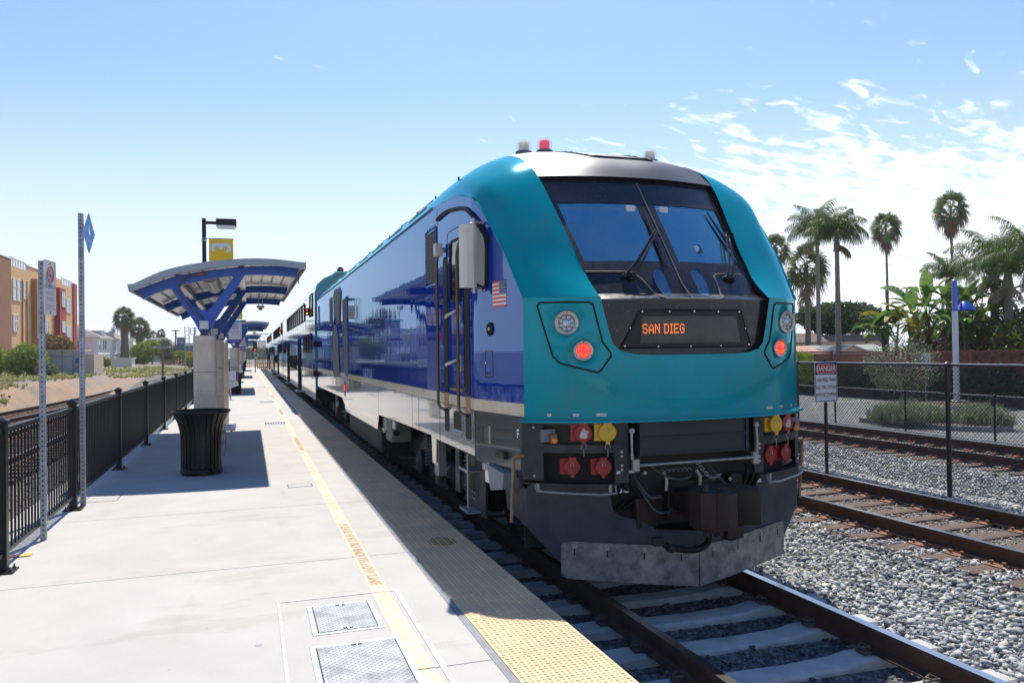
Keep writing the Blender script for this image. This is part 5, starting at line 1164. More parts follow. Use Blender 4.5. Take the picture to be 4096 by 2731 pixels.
# wipers
wip = mat('wiper_black', (.015, .015, .018), .38, coat=.3)
for (b0, b1, ht, hb, r1, r2) in (((-.055, 3.30), (-.085, 2.74), (-.055, 3.10), (-.49, 2.655), (-.035, 3.095), (-.44, 2.64)), ((.685, 3.345), (.80, 2.74), (.765, 3.11), (.515, 2.652), (.80, 3.105), (.565, 2.638))):
    if b0[0] > 0: pass
    P = lambda w_, z, o: (CXT+w_, Ym(w_, z)-o, z)
    mb = MB(); mb.tube([P(b0[0]+(b1[0]-b0[0])*k/8, b0[1]+(b1[1]-b0[1])*k/8, .022) for k in range(9)], [.006, .010, .012, .014, .016, .014, .012, .010, .006], 6); bl = mb.build('wiper', wip, loco, smooth=True)
    mb = MB(); mb.tube([P(*hb, .015), P((ht[0]*.3+hb[0]*.7), ht[1]*.3+hb[1]*.7, .07), P(*ht, .06)], [.016, .012, .007], 6); mb.tube([P(*r2, .015), P((r1[0]*.3+r2[0]*.7), r1[1]*.3+r2[1]*.7, .07), P(*r1, .06)], [.016, .012, .007], 6)
    mb.tube([P(*ht, .06), P(ht[0]+.02, ht[1]+.012, .06), P(*r1, .06)], .007, 6); mb.build('wiper_arm', wip, bl, smooth=True)
    mb = MB(); c0 = Vector(P(r1[0]+.01, r1[1]-.02, .06)); mb.tube([c0+Vector((.035*math.cos(a), 0, .035*math.sin(a))) for a in [R_(d) for d in range(100, -100, -20)]], .004, 5); mb.build('washer_hose', rub_m, bl, smooth=True)
    mb = MB(); mb.lathe([(.026, 0), (.026, .03), (.012, .04)], P(*hb, 0), 14, (0, -1, 0)); mb.lathe([(.026, 0), (.026, .03), (.012, .04)], P(*r2, 0), 14, (0, -1, 0)); mb.build('wiper_pivot', rub_m, bl)
# ledge
ledge = MB(); ws_ = [-1.40+.1*i for i in range(29)]
ledge.grid([[(CXT+w_, Yf(min(abs(w_), 1.38))-.065, 1.442), (CXT+w_, Yf(min(abs(w_), 1.38))-.065, 1.458), (CXT+w_, Yf(min(abs(w_), 1.38))+.08, 1.463)] for w_ in ws_]); ledge.grid([[(CXT+w_, Yf(min(abs(w_), 1.38))-.065, 1.442), (CXT+w_, Yf(min(abs(w_), 1.38))+.14, 1.440)] for w_ in ws_])
ledge.build('front_ledge', teal_m, loco, smooth=30)
lab_m = mat('label_white', (.70, .70, .70), .5)
for w_, s_, wd in ((-1.19, 'BTL', .035), (-1.0, 'COMM', .05), (-.81, 'MU CONTROL', .085), (.80, 'MU CONTROL', .085), (.97, 'COMM', .05), (1.15, 'BTL', .03)):
    sgn_ = 1 if w_ > 0 else -1; dy = (Yf(abs(w_)+.02)-Yf(abs(w_)-.02))/.04*sgn_; xd = Vector((1, dy, 0)).normalized(); nn = Vector((xd.y, -xd.x, 0)); c = Vector((CXT+w_, Yf(w_), 1.505))
    mb = MB(); mb.box(c+nn*.002, (wd, .003, .022), Matrix.Rotation(math.atan2(dy, 1), 3, 'Z')); l_ = mb.build('equipment_label', lab_m, loco)
    text(s_, 'lettering', rub_m, l_, c+nn*.0045, xd, (0, 0, 1), .016, .9)
# bumper structure that follows the nose plan
def fbox(mb, w0, w1, z0, z1, off, dep, n=6, yfun=Yf):
    ws = [w0+(w1-w0)*k/n for k in range(n+1)]
    fr_ = [[(CXT+w, yfun(w)+off, z0), (CXT+w, yfun(w)+off, z1), (CXT+w, yfun(w)+off+dep, z1), (CXT+w, yfun(w)+off+dep, z0)] for w in ws]
    k = len(ws); vs = [p for r in fr_ for p in r]; fs = []
    for i in range(k-1):
        for j in range(4): fs.append((i*4+j, i*4+(j+1) % 4, (i+1)*4+(j+1) % 4, (i+1)*4+j))
    fs += [(0, 1, 2, 3), ((k-1)*4+3, (k-1)*4+2, (k-1)*4+1, (k-1)*4)]; mb.add(vs, fs)
mb = MB(); fbox(mb, -1.33, 1.33, .55, 1.44, .22, .02, 20); mb.bx(CXT-1.3, CXT+1.3, 6.5, 6.52, .35, 1.4); mb.build('bumper_backing', dkst, loco)
for s in (-1, 1):
    mb = MB()
    for (a, b, c, d) in ((.60, .712, .95, 1.438), (.712, 1.235, 1.195, 1.262), (1.235, 1.372, .965, 1.438), (.712, 1.235, 1.42, 1.438)):
        fbox(mb, *(sorted((s*a, s*b))), c, d, -.005+.0005*a, .05)
    mb.build('bumper_frame', buf_m, loco, smooth=30)
    mb = MB(); mb.grid([[spt(s, y, z, .0) for z in (.965, 1.2, 1.44)] for y in (6.33, 6.6)]); mb.build('bumper_cheek', buf_m, loco)
    mb = MB(); fbox(mb, *sorted((s*.71, s*1.33)), 1.262, 1.42, .05, .02); mb.build('socket_backplate', dkst, loco)
    mb = MB()
    for w_, z in ((.655, 1.20), (.655, 1.165), (.655, 1.09), (.655, 1.055), (1.30, 1.40), (1.30, 1.0)): mb.lathe([(.012, 0), (.011, .007), (0, .009)], (CXT+s*w_, Yf(w_)-.005, z), 10, (0, -1, 0))
    mb.build('bolt', ring_m, loco, fix=False)
redc = mat('red_socket_paint', (.33, .015, .018), .42, var=.35, vscale=12); yelc = mat('yellow_socket_paint', (.68, .42, .02), .42, var=.2, vscale=12); chip = mat('chipped_bare_metal', (.50, .50, .54), .5, metal=.3, var=.3, vscale=30)
def socket(w_, z, r, mm, worn=0, low=False):
    s = 1 if w_ > 0 else -1; y = Yf(w_)+(.01 if not low else .03)
    dy = (Yf(abs(w_)+.02)-Yf(abs(w_)-.02))/.04*s; rot = Matrix.Rotation(math.atan2(dy, 1)*.6, 3, 'Z'); ax = rot @ Vector((0, -1, 0)); c = Vector((CXT+w_, y, z)); u_ = rot @ Vector((1, 0, 0))
    mb = MB(); mb.box(c-ax*.0+u_*(-.028)+Vector((0, 0, .002)), (r*2.0, .03, r*1.9), rot); mb.lathe([(r*.8, 0), (r*.8, .035)], c, 20, ax); so = mb.build('jumper_socket', mm, loco)
    mb = MB(); mb.lathe([(r*.97, .034), (r, .038), (r, .052), (r*.94, .058), (r*.80, .058), (r*.78, .0545), (0, .0545)], c, 28, ax); cp = mb.build('socket_cap', mm, so, smooth=30)
    mb = MB(); mb.box(c+ax*.045+Vector((0, 0, r*1.02)), (r*.9, .03, .022), rot); mb.tube([c+ax*.05+Vector((0, 0, r*1.07))-u_*r*.45, c+ax*.05+Vector((0, 0, r*1.07))+u_*r*.45], .008, 8); mb.box(c+ax*.05-Vector((0, 0, r*1.08)), (r*.42, .018, r*.35), rot); mb.build('cap_hinge', mm, so)
    mb = MB(); mb.tube([c+ax*.062+u_*(.012*math.sin(a))+Vector((0, 0, .02+.022*math.cos(a))) for a in [R_(d) for d in range(-130, 131, 20)]], .0022, 5); mb.build('cap_pull', ring_m, so)
    if not low:
        mb = MB(); mb.tube([c+ax*.05+Vector((0, 0, -r*1.25))+u_*(.022*math.cos(a))+Vector((0, 0, -.02+.022*math.sin(a))) for a in [2*math.pi*k/16 for k in range(16)]], .002, 4, closed=True)
        for k in range(6): mb.tube([c+ax*.05+Vector((0, 0, -r*1.25-.045-.010*k))+u_*.003*math.cos(a)+Vector((0, 0, .005*math.sin(a))) for a in [2*math.pi*q/6 for q in range(6)]], .0015, 4, closed=True)
        mb.build('keeper_chain', ring_m, so)
    if worn:
        r_ = random.Random(int(w_*100)); mb = MB(); n = 22
        for (ox, oz, rr_) in ((.006, .006, r*.55), (-.010, -.018, r*.40), (.014, -.026, r*.3)):
            vs = [c+ax*.0562+u_*(ox+rr_*math.cos(2*math.pi*k/n)*r_.uniform(.45, 1.0))+Vector((0, 0, oz+rr_*math.sin(2*math.pi*k/n)*r_.uniform(.45, 1.0))) for k in range(n)]; mb.add(vs, [tuple(range(n))]); 
            c = c+ax*.0004
        mb.build('chipped_patch', chip, cp, fix=False)
for w_, z, r, mm, wo, lo in ((-.95, 1.36, .073, redc, 1, False), (-.772, 1.363, .073, yelc, 0, False), (.835, 1.362, .073, yelc, 0, False), (1.008, 1.36, .073, redc, 1, False), (-1.028, 1.085, .067, redc, 0, True), (-.80, 1.082, .067, redc, 0, True), (.775, 1.095, .067, redc, 0, True), (.993, 1.09, .067, redc, 0, True)): socket(w_, z, r, mm, wo, lo)
gbox = mat('grey_box_paint', (.16, .18, .21), .45, metal=.3, var=.2); amb = mat('amber_marker', (.75, .22, .02), .3, coat=.6)
for s in (-1, 1):
    c = (CXT+s*1.20, Yf(1.2)-.01, 1.335)
    mb = MB(); mb.cbox(c[0]-.06, c[0]+.06, c[1]-.01, c[1]+.06, c[2]-.055, c[2]+.055, .012); g = mb.build('ground_light_box', gbox, loco, smooth=30)
    mb = MB(); mb.cbox(c[0]+.005 if s < 0 else c[0]-.03, c[0]+.055 if s < 0 else c[0]+.02, c[1]-.06, c[1]-.01, c[2]-.06, c[2]+.02, .008); mb.build('lamp_bracket', rustp, g)
    mb = MB(); mb.lathe([(.026, 0), (.024, .018), (.012, .028), (0, .03)], (c[0]+.03*(-s), c[1]-.058, c[2]-.035), 16, (0, -1, 0)); mb.build('amber_lens', amb, g, smooth=True)
# centre box, uncoupling gear
cbm = mat('draft_box_blue_grey', (.020, .024, .033), .45, metal=.2, var=.3, vscale=5)
mb = MB(); mb.cbox(CXT-.515, CXT+.515, 5.885, 6.2, 1.158, 1.438, .008); cb = mb.build('draft_box', cbm, loco)
mb = MB(); mb.cbox(CXT-.50, CXT+.50, 5.868, 5.886, 1.300, 1.318, .003); mb.cbox(CXT-.518, CXT-.49, 5.87, 5.886, 1.16, 1.43, .003); mb.cbox(CXT+.49, CXT+.518, 5.87, 5.886, 1.16, 1.43, .003); mb.cbox(CXT-.49, CXT+.49, 5.872, 5.886, 1.162, 1.178, .003); mb.build('box_rib', cbm, cb)
stl = mat('worn_steel_rod', (.38, .37, .35), .45, metal=.5, var=.3, vscale=20)
mb = MB(); mb.tube([(CXT-.53, 5.85, 1.092), (CXT+.55, 5.85, 1.100)], .012, 10); ub = mb.build('uncoupling_lever', stl, loco, smooth=True)
for s in (-1, 1):
    mb = MB(); mb.cbox(CXT+s*.565-.028, CXT+s*.565+.028, 5.84, 5.875, 1.045, 1.145, .004); mb.build('lever_bracket', stl, ub)
    mb = MB(); mb.tube([(CXT+s*.59, 5.87, 1.37), (CXT+s*.595, 5.86, 1.25), (CXT+s*.59, 5.865, 1.14)], [.012, .009, .012], 8); mb.lathe([(.022, -.015), (.022, .015)], (CXT+s*.59, 5.87, 1.375), 12, (0, 1, 0)); mb.build('lever_link', stl, ub)
mb = MB(); mb.tube([(CXT-.28+.008*k, 5.95+.008*math.cos(k*1.2), 1.02+.014*math.sin(k*1.2)) for k in range(36)], .003, 4); mb.build('return_spring', stl, ub)
mb = MB()      # hanging chain
for k in range(12):
    t = k/11; p = Vector((CXT-.02+.20*t, 5.80, 1.10-.13*math.sin(t*2.2)-.01)); a_ = k % 2
    mb.tube([p+Vector((.018*math.cos(q), .007*math.sin(q) if a_ else 0, .0 if a_ else .010*math.sin(q)))for q in [2*math.pi*j/8 for j in range(8)]], .0036, 5, closed=True)
mb.build('uncoupling_chain', stl, ub)
mb = MB()
for x0 in (-.24, .08): mb.tube([(CXT+x0, 6.0, 1.0), (CXT+x0+.02, 5.97, .95), (CXT+x0+.01, 5.97, .85)], [.012, .015, .010], 6)
mb.build('pale_guide_tab', mat('pale_tab', (.55, .52, .44), .5), loco)
# steps and grab bars
for s in (-1, 1):
    mb = MB(); fbox(mb, *sorted((s*.70, s*1.37)), .934, .946, -.04, .15); st_ = mb.build('front_step', buf_m, loco)
    mb = MB(); pts = [(CXT+s*.72, Yf(.72)-.02, .94), (CXT+s*.72, Yf(.72)-.05, .872), (CXT+s*.85, Yf(.85)-.07, .868), (CXT+s*1.15, Yf(1.15)-.07, .878), (CXT+s*1.30, Yf(1.30)-.07, .885), (CXT+s*1.30, Yf(1.30)-.03, .93)]; mb.tube(pts, .0095, 8); mb.build('step_bar', stl, st_, smooth=True)
    for w_ in (.76, 1.28): mb = MB(); mb.lathe([(.014, 0), (.014, -.06)], (CXT+s*w_, Yf(w_)-.03, .942), 10); mb.build('step_post', stl, st_)
# plow
YP = [(0, 5.86), (.3, 5.925), (.74, 6.065), (1.06, 6.19), (1.34, 6.31)]
def Yp(w): return lin(YP, abs(w))
wt = [0, .33, .335, .45, .62, .68, .72, .725, 1.30, 1.335, 1.34]; ztp = [.52, .54, .54, .61, .655, .70, .90, .925, .925, .91, .88]
ztl = list(zip(wt, ztp)); zbl = [(0, .14), (1.05, .22), (1.2, .40), (1.34, .56)]
cols_ = sorted(set(wt+[x for x, _ in zbl]+[.1, .2, .55, .85, .95, 1.12, 1.27]))
for s in (-1, 1):
    mb = MB()
    for o in (0, .014): mb.grid([[(CXT+s*w_, Yp(w_)+o+.02*(.9-z), z) for z in [lin(zbl, w_)+(lin(ztl, w_)-lin(zbl, w_))*k/5 for k in range(6)]] for w_ in cols_])
    mb.grid([[(CXT+s*w_, Yp(w_)+.02*(.9-lin(ztl, w_)), lin(ztl, w_)), (CXT+s*w_, Yp(w_)+.014, lin(ztl, w_))] for w_ in cols_])
    mb.add([(CXT+s*1.34, 6.31, .56), (CXT+s*1.34, 6.31, .88), (CXT+s*1.36, 6.9, .95), (CXT+s*1.33, 6.9, .62)], [(0, 1, 2, 3)])
    po_ = mb.build('snow_plow', plow_m, loco)
    zt2 = [(.004, .392), (1.02, .455), (1.075, .445), (1.09, .42)]; zb2 = [(.004, .062), (1.04, .148), (1.085, .165), (1.09, .19)]
    cw = [.004, .2, .4, .6, .8, 1.0, 1.04, 1.06, 1.075, 1.085, 1.09]
    mb = MB()
    for o in (-.022, -.010): mb.grid([[(CXT+s*w_, Yp(w_)+o+.012, lin(zb2, w_)), (CXT+s*w_, Yp(w_)+o+.006, lin(zt2, w_))] for w_ in cw])
    for f_ in (zt2, zb2): mb.grid([[(CXT+s*w_, Yp(w_)-.022+.009, lin(f_, w_)), (CXT+s*w_, Yp(w_)-.001, lin(f_, w_))] for w_ in cw])
    mb.add([(CXT+s*.004, Yp(0)-.012, .062), (CXT+s*.004, Yp(0)-.016, .392), (CXT+s*.004, Yp(0)+.01, .392), (CXT+s*.004, Yp(0)+.01, .062)], [(0, 1, 2, 3)])
    pp_ = mb.build('plow_blade', galvp, loco)
    for w_ in (.15, .45, .74, .99):
        z = .345+.07*w_
        mb = MB(); mb.box((CXT+s*w_, Yp(w_)-.0145, z-.03), (.012, .002, .085), Matrix.Rotation(s*.35, 3, 'Z')); mb.build('slot', rub_m, pp_)
        mb = MB(); mb.lathe([(.020, 0), (.020, .004), (.011, .005), (.011, .016), (0, .018)], (CXT+s*w_, Yp(w_)-.014, z), 10, (s*.35, -.94, 0)); mb.build('bolt', stl, pp_)
# coupler
cpm = mat('rusty_coupler_iron', (.012, .009, .0085), .6, metal=.2, var=.5, vscale=9, col2=(.035, .015, .011), bump=.002, bscale=30)
mb = MB(); mb.cbox(CXT-.13, CXT+.13, 5.62, 6.5, .66, .86, .02); mb.cbox(CXT-.20, CXT+.20, 6.0, 6.15, .6, .92, .02); cpl = mb.build('coupler', cpm, loco)
def cprism(mb, poly, z0, z1, b=.018):
    bm = bmesh.new(); v0 = [bm.verts.new((x, y, z0)) for x, y in poly]; f = bm.faces.new(v0); r = bmesh.ops.extrude_face_region(bm, geom=[f]); bmesh.ops.translate(bm, verts=[q for q in r['geom'] if isinstance(q, bmesh.types.BMVert)], vec=(0, 0, z1-z0)); bmesh.ops.bevel(bm, geom=bm.edges[:], offset=b, segments=2, profile=.6, affect='EDGES'); bm.verts.index_update(); mb.add([q.co[:] for q in bm.verts], [[q.index for q in f.verts] for f in bm.faces]); bm.free()
mb = MB(); cprism(mb, [(CXT-.14, 5.72), (CXT-.24, 5.60), (CXT-.25, 5.40), (CXT-.16, 5.32), (CXT-.08, 5.40), (CXT-.06, 5.54), (CXT+.08, 5.56), (CXT+.17, 5.50), (CXT+.30, 5.40), (CXT+.33, 5.48), (CXT+.27, 5.62), (CXT+.15, 5.72)], .62, .93, .035); mb.build('coupler_head', cpm, cpl, smooth=30)
mb = MB(); mb.lathe([(.06, -.155), (.10, -.145), (.105, 0), (.10, .145), (.06, .155)], (CXT-.08, 5.44, .775), 24); cprism(mb, [(CXT-.12, 5.50), (CXT-.16, 5.36), (CXT-.06, 5.31), (CXT+.06, 5.36), (CXT+.07, 5.45), (CXT-.02, 5.50)], .64, .915, .03); mb.build('coupler_knuckle', cpm, cpl, smooth=30)
mb = MB(); mb.tube([(CXT-.02, 5.52, .55), (CXT-.02, 5.52, .66)], .035, 10); mb.cbox(CXT+.05, CXT+.2, 5.5, 5.6, .52, .62, .01); mb.tube([(CXT-.19, 5.42, .58), (CXT-.19, 5.42, .98)], .026, 10); mb.build('coupler_pin', cpm, cpl)
# hoses
def hose(P, r, name, mm, par, n=10):
    P3_ = cr3([tuple(p) for p in P], 6); mb = MB(); mb.tube(P3_, r, n); return mb.build(name, mm, par, smooth=True)
h1 = hose([(CXT-.02, 5.70, .62), (CXT-.06, 5.60, .50), (CXT-.20, 5.55, .455), (CXT-.38, 5.56, .475), (CXT-.47, 5.60, .51)], .026, 'brake_hose', rub_m, loco)
mb = MB(); mb.lathe([(.034, 0), (.034, .05)], (CXT-.40, 5.56, .475), 12, (-1, .1, .3)); mb.cbox(CXT-.56, CXT-.46, 5.57, 5.63, .50, .57, .012); mb.build('gladhand', dkst, h1)
hose([(CXT+.02, 5.72, .60), (CXT+.08, 5.66, .53), (CXT+.17, 5.64, .49), (CXT+.29, 5.68, .495)], .021, 'brake_hose', rub_m, loco)
for k, x0 in enumerate((-.69, -.63, -.57)): hose([(CXT+x0, 6.0, 1.02), (CXT+x0+.02, 5.97, .92), (CXT+x0+.04+.03*k, 6.02, .80), (CXT+x0+.0, 6.10, .70)], .019, 'air_hose', rub_m, loco)
for k, x0 in enumerate((.58, .64, .70)): hose([(CXT+x0, 6.0, 1.02), (CXT+x0-.02, 5.97, .93), (CXT+x0-.04, 6.02, .84)], .018, 'air_hose', rub_m, loco)
mb = MB()
for w_ in (-.68, -.62, .66): mb.lathe([(.0215, 0), (.0215, .03)], (CXT+w_+.03, 5.985, .86), 12)
mb.build('hose_tag', lab_m, loco)
mb = MB(); mb.box((CXT-.62, 5.93, 1.035), (.16, .003, .022)); mb.build('hose_label', lab_m, loco)
text('A&R ACT MR', 'lettering', rub_m, loco, (CXT-.62, 5.926, 1.035), (1, 0, 0), (0, 0, 1), .017)
cabm = mat('grey_cable', (.07, .07, .075), .5, var=.3, vscale=20)
for k, (x0, z0_, x1, z1_, sag) in enumerate(((-.50, .98, -.26, .78, .05), (-.46, .90, -.18, .70, .09), (.22, 1.02, .50, .86, .06), (-.34, 1.05, .02, .98, .05), (.30, .94, .60, .74, .08))):
    hose([(CXT+x0, 6.02, z0_), (CXT+x0*.7+x1*.3, 5.90, (z0_+z1_)/2-sag), (CXT+x0*.3+x1*.7, 5.88, (z0_+z1_)/2-sag*1.2), (CXT+x1, 5.98, z1_)], .011, 'jumper_cable', cabm, loco, 8)
mb = MB()
for x0, z0_ in ((-.47, .74), (-.47, .66), (-.41, .60), (.42, .90), (-.40, 1.0)): mb.lathe([(.018, 0), (.017, .012), (.008, .014), (.008, .024), (0, .025)], (CXT+x0, 6.02, z0_), 6, (0, -1, 0))
mb.build('bolt', ring_m, loco, fix=False)
mb = MB(); mb.cbox(CXT-.50, CXT-.30, 5.98, 6.06, .55, .80, .02); mb.build('draft_pocket', cpm, loco); mb = MB(); mb.cbox(CXT+.42, CXT+.56, 6.0, 6.08, .68, .95, .02); mb.build('draft_pocket', cpm, loco)
# rear hull closing and underframe
mb = MB(); mb.bx(CXT-1.50, CXT+1.50, 25.24, 25.28, 1.05, 3.9); mb.build('rear_wall', blue_m, loco)
mb = MB(); mb.bx(CXT-1.45, CXT+1.45, 6.6, 25.2, 1.10, 1.16); mb.bx(CXT-1.35, CXT+1.35, 13.3, 17.8, .30, 1.1); mb.cbox(CXT-1.45, CXT-.9, 13.35, 17.8, .35, .85, .05); mb.bx(CXT-.62, CXT+.62, 6.7, 13.3, .36, 1.1); mb.bx(CXT-.62, CXT+.62, 17.8, 25.1, .36, 1.1); mb.bx(CXT-1.0, CXT+1.0, 11.9, 13.3, .40, 1.1); mb.build('underframe', dkst, loco)  # inner boxes between the wheels are added to block light under the body
def wheel(mb, x, y, r=.50, s=-1): mb.lathe([(r+.03, 0), (r+.028, .02), (r, .03), (r, .13), (r-.07, .135), (r-.09, .09), (.16, .08), (.14, .14), (0, .14)], (x, y, r), 36, (s, 0, 0))
whm = mat('wheel_steel', (.06, .05, .045), .5, metal=.5, var=.3, vscale=6)
for yb in (9.6, 21.4):
    for s in (-1, 1):
        mb = MB(); mb.prism([(yb-2.0, .62), (yb-1.6, .82), (yb-.6, .72), (yb+.6, .72), (yb+1.6, .82), (yb+2.0, .62), (yb+1.7, .38), (yb+1.1, .34), (yb+.5, .46), (yb-.5, .46), (yb-1.1, .34), (yb-1.7, .38)], CXT+s*1.12-.06, CXT+s*1.12+.06, 'X'); bf = mb.build('bogie_frame', dkst, loco)
        for dy in (-1.45, 1.45):
            mb = MB(); wheel(mb, CXT+s*.70, yb+dy, .5, s); mb.build('wheel', whm, loco, smooth=35)
            mb = MB(); mb.lathe([(.17, 0), (.17, .10), (.12, .13), (0, .13)], (CXT+s*1.18, yb+dy, .5), 20, (s, 0, 0)); mb.build('axle_box', dkst, bf, smooth=35)
            mb = MB(); mb.tube([(CXT+s*1.2+.075*math.cos(q*.6), yb+dy+.42*(-1 if dy > 0 else 1)+.075*math.sin(q*.6), .50+.0042*q) for q in range(100)], .016, 6); mb.build('coil_spring', mat('spring_grey', (.07, .075, .085), .4, metal=.4), bf, smooth=True)
        mb = MB(); a = (CXT+s*1.34, yb-.2, .98); mb.tube([a, (a[0], yb-.05, .45)], .055, 12); mb.tube([(a[0], yb-.22, 1.05), (a[0], yb-.17, .92)], .03, 10); mb.build('damper', mat('damper_grey', (.09, .095, .10), .4, metal=.3), bf, smooth=35)
        mb = MB(); mb.lathe([(.09, 0), (.09, .34), (.05, .38)], (CXT+s*1.33, yb-.75, .66), 16, (0, 1, .22)); mb.build('air_reservoir', mat('damper_grey', (.09, .095, .10), .4, metal=.3), bf, smooth=35)
for s in (-1, 1):
    # stack of rubber springs just behind the cab corner
    mb = MB(); mb.lathe([(.08, 0)]+[(.12 if k % 2 else .145, .03+.032*k) for k in range(15)]+[(.08, .52)], (CXT+s*1.12, 7.05, .42), 20); mb.build('rubber_spring', rub_m, loco, smooth=50)
    mb = MB(); x0, x1 = sorted((CXT+s*1.20, CXT+s*1.50)); mb.prism([(6.95, 1.02), (6.45, 1.0), (6.5, .86), (6.85, .80)], x0, x1, 'X'); mb.build('side_fairing', mat('pale_grey_bracket', (.20, .24, .28), .5, var=.2), loco)
    mb = MB()
    for y in (7.05, 6.85): mb.tube([spt(s, y+.04, 1.01, 0), spt(s, y+.04, .96, 0), spt(s, y-.04, .96, 0), spt(s, y-.04, 1.01, 0)], .012, 6); mb.lathe([(.03, -.012), (.03, .012)], spt(s, y, .985, 0), 10, (1, 0, 0))
    mb.build('hose_hook', mat('beige_handle', (.50, .47, .42), .4), loco)
    # cab ladder
    mb = MB(); xo = CXT+s*1.48
    mb.bx(*sorted((xo, xo+s*.025)), 7.93, 8.10, .60, 1.06); mb.bx(*sorted((xo-s*.12, xo-s*.10)), 7.42, 8.1, .42, 1.06); lad = mb.build('cab_ladder', buf_m, loco)
    for z, ya in ((.86, 7.62), (.46, 7.60)):
        mb = MB(); mb.bx(*sorted((xo-s*.12, xo+s*.03)), ya, 7.93, z-.015, z); mb.build('ladder_step', galv_m, lad)
        mb = MB()
        for k in range(11): mb.prism([(ya+.03*k, z), (ya+.015+.03*k, z+.018), (ya+.03+.03*k, z)], *sorted((xo+s*.025, xo+s*.032)), 'X')
        mb.build('step_teeth', galv_m, lad)
    mb = MB(); mb.tube([(xo+s*.02, 7.62, 1.03), (xo+s*.02, 7.62, .50)], .011, 8); mb.build('ladder_rail', stl, lad)
    mb = MB()
    for y in (7.78, 7.86):
        for z in (1.0, .95, .90, .62, .56): mb.lathe([(.013, 0), (.012, .006), (0, .008)], (xo-s*.09, y, z), 8, (s, 0, 0))
    mb.build('bolt', stl, lad, fix=False)
    # equipment under the floor
    mb = MB(); mb.cbox(*sorted((CXT+s*1.10, CXT+s*1.42)), 12.55, 13.1, .62, 1.02, .03); eq = mb.build('equipment_box', mat('dusty_grey_box', (.25, .23, .20), .6, var=.3), loco)
    mb = MB(); mb.cbox(*sorted((CXT+s*1.12, CXT+s*1.46)), 13.0, 13.25, .72, 1.0, .05); mb.build('box_end', sil_m, eq)
    mb = MB(); mb.cbox(*sorted((CXT+s*1.40, CXT+s*1.425)), 12.2, 12.42, .86, .98, .005); mb.build('white_tag', lab_m, eq)
    mb = MB(); mb.lathe([(.045, 0), (.045, .1)], (CXT+s*1.36, 12.5, .78), 12, (0, -1, 0)); mb.build('valve', rub_m, eq)
    mb = MB(); mb.cbox(*sorted((CXT+s*1.40, CXT+s*1.50)), 8.93, 9.12, .62, 1.06, .01); mb.cbox(*sorted((CXT+s*1.3, CXT+s*1.42)), 7.15, 7.3, .80, 1.03, .01); mb.build('bracket', sil_m, loco)
    mb = MB(); mb.cbox(*sorted((CXT+s*1.505, CXT+s*1.525)), 17.9, 18.1, 1.08, 1.42, .003); rb = mb.build('side_marker_recess', rub_m, loco)
    mb = MB(); mb.cbox(*sorted((CXT+s*1.52, CXT+s*1.535)), 17.94, 18.06, 1.20, 1.34, .003); mb.build('side_marker', redlit, rb)
    for z in (1.75, 2.35): mb = MB(); mb.cbox(*sorted((CXT+s*1.52, CXT+s*1.66)), 25.2, 25.5, z-.12-.3*(z < 2), z+.06-.3*(z < 2), .03); mb.build('end_fairing', rub_m, loco)
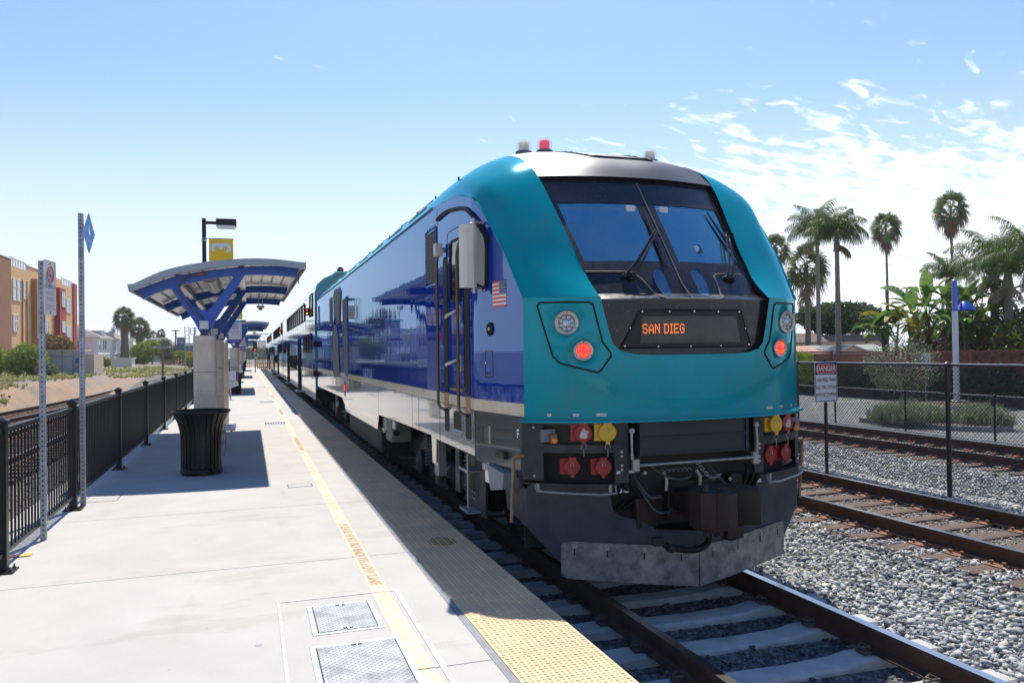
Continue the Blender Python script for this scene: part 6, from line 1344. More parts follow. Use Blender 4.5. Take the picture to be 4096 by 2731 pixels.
# ================================================================== bi-level coaches
cw_m = paint('coach_silver_paint', (.50, .52, .55), rough=.16, dirt=.2, metal=.3, ripple=(2.4, 2.4, .5), streak=.003)
cblue = paint('coach_blue_paint', (.018, .045, .30), rough=.14, dirt=.15, ripple=(2.4, 2.4, .35), streak=.003)
tint_gloss(cblue, (.58, .80, 1.0), 1.9, .03)
croof = paint('coach_roof_paint', (.30, .42, .50), rough=.45, dirt=.3)
CL = 24.9
def coach(y0, lab):
    t = thing('passenger_coach', lab, 'train car', (CXT, y0, 0), 'double deck coaches behind the locomotive')
    y1 = y0+CL; H = 1.54
    for s in (-1, 1):
        def S(y, z, o=0): return (CXT+s*(H+o-(.0 if z < 3.95 else (z-3.95)*.28)), y, z)
        ys = [y0, y0+3, y0+8, y0+14, y0+20, y1]
        for nm, za, zb, mm, o in (('lower_side', .56, 1.42, sil_m, 0), ('cream_stripe', 1.42, 1.52, crm_m, .001), ('blue_band', 1.52, 2.72, cblue, 0), ('upper_side', 2.72, 4.22, cw_m, 0)):
            mb = MB(); zz = [za, (za+zb)/2, zb] if nm != 'upper_side' else [za, 3.3, 3.95, 4.1, 4.22]
            mb.grid([[S(y, z, o) for z in zz] for y in ys]); p_ = mb.build(nm, mm, t, smooth=30)
        def win(ya, yb, za, zb, par=t, r=.0):
            mb = MB(); mb.add([S(ya, za, .012), S(yb, za, .012), S(yb, zb, .012), S(ya, zb, .012), S(ya, za, -.01), S(yb, za, -.01), S(yb, zb, -.01), S(ya, zb, -.01)], [(0, 1, 2, 3), (0, 1, 5, 4), (1, 2, 6, 5), (2, 3, 7, 6), (3, 0, 4, 7)]); w_ = mb.build('window', winr, par)
            mb = MB(); mb.tube([S(ya, za, .012), S(yb, za, .012), S(yb, zb, .012), S(ya, zb, .012)], .03, 4, closed=True); mb.build('window_frame', rub_m, w_)
        for k in range(9): win(y0+4.75+1.62*k, y0+4.75+1.62*k+1.2, 3.25, 3.88)
        win(y0+.9, y0+2.0, 3.28, 4.0)
        for k in range(3): win(y0+1.5+1.35*k, y0+1.5+1.35*k+1.0, 2.08, 2.70)
        for k in range(4): win(y0+10.6+1.45*k, y0+10.6+1.45*k+1.1, 1.38, 1.95)
        for k in range(2): win(y0+21.4+1.4*k, y0+21.4+1.4*k+1.0, 2.08, 2.70)
        for ya in (y0+7.5, y0+17.3):
            mb = MB(); mb.add([S(ya, .58, .010), S(ya+1.45, .58, .010), S(ya+1.45, 2.62, .010), S(ya, 2.62, .010)], [(0, 1, 2, 3)]); d = mb.build('door', cblue, t)
            for q in (ya, ya+.72, ya+1.45): mb = MB(); mb.tube([S(q, .56, .014), S(q, 2.64, .014)], .03, 4); mb.build('door_seal', rub_m, d)
            mb = MB(); mb.add([S(ya+.12, 1.65, .014), S(ya+.6, 1.65, .014), S(ya+.6, 2.4, .014), S(ya+.12, 2.4, .014)], [(0, 1, 2, 3)]); mb.add([S(ya+.84, 1.65, .014), S(ya+1.32, 1.65, .014), S(ya+1.32, 2.4, .014), S(ya+.84, 2.4, .014)], [(0, 1, 2, 3)]); mb.build('door_window', winr, d)
            mb = MB(); mb.box(S(ya+.72, .50, .06), (.22, 1.5, .05)); mb.build('door_step', galv_m, d)
        mb = MB(); mb.tube([S(y0+.05, 2.9, .003), S(y1-.05, 2.9, .003)], .012, 4); mb.tube([S(y0+.05, 3.98, .003), S(y1-.05, 3.98, .003)], .012, 4)
        for k in range(15): mb.tube([S(y0+.8+1.7*k, 2.75, .001), S(y0+.8+1.7*k, 3.2, .001)], .006, 4)
        mb.build('panel_seam', cw_m, t, fix=False)
        mb = MB(); mb.cbox(*sorted((CXT+s*(H+.0), CXT+s*(H+.12))), y0+2.6, y0+2.75, 3.36, 3.62, .02); mk_ = mb.build('marker_housing', rub_m, t)
        mb = MB(); mb.lathe([(.03, 0), (.02, .02), (0, .022)], (CXT+s*(H+.06), y0+2.6, 3.55), 12, (0, -1, 0)); mb.build('marker_light', redlit, mk_)
        mb = MB(); mb.lathe([(.03, 0), (.02, .02), (0, .022)], (CXT+s*(H+.06), y0+2.6, 3.43), 12, (0, -1, 0)); mb.build('marker_light', mat('lit_amber_marker', (.9, .4, .05), .3, emit=((1, .45, .05), 1.5)), mk_)
        mb = MB(); mb.tube([S(y0+.25, 2.15, .0), S(y0+.25, 2.15, .07), S(y0+.25, 1.25, .07), S(y0+.25, 1.25, 0)], .018, 6); mb.build('handrail', stl, t)
    rp = [(-1.465, 4.22), (-1.25, 4.42), (-.9, 4.58), (-.4, 4.68), (0, 4.70), (.4, 4.68), (.9, 4.58), (1.25, 4.42), (1.465, 4.22)]
    mb = MB(); mb.grid([[(CXT+a, y, b) for a, b in rp] for y in (y0, y0+8, y0+16, y1)]); rf = mb.build('roof', croof, t, smooth=50)
    for k, (ya, ln) in enumerate(((y0+1.0, 1.6), (y0+21.0, 2.4))):
        mb = MB(); mb.cbox(CXT-.8, CXT+.8, ya, ya+ln, 4.60, 4.74, .03); u_ = mb.build('roof_unit', mat('teal_roof_unit', (.02, .30, .30), .5), rf)
    for yy in (y0, y1):
        mb = MB(); P_ = [(-1.54, .9), (-1.54, 3.95), (-1.465, 4.22)]+rp[1:-1]+[(1.465, 4.22), (1.54, 3.95), (1.54, .9)]; mb.add([(CXT+a, yy, b) for a, b in P_], [tuple(range(len(P_)))]); e_ = mb.build('end_wall', mat('teal_end_paint', (.02, .26, .30), .4, coat=.5), t)
        mb = MB(); mb.bx(CXT-.5, CXT+.5, yy-.25 if yy == y0 else yy, yy if yy == y0 else yy+.25, 1.2, 3.4); mb.build('gangway', rub_m, e_)
    mb = MB(); mb.bx(CXT-1.4, CXT+1.4, y0+.2, y1-.2, .5, .95); mb.bx(CXT-1.3, CXT+1.3, y0+5, y1-5, .35, .6); mb.build('underframe', dkst, t)
    for yb in (y0+3.2, y1-3.2):
        for s in (-1, 1):
            for dy in (-1.3, 1.3): mb = MB(); wheel(mb, CXT+s*.70, yb+dy, .46, s); mb.build('wheel', whm, t, smooth=35)
            mb = MB(); mb.cbox(*sorted((CXT+s*1.1, CXT+s*1.25)), yb-1.7, yb+1.7, .35, .62, .04); mb.build('bogie_frame', dkst, t)
    return t
c0 = coach(26.0, 'double deck silver and blue coach coupled directly behind the locomotive')
copy_tree(c0, (CXT, 51.6, 0), 'second silver and blue double deck coach along the platform'); copy_tree(c0, (CXT, 77.2, 0), 'last silver and blue double deck coach by the yellow barrier')
# ================================================================== right side: fences, signs, parking
asph = mat('parking_asphalt', (.20, .20, .20), .92, var=.2, vscale=1.2, bump=.003, bscale=60)
mb = MB(); mb.quad((15.5, -20, -.155), (27, -20, -.155), (27, 110, -.155), (15.5, 110, -.155)); setp(mb.build('parking_lot', asph), kind='structure')
mb = MB()
for k in range(14): y = 9+k*2.7; mb.quad((20.2, y, -.150), (23.3, y+.4, -.150), (23.3, y+.5, -.150), (20.2, y+.1, -.150))
setp(mb.build('parking_marking', mat('stall_paint', (.62, .62, .60), .8, var=.2, vscale=6)), kind='structure')
curbm = mat('curb_concrete', (.40, .39, .36), .9, var=.2, vscale=5)
def island(name, pts, lab):
    mb = MB(); mb.prism(pts, -.17, -.02, 'Z'); o = mb.build(name, curbm); 
    c = (sum(p[0] for p in pts)/len(pts), sum(p[1] for p in pts)/len(pts)); mb = MB(); mb.prism([(c[0]+(p[0]-c[0])*.9, c[1]+(p[1]-c[1])*.93) for p in pts], -.03, -.012, 'Z'); setp(mb.build('planting_soil', mat('island_soil', (.17, .13, .09), .95, var=.4, vscale=9)), kind='structure')
    setp(o, kind='structure')
island('parking_curb', [(16.5, 18.6), (16.7, 15.9), (17.3, 15.1), (18.1, 15.1), (18.5, 15.9), (18.4, 18.4), (17.6, 19.2)], '')
island('parking_curb', [(20.4, 20.0), (22, 20.6), (24.0, 20.9), (24, 22.6), (22, 22.8), (20.5, 22.4)], '')
# chain link
clk = mat('black_vinyl_coating', (.012, .013, .014), .4, coat=.2)
def chainlink(name, x, ya, yb, z0, z1, posts, lab, pr, pitch=.062, wr=.0028, mids=()):
    t = thing(name, lab, 'fence', (x, ya, z0))
    mb = MB(); mb.tube([(x, ya, z1), (x, yb, z1)], .022 if pr > .03 else .018, 8); mb.build('top_rail', clk, t, smooth=40)
    mb = MB(); mb.tube([(x, ya, z0+.06), (x, yb, z0+.06)], .004, 5); mb.build('bottom_wire', clk, t)
    for y in posts: mb = MB(); mb.tube([(x-.03, y, z0-.1), (x-.03, y, z1+.02)], pr, 10); mb.lathe([(pr*1.15, 0), (pr*1.15, .02), (pr*.6, .04), (0, .045)], (x-.03, y, z1+.0), 10); mb.build('post', clk, t, smooth=40)
    V = []; F = []; h = z1-z0-.05; n = int((yb-ya)/pitch)
    # diagonal wires woven as zig-zags: straight three-sided prisms in two directions
    for d in (1, -1):
        for k in range(-int(h/pitch), n):
            a = ya+k*pitch if d > 0 else ya+k*pitch+h; b = a+h*d
            p0, p1 = (a, z0+.04), (b, z0+.04+h)
            y_lo, y_hi = ya, yb
            t0, t1 = 0., 1.
            if d > 0:
                t0 = max(0, (y_lo-p0[0])/h); t1 = min(1, (y_hi-p0[0])/h)
            else:
                t0 = max(0, (p0[0]-y_hi)/h); t1 = min(1, (p0[0]-y_lo)/h)
            if t1 <= t0: continue
            q0 = (p0[0]+(p1[0]-p0[0])*t0, p0[1]+(p1[1]-p0[1])*t0); q1 = (p0[0]+(p1[0]-p0[0])*t1, p0[1]+(p1[1]-p0[1])*t1)
            b_ = len(V); nx = wr*d*.7; 
            for q in (q0, q1): V.extend([(x+d*wr*.8-wr, q[0], q[1]), (x+d*wr*.8+wr, q[0]-nx, q[1]+wr*.7), (x+d*wr*.8+wr, q[0]+nx, q[1]-wr*.7)])
            for j in range(3): F.append((b_+j, b_+(j+1) % 3, b_+3+(j+1) % 3, b_+3+j))
    o = np_mesh('wire_mesh', V, F, clk, t)
    return t
chainlink('chain_link_fence', 9.82, 5.2, 40, -.17, 1.73, [5.8, 9.22, 12.64, 16.06, 19.5, 22.9, 26.3, 29.7, 33.1, 36.5], 'tall black chain link fence between the two brown tracks', .036)
chainlink('chain_link_fence', 15.86, 8, 60, -.17, .85, [11.1, 13.65, 16.22, 18.78, 21.3, 23.9, 26.5, 29.1, 31.7, 34.3, 37, 39.6, 42.2], 'low black chain link fence along the edge of the parking lot', .025, pitch=.07)
# danger sign
t = thing('danger_sign', 'black and white danger sign with red oval on its own post', 'sign', (9.53, 11.54, -.2))
mb = MB(); mb.tube([(9.53, 11.545, -.25), (9.53, 11.545, 1.80)], .030, 10); mb.build('post', clk, t, smooth=40)
def rrect(cx_, cz_, w_, h_, r, n=6):
    o = []
    for (ox, oz, a0) in ((w_/2-r, h_/2-r, 0), (-w_/2+r, h_/2-r, 90), (-w_/2+r, -h_/2+r, 180), (w_/2-r, -h_/2+r, 270)):
        for k in range(n): a = R_(a0+90*k/(n-1)); o.append((cx_+ox+r*math.cos(a), cz_+oz+r*math.sin(a)))
    return o
yaw_ = Matrix.Rotation(R_(10), 3, 'Z')
def spl(name, poly, y, th, mm, par, c=(9.52, 11.51, 1.413)):
    n = len(poly); vs = [Vector(c)+yaw_ @ Vector((a, y, b)) for a, b in poly]+[Vector(c)+yaw_ @ Vector((a, y+th, b)) for a, b in poly]
    mb = MB(); mb.add(vs, [tuple(range(n)), tuple(range(n, 2*n))[::-1]]+[(i, (i+1) % n, n+(i+1) % n, n+i) for i in range(n)]); return mb.build(name, mm, par)
swt = mat('sign_white', (.74, .75, .76), .4); sbk = mat('sign_black', (.015, .015, .02), .4); srd = mat('sign_red', (.50, .015, .02), .4)
dp = spl('panel', rrect(0, 0, .56, .70, .035), 0, .004, swt, t); spl('border', rrect(0, 0, .54, .68, .03), -.001, .001, sbk, dp); 
spl('white_field', rrect(0, -.10, .512, .452, .018), -.002, .001, swt, dp)
ov0 = spl('oval_ring', rrect(0, .228, .50, .165, .08), -.003, .001, swt, dp); spl('oval', rrect(0, .228, .485, .15, .073), -.0042, .001, srd, dp)
fwd_ = yaw_ @ Vector((1, 0, 0)); fc = Vector((9.52, 11.51, 1.413)); nn = yaw_ @ Vector((0, -1, 0))
text('DANGER', 'lettering', swt, dp, fc+nn*.0058+Vector((0, 0, .228)), fwd_, (0, 0, 1), .125, .93, bold=.0022)
for s_, z in (('HIGH SPEED TRAINS', .035), ('PASS THRU STATION', -.095), ('WITHOUT STOPPING', -.225)): text(s_, 'lettering', sbk, dp, fc+nn*.0035+Vector((0, 0, z)), fwd_, (0, 0, 1), .088, .60, bold=.0014)
for z in (.32, -.27): mb = MB(); mb.lathe([(.008, 0), (.008, .004), (0, .005)], fc+nn*.002+Vector((0, 0, z)), 8, nn); mb.build('bolt', bolt_m, dp)
# street lamp
t = thing('street_lamp', 'white lamp post with blue bracket and blue dome shade in the parking lot', 'street lamp', (23.66, 21.9, -.17))
wpl = mat('white_lamp_pole', (.70, .71, .72), .4, var=.1, vscale=5); lbl = mat('lamp_blue_enamel', (.03, .10, .55), .35, coat=.5, var=.15, vscale=6)
mb = MB(); mb.cbox(23.35, 23.97, 21.6, 22.2, -.17, .05, .03); mb.build('footing', curbm, t)
mb = MB(); mb.tube([(23.66, 21.9, 0), (23.66, 21.9, 3.18)], .10, 14); mb.build('pole', wpl, t, smooth=40)
mb = MB(); mb.tube([(23.66, 21.9, 3.18), (23.66, 21.9, 4.27)], .085, 14); mb.lathe([(.085, 0), (.04, .04), (0, .05)], (23.66, 21.9, 4.27), 14); mb.build('upper_pole', lbl, t, smooth=40)
mb = MB(); mb.tube([(23.74, 21.9, 4.15), (23.82, 21.9, 3.9), (23.90, 21.9, 3.5)], .018, 6); mb.tube([(23.6, 21.9, 3.46), (24.35, 21.9, 3.46)], .03, 8)
for k in range(6): z = 3.95-.09*k; mb.tube([(23.7, 21.9, z), (23.80+.018*k, 21.9, z)], .012, 6)
mb.build('bracket', lbl, t)
mb = MB(); mb.lathe([(.05, .32), (.11, .30), (.16, .22), (.30, .12), (.365, .0), (.345, 0), (.2, .04), (0, .05)], (24.12, 21.9, 3.22), 28); mb.lathe([(.03, 0), (.05, .05)], (24.12, 21.9, 3.5), 10); mb.build('shade', lbl, t, smooth=40)
# blue parking sign
t = thing('parking_sign', 'small white and blue parking sign seen through the tall chain link fence', 'sign', (23.0, 22.6, -.15))
mb = MB(); mb.tube([(23.0, 22.6, -.15), (23.0, 22.6, 1.9)], .02, 8); mb.build('post', galv_m, t)
mb = MB(); mb.bx(22.8, 23.2, 22.56, 22.575, 1.12, 1.72); pn_ = mb.build('panel', swt, t); mb = MB(); mb.bx(22.87, 23.13, 22.552, 22.56, 1.28, 1.48); mb.build('blue_symbol', mat('sign_blue', (.03, .12, .50), .4), pn_)
text('P', 'lettering', swt, pn_, (23.0, 22.55, 1.38), (1, 0, 0), (0, 0, 1), .17)
# lattice wall with ivy
wallm = mat('brown_timber_wall', (.17, .075, .055), .85, var=.35, vscale=4, stretch=(1, 8, .5)); latm = mat('red_brown_lattice', (.27, .10, .075), .8, var=.3, vscale=9)
t = thing('lattice_fence', 'red brown timber fence with lattice top behind the parking lot', 'fence', (24.3, 6, -.17))
mb = MB()
for k in range(330): mb.bx(24.3, 24.33, 5+.17*k, 5+.17*k+.163, -.17, 1.36)
mb.build('boards', wallm, t, fix=False)
mb = MB(); mb.bx(24.27, 24.35, 5, 61, 1.36, 1.42); mb.bx(24.27, 24.35, 5, 61, 1.74, 1.79)
for k in range(24): mb.bx(24.26, 24.37, 5+2.4*k, 5.10+2.4*k, -.17, 1.82)
mb.build('frame', latm, t, fix=False)
V = []; F = []; h = .34
for d, xo in ((1, 24.305), (-1, 24.313)):
    for k in range(0, 560):
        a = 5+k*.1+(0 if d > 0 else h); b_ = len(V)
        for (yy, zz) in ((a, 1.41), (a+d*h, 1.75)): V.extend([(xo, yy-.016, zz), (xo, yy+.016, zz)])
        F.append((b_, b_+1, b_+3, b_+2))
        b_ = len(V)
        for (yy, zz) in ((a, 1.41), (a+d*h, 1.75)): V.extend([(xo+.008, yy-.016, zz), (xo+.008, yy+.016, zz)])
        F.append((b_, b_+1, b_+3, b_+2))
np_mesh('lattice', V, F, latm, t)
# ================================================================== vegetation
def leafmat(name, col, col2, rough=.55, tl=.25):
    m = bpy.data.materials.new(name); m.use_nodes = True; t = m.node_tree; b = t.nodes['Principled BSDF']; b.inputs['Roughness'].default_value = rough; b.inputs['Specular IOR Level'].default_value = .35
    g = t.nodes.new('ShaderNodeNewGeometry'); n = t.nodes.new('ShaderNodeTexNoise'); n.inputs['Scale'].default_value = 1.3; n.inputs['Detail'].default_value = 3; t.links.new(t.nodes.new('ShaderNodeTexCoord').outputs['Object'], n.inputs['Vector'])
    f = wm('ADD', wm('MULTIPLY', g.outputs['Random Per Island'], .6, nt=t), wm('MULTIPLY', n.outputs[0], .5, nt=t), clamp=True, nt=t)
    c = mixc(f, col, col2, nt=t); t.links.new(c, b.inputs['Base Color'])
    tr = t.nodes.new('ShaderNodeBsdfTranslucent'); t.links.new(c, tr.inputs[0]); mx = t.nodes.new('ShaderNodeMixShader'); mx.inputs[0].default_value = tl
    o = t.nodes['Material Output']; t.links.new(b.outputs[0], mx.inputs[1]); t.links.new(tr.outputs[0], mx.inputs[2]); t.links.new(mx.outputs[0], o.inputs[0]); return m
L_fan = leafmat('fan_palm_leaf', (.075, .13, .035), (.15, .19, .07)); L_dead = leafmat('dead_frond', (.17, .11, .06), (.26, .19, .12), tl=.1)
L_queen = leafmat('queen_palm_leaf', (.045, .10, .025), (.13, .19, .05)); L_ban = leafmat('strelitzia_leaf', (.06, .15, .03), (.19, .29, .06), .4, .35); L_yel = leafmat('yellow_leaf', (.42, .34, .04), (.20, .26, .05))
L_pine = leafmat('dark_tree_leaf', (.035, .075, .022), (.09, .14, .045)); L_bush = leafmat('olive_hedge_leaf', (.18, .25, .045), (.36, .40, .10)); L_ybush = leafmat('yellow_green_leaf', (.20, .28, .03), (.36, .40, .07))
L_grey = leafmat('grey_green_leaf', (.16, .18, .11), (.25, .26, .16)); L_gr = leafmat('grey_green_blade', (.17, .24, .13), (.30, .36, .22)); L_ivy = leafmat('ivy_leaf', (.03, .055, .018), (.07, .10, .03)); L_dry = leafmat('dry_grass_blade', (.36, .31, .13), (.30, .36, .10))
trk = mat('palm_trunk', (.20, .165, .135), .9, var=.4, vscale=6, stretch=(1, 1, 5), bump=.01, bscale=14); trk2 = mat('ringed_palm_trunk', (.27, .24, .21), .85, var=.3, vscale=5, stretch=(1, 1, 7), bump=.006, bscale=10); twig = mat('brown_bark', (.10, .07, .05), .9, var=.4, vscale=9)
class Leaf:
    def __init__(s): s.V = []; s.F = []
    def quad(s, a, b, c, d): k = len(s.V); s.V += [tuple(a), tuple(b), tuple(c), tuple(d)]; s.F.append((k, k+1, k+2, k+3))
    def strip(s, P, W, side):
        "ribbon along points P with widths W"
        k = len(s.V)
        for p, w_, sd in zip(P, W, side): s.V += [tuple(p-sd*w_), tuple(p+sd*w_)]
        for i in range(len(P)-1): s.F.append((k+2*i, k+2*i+1, k+2*i+3, k+2*i+2))
    def make(s, name, mm, par=None): return np_mesh(name, s.V, s.F, mm, par) if s.V else None
def fan_leaf(L, base, az_, el, plen, r, rg, droop=.35, nb=15, hang=0.):
    d = Vector((math.cos(az_)*math.cos(el), math.sin(az_)*math.cos(el), math.sin(el))); sidev = Vector((-math.sin(az_), math.cos(az_), 0)); sidev = Matrix.Rotation(rg.uniform(-1.1, 1.1), 3, d) @ sidev; c = base+d*plen+Vector((0, 0, -.25*plen*max(0, math.cos(el))*droop))
    L.strip([base, (base+c)/2+Vector((0, 0, .06)), c], [.03*r, .025*r, .02*r], [sidev]*3)
    up = d.cross(sidev).normalized()
    for k in range(nb):
        a = (k/(nb-1)-.5)*R_(215)+rg.uniform(-.05, .05); dr = (d*math.cos(a)+sidev*math.sin(a)).normalized(); ll = r*(.78+.22*math.cos(a*.8))*rg.uniform(.85, 1.05); wv = dr.cross(d.cross(sidev)).normalized()
        p1 = c+dr*ll*.55; p2 = c+dr*ll*.82+Vector((0, 0, -r*(.10+hang*.25))); p3 = c+dr*ll+Vector((0, 0, -r*(.30+hang*.6)*rg.uniform(.5, 1.2)))
        L.strip([c, p1, p2, p3], [.012*r, .058*r, .036*r, .006*r], [wv]*4)
def trunk_mesh(name, pts, rs, mm, par, n=12, rings=False):
    mb = MB(); P_ = []; rr_ = []
    for i in range(len(pts)-1):
        for k in range(10): f = k/10; P_.append([pts[i][j]+(pts[i+1][j]-pts[i][j])*f for j in range(3)]); rr_.append((rs[i]+(rs[i+1]-rs[i])*f)*(1+(.05*math.sin(k*3.1+i) if rings else .03*math.sin(k*2))))
    P_.append(pts[-1]); rr_.append(rs[-1]); mb.tube(P_, rr_, n); return mb.build(name, mm, par, smooth=60)
def fan_palm(name, x, y, z0, top, rcr, lab, seed, skirt=.5, tr=.2, shag=0, n=46, group='tall fan palms'):
    rg = random.Random(seed); t = thing(name, lab, 'palm tree', (x, y, z0), group); hc = top-rcr*1.05; base = Vector((x, y, hc))
    trunk_mesh('trunk', [(x+rg.uniform(-.2, .2), y, z0-.3), (x+.05, y, z0+(hc-z0)*.5), (x, y, hc)], [tr*1.5, tr*1.05, tr*.85], trk, t)
    L = Leaf(); D = Leaf()
    for k in range(n):
        f = k/n; el = math.asin(max(-1, min(1, 1-1.75*f+rg.uniform(-.08, .08)))); az_ = k*2.399+rg.uniform(-.2, .2)
        (L if f < .62 else D if rg.random() < .55+skirt*.4 else L)
        tgt = L if rg.random() > min(.92, max(0, (f-.38)*1.6))*(.55+.35*skirt) else D
        fan_leaf(tgt, base+Vector((0, 0, -.3*rcr*f)), az_, el, rcr*.52, rcr*.52, rg, hang=max(0, f-.35)*1.6)
    for k in range(int(16*skirt)): a = rg.uniform(0, 6.28); fan_leaf(D, base+Vector((0, 0, -rcr*.55-rg.uniform(0, .5)*rcr)), a, R_(rg.uniform(-80, -60)), rcr*.2, rcr*.42, rg, hang=.6)
    cr = L.make('crown', L_fan, t); D.make('dead_fronds', L_dead, t)
    if shag:      # shaggy boots low on the trunk
        S = Leaf()
        for k in range(420): a = rg.uniform(0, 6.28); z = z0+rg.uniform(shag[0], shag[1]); d = Vector((math.cos(a), math.sin(a), 0)); p = Vector((x, y, z))+d*tr*.9; S.strip([p, p+d*tr*.8+Vector((0, 0, .15))], [.06, .02], [Vector((-d.y, d.x, 0))]*2)
        S.make('old_leaf_bases', L_dead, t)
    return t
def pinnate(L, base, az_, el, ln, rg, droop=1., wid=.5, nl=34, lw=.018):
    d = Vector((math.cos(az_), math.sin(az_), 0)); P_ = []; 
    for k in range(nl+1):
        f = k/nl; e = el-f*f*R_(125)*droop; 
        P_.append((base if k == 0 else P_[-1])+(d*math.cos(e)+Vector((0, 0, math.sin(e))))*ln/nl if k else base)
    s_ = Vector((-d.y, d.x, 0)); L.strip(P_, [.03*(1-k/nl)+.006 for k in range(nl+1)], [s_]*(nl+1))
    for k in range(4, nl+1):
        f = k/nl; w_ = wid*math.sin(math.pi*min(1, .12+f*.86))**.6; tdir = (P_[k]-P_[k-1]).normalized()
        for sg in (-1, 1):
            dr = (s_*sg*.9+tdir*.35+Vector((0, 0, -.25-rg.random()*.5))).normalized(); q = P_[k]; m_ = q+dr*w_*.55; e_ = q+dr*w_*rg.uniform(.85, 1.05)+Vector((0, 0, -w_*rg.uniform(.25, .65)))
            L.strip([q, m_, e_], [lw*.6, lw, lw*.2], [tdir]*3)
def queen_palm(x, y, z0, top, ln, lab, seed, tr=.17, n=20, name='queen_palm', lean=(0, 0), group='feathery palms', dead=3, wid=.55):
    rg = random.Random(seed); t = thing(name, lab, 'palm tree', (x, y, z0), group); hc = top-ln*.42; bx_, by_ = x+lean[0], y+lean[1]; base = Vector((bx_, by_, hc))
    trunk_mesh('trunk', [(x, y, z0-.3), (x+lean[0]*.4, y+lean[1]*.4, z0+(hc-z0)*.5), (bx_, by_, hc-.3)], [tr*1.25, tr, tr*.8], trk2, t, rings=True)
    trunk_mesh('crown_shaft', [(bx_, by_, hc-.75), (bx_, by_, hc+.1)], [tr*1.35, tr*.7], mat('leaf_sheath', (.24, .22, .13), .7, var=.4, vscale=8), t)
    L = Leaf(); D = Leaf()
    for k in range(n): f = k/n; pinnate(L, base, k*2.399+rg.uniform(-.2, .2), R_(82-62*f), ln*rg.uniform(.88, 1.08), rg, droop=.55+.55*f, wid=wid)
    for k in range(dead): pinnate(D, base+Vector((0, 0, -.4)), rg.uniform(0, 6.28), R_(-20), ln*.55, rg, droop=.6, wid=wid*.6)
    L.make('crown', L_queen, t); D.make('dead_fronds', L_dead, t); return t
def paddle(L, base, az_, el, ps, ln, wd, rg, bend=.5):
    d = Vector((math.cos(az_), math.sin(az_), 0)); s_ = Vector((-d.y, d.x, 0)); P_ = [base]; e = el
    for k in range(4): P_.append(P_[-1]+(d*math.cos(e)+Vector((0, 0, math.sin(e))))*ps/4); e -= bend*.10
    L.strip(P_, [.035, .03, .025, .022, .02], [s_]*5)
    c = P_[-1]; Q = [c]; n = 9; tw = rg.uniform(-.5, .5)
    for k in range(n): Q.append(Q[-1]+(d*math.cos(e)+Vector((0, 0, math.sin(e))))*ln/n); e -= bend*.16
    for k in range(n):
        w0 = wd*math.sin(math.pi*(.06+.90*k/n))**.7; w1 = wd*math.sin(math.pi*(.06+.90*(k+1)/n))**.7; up = Vector((0, 0, 1))
        for sg in (-1, 1):
            o = (s_*sg*math.cos(.45)+d.cross(s_)*math.sin(.45)).normalized(); o = (o*math.cos(tw)+Vector((0, 0, sg*math.sin(tw)))).normalized()
            gap = .10*rg.random()*ln/n; a = Q[k]; b = Q[k+1]; L.quad(a, b-(b-a)*0, b+o*w1-(b-a).normalized()*gap, a+o*w0+(b-a).normalized()*gap*rg.random())
def strelitzia(x, y, z0, top, lab, seed, spread=1., n=22, stems=4, dead=10, yel=.12, name='strelitzia'):
    rg = random.Random(seed); t = thing(name, lab, 'plant', (x, y, z0), 'giant paddle leaf plants'); L = Leaf(); D = Leaf(); Yl = Leaf(); mb = MB(); heads = []
    for k in range(stems): a = rg.uniform(0, 6.28); r = rg.uniform(.2, 1.)*spread*.55; hx, hy = x+math.cos(a)*r, y+math.sin(a)*r; hz = z0+(top-z0)*rg.uniform(.35, .62); mb.tube([(x+math.cos(a)*r*.4, y+math.sin(a)*r*.4, z0-.2), (hx, hy, hz)], [.11, .08], 8); heads.append(Vector((hx, hy, hz)))
    mb.build('trunk', twig, t, smooth=50)
    for k in range(n):
        h = heads[k % stems]; az_ = rg.uniform(0, 6.28); rem = top-h.z; el = R_(rg.uniform(38, 86)); pl = rem*rg.uniform(.35, .62); ll = rem*rg.uniform(.30, .44)
        paddle(Yl if rg.random() < yel else L, h, az_, el, pl, ll, ll*.20, rg, bend=rg.uniform(.3, 1.6))
    for k in range(dead): h = heads[k % stems]; paddle(D, h-Vector((0, 0, rg.uniform(.0, .5))), rg.uniform(0, 6.28), R_(rg.uniform(-55, 5)), .35, rg.uniform(.5, .9)*spread, .10, rg, bend=1.6)
    L.make('crown', L_ban, t); Yl.make('yellow_leaves', L_yel, t); D.make('dead_leaves', L_dead, t); return t
def leaf_cloud(L, c, R, n, sz, rg, shell=.55, squash=1., flat=0):
    for k in range(n):
        v = Vector((rg.gauss(0, 1), rg.gauss(0, 1), rg.gauss(0, 1))).normalized(); r = (shell+(1-shell)*rg.random()) if rg.random() < .85 else rg.random()
        r *= 1+.28*mnoise.noise(Vector((v.x*1.8+c[0], v.y*1.8+c[1], v.z*1.8)))
        p = Vector((c[0]+v.x*R[0]*r, c[1]+v.y*R[1]*r, c[2]+v.z*R[2]*r)); q = Vector((rg.gauss(0, 1), rg.gauss(0, 1), rg.gauss(0, .6))).normalized(); u_ = q.orthogonal().normalized(); w_ = q.cross(u_); s = sz*rg.uniform(.6, 1.4)
        L.quad(p-u_*s, p-w_*s*.5, p+u_*s, p+w_*s*.5)
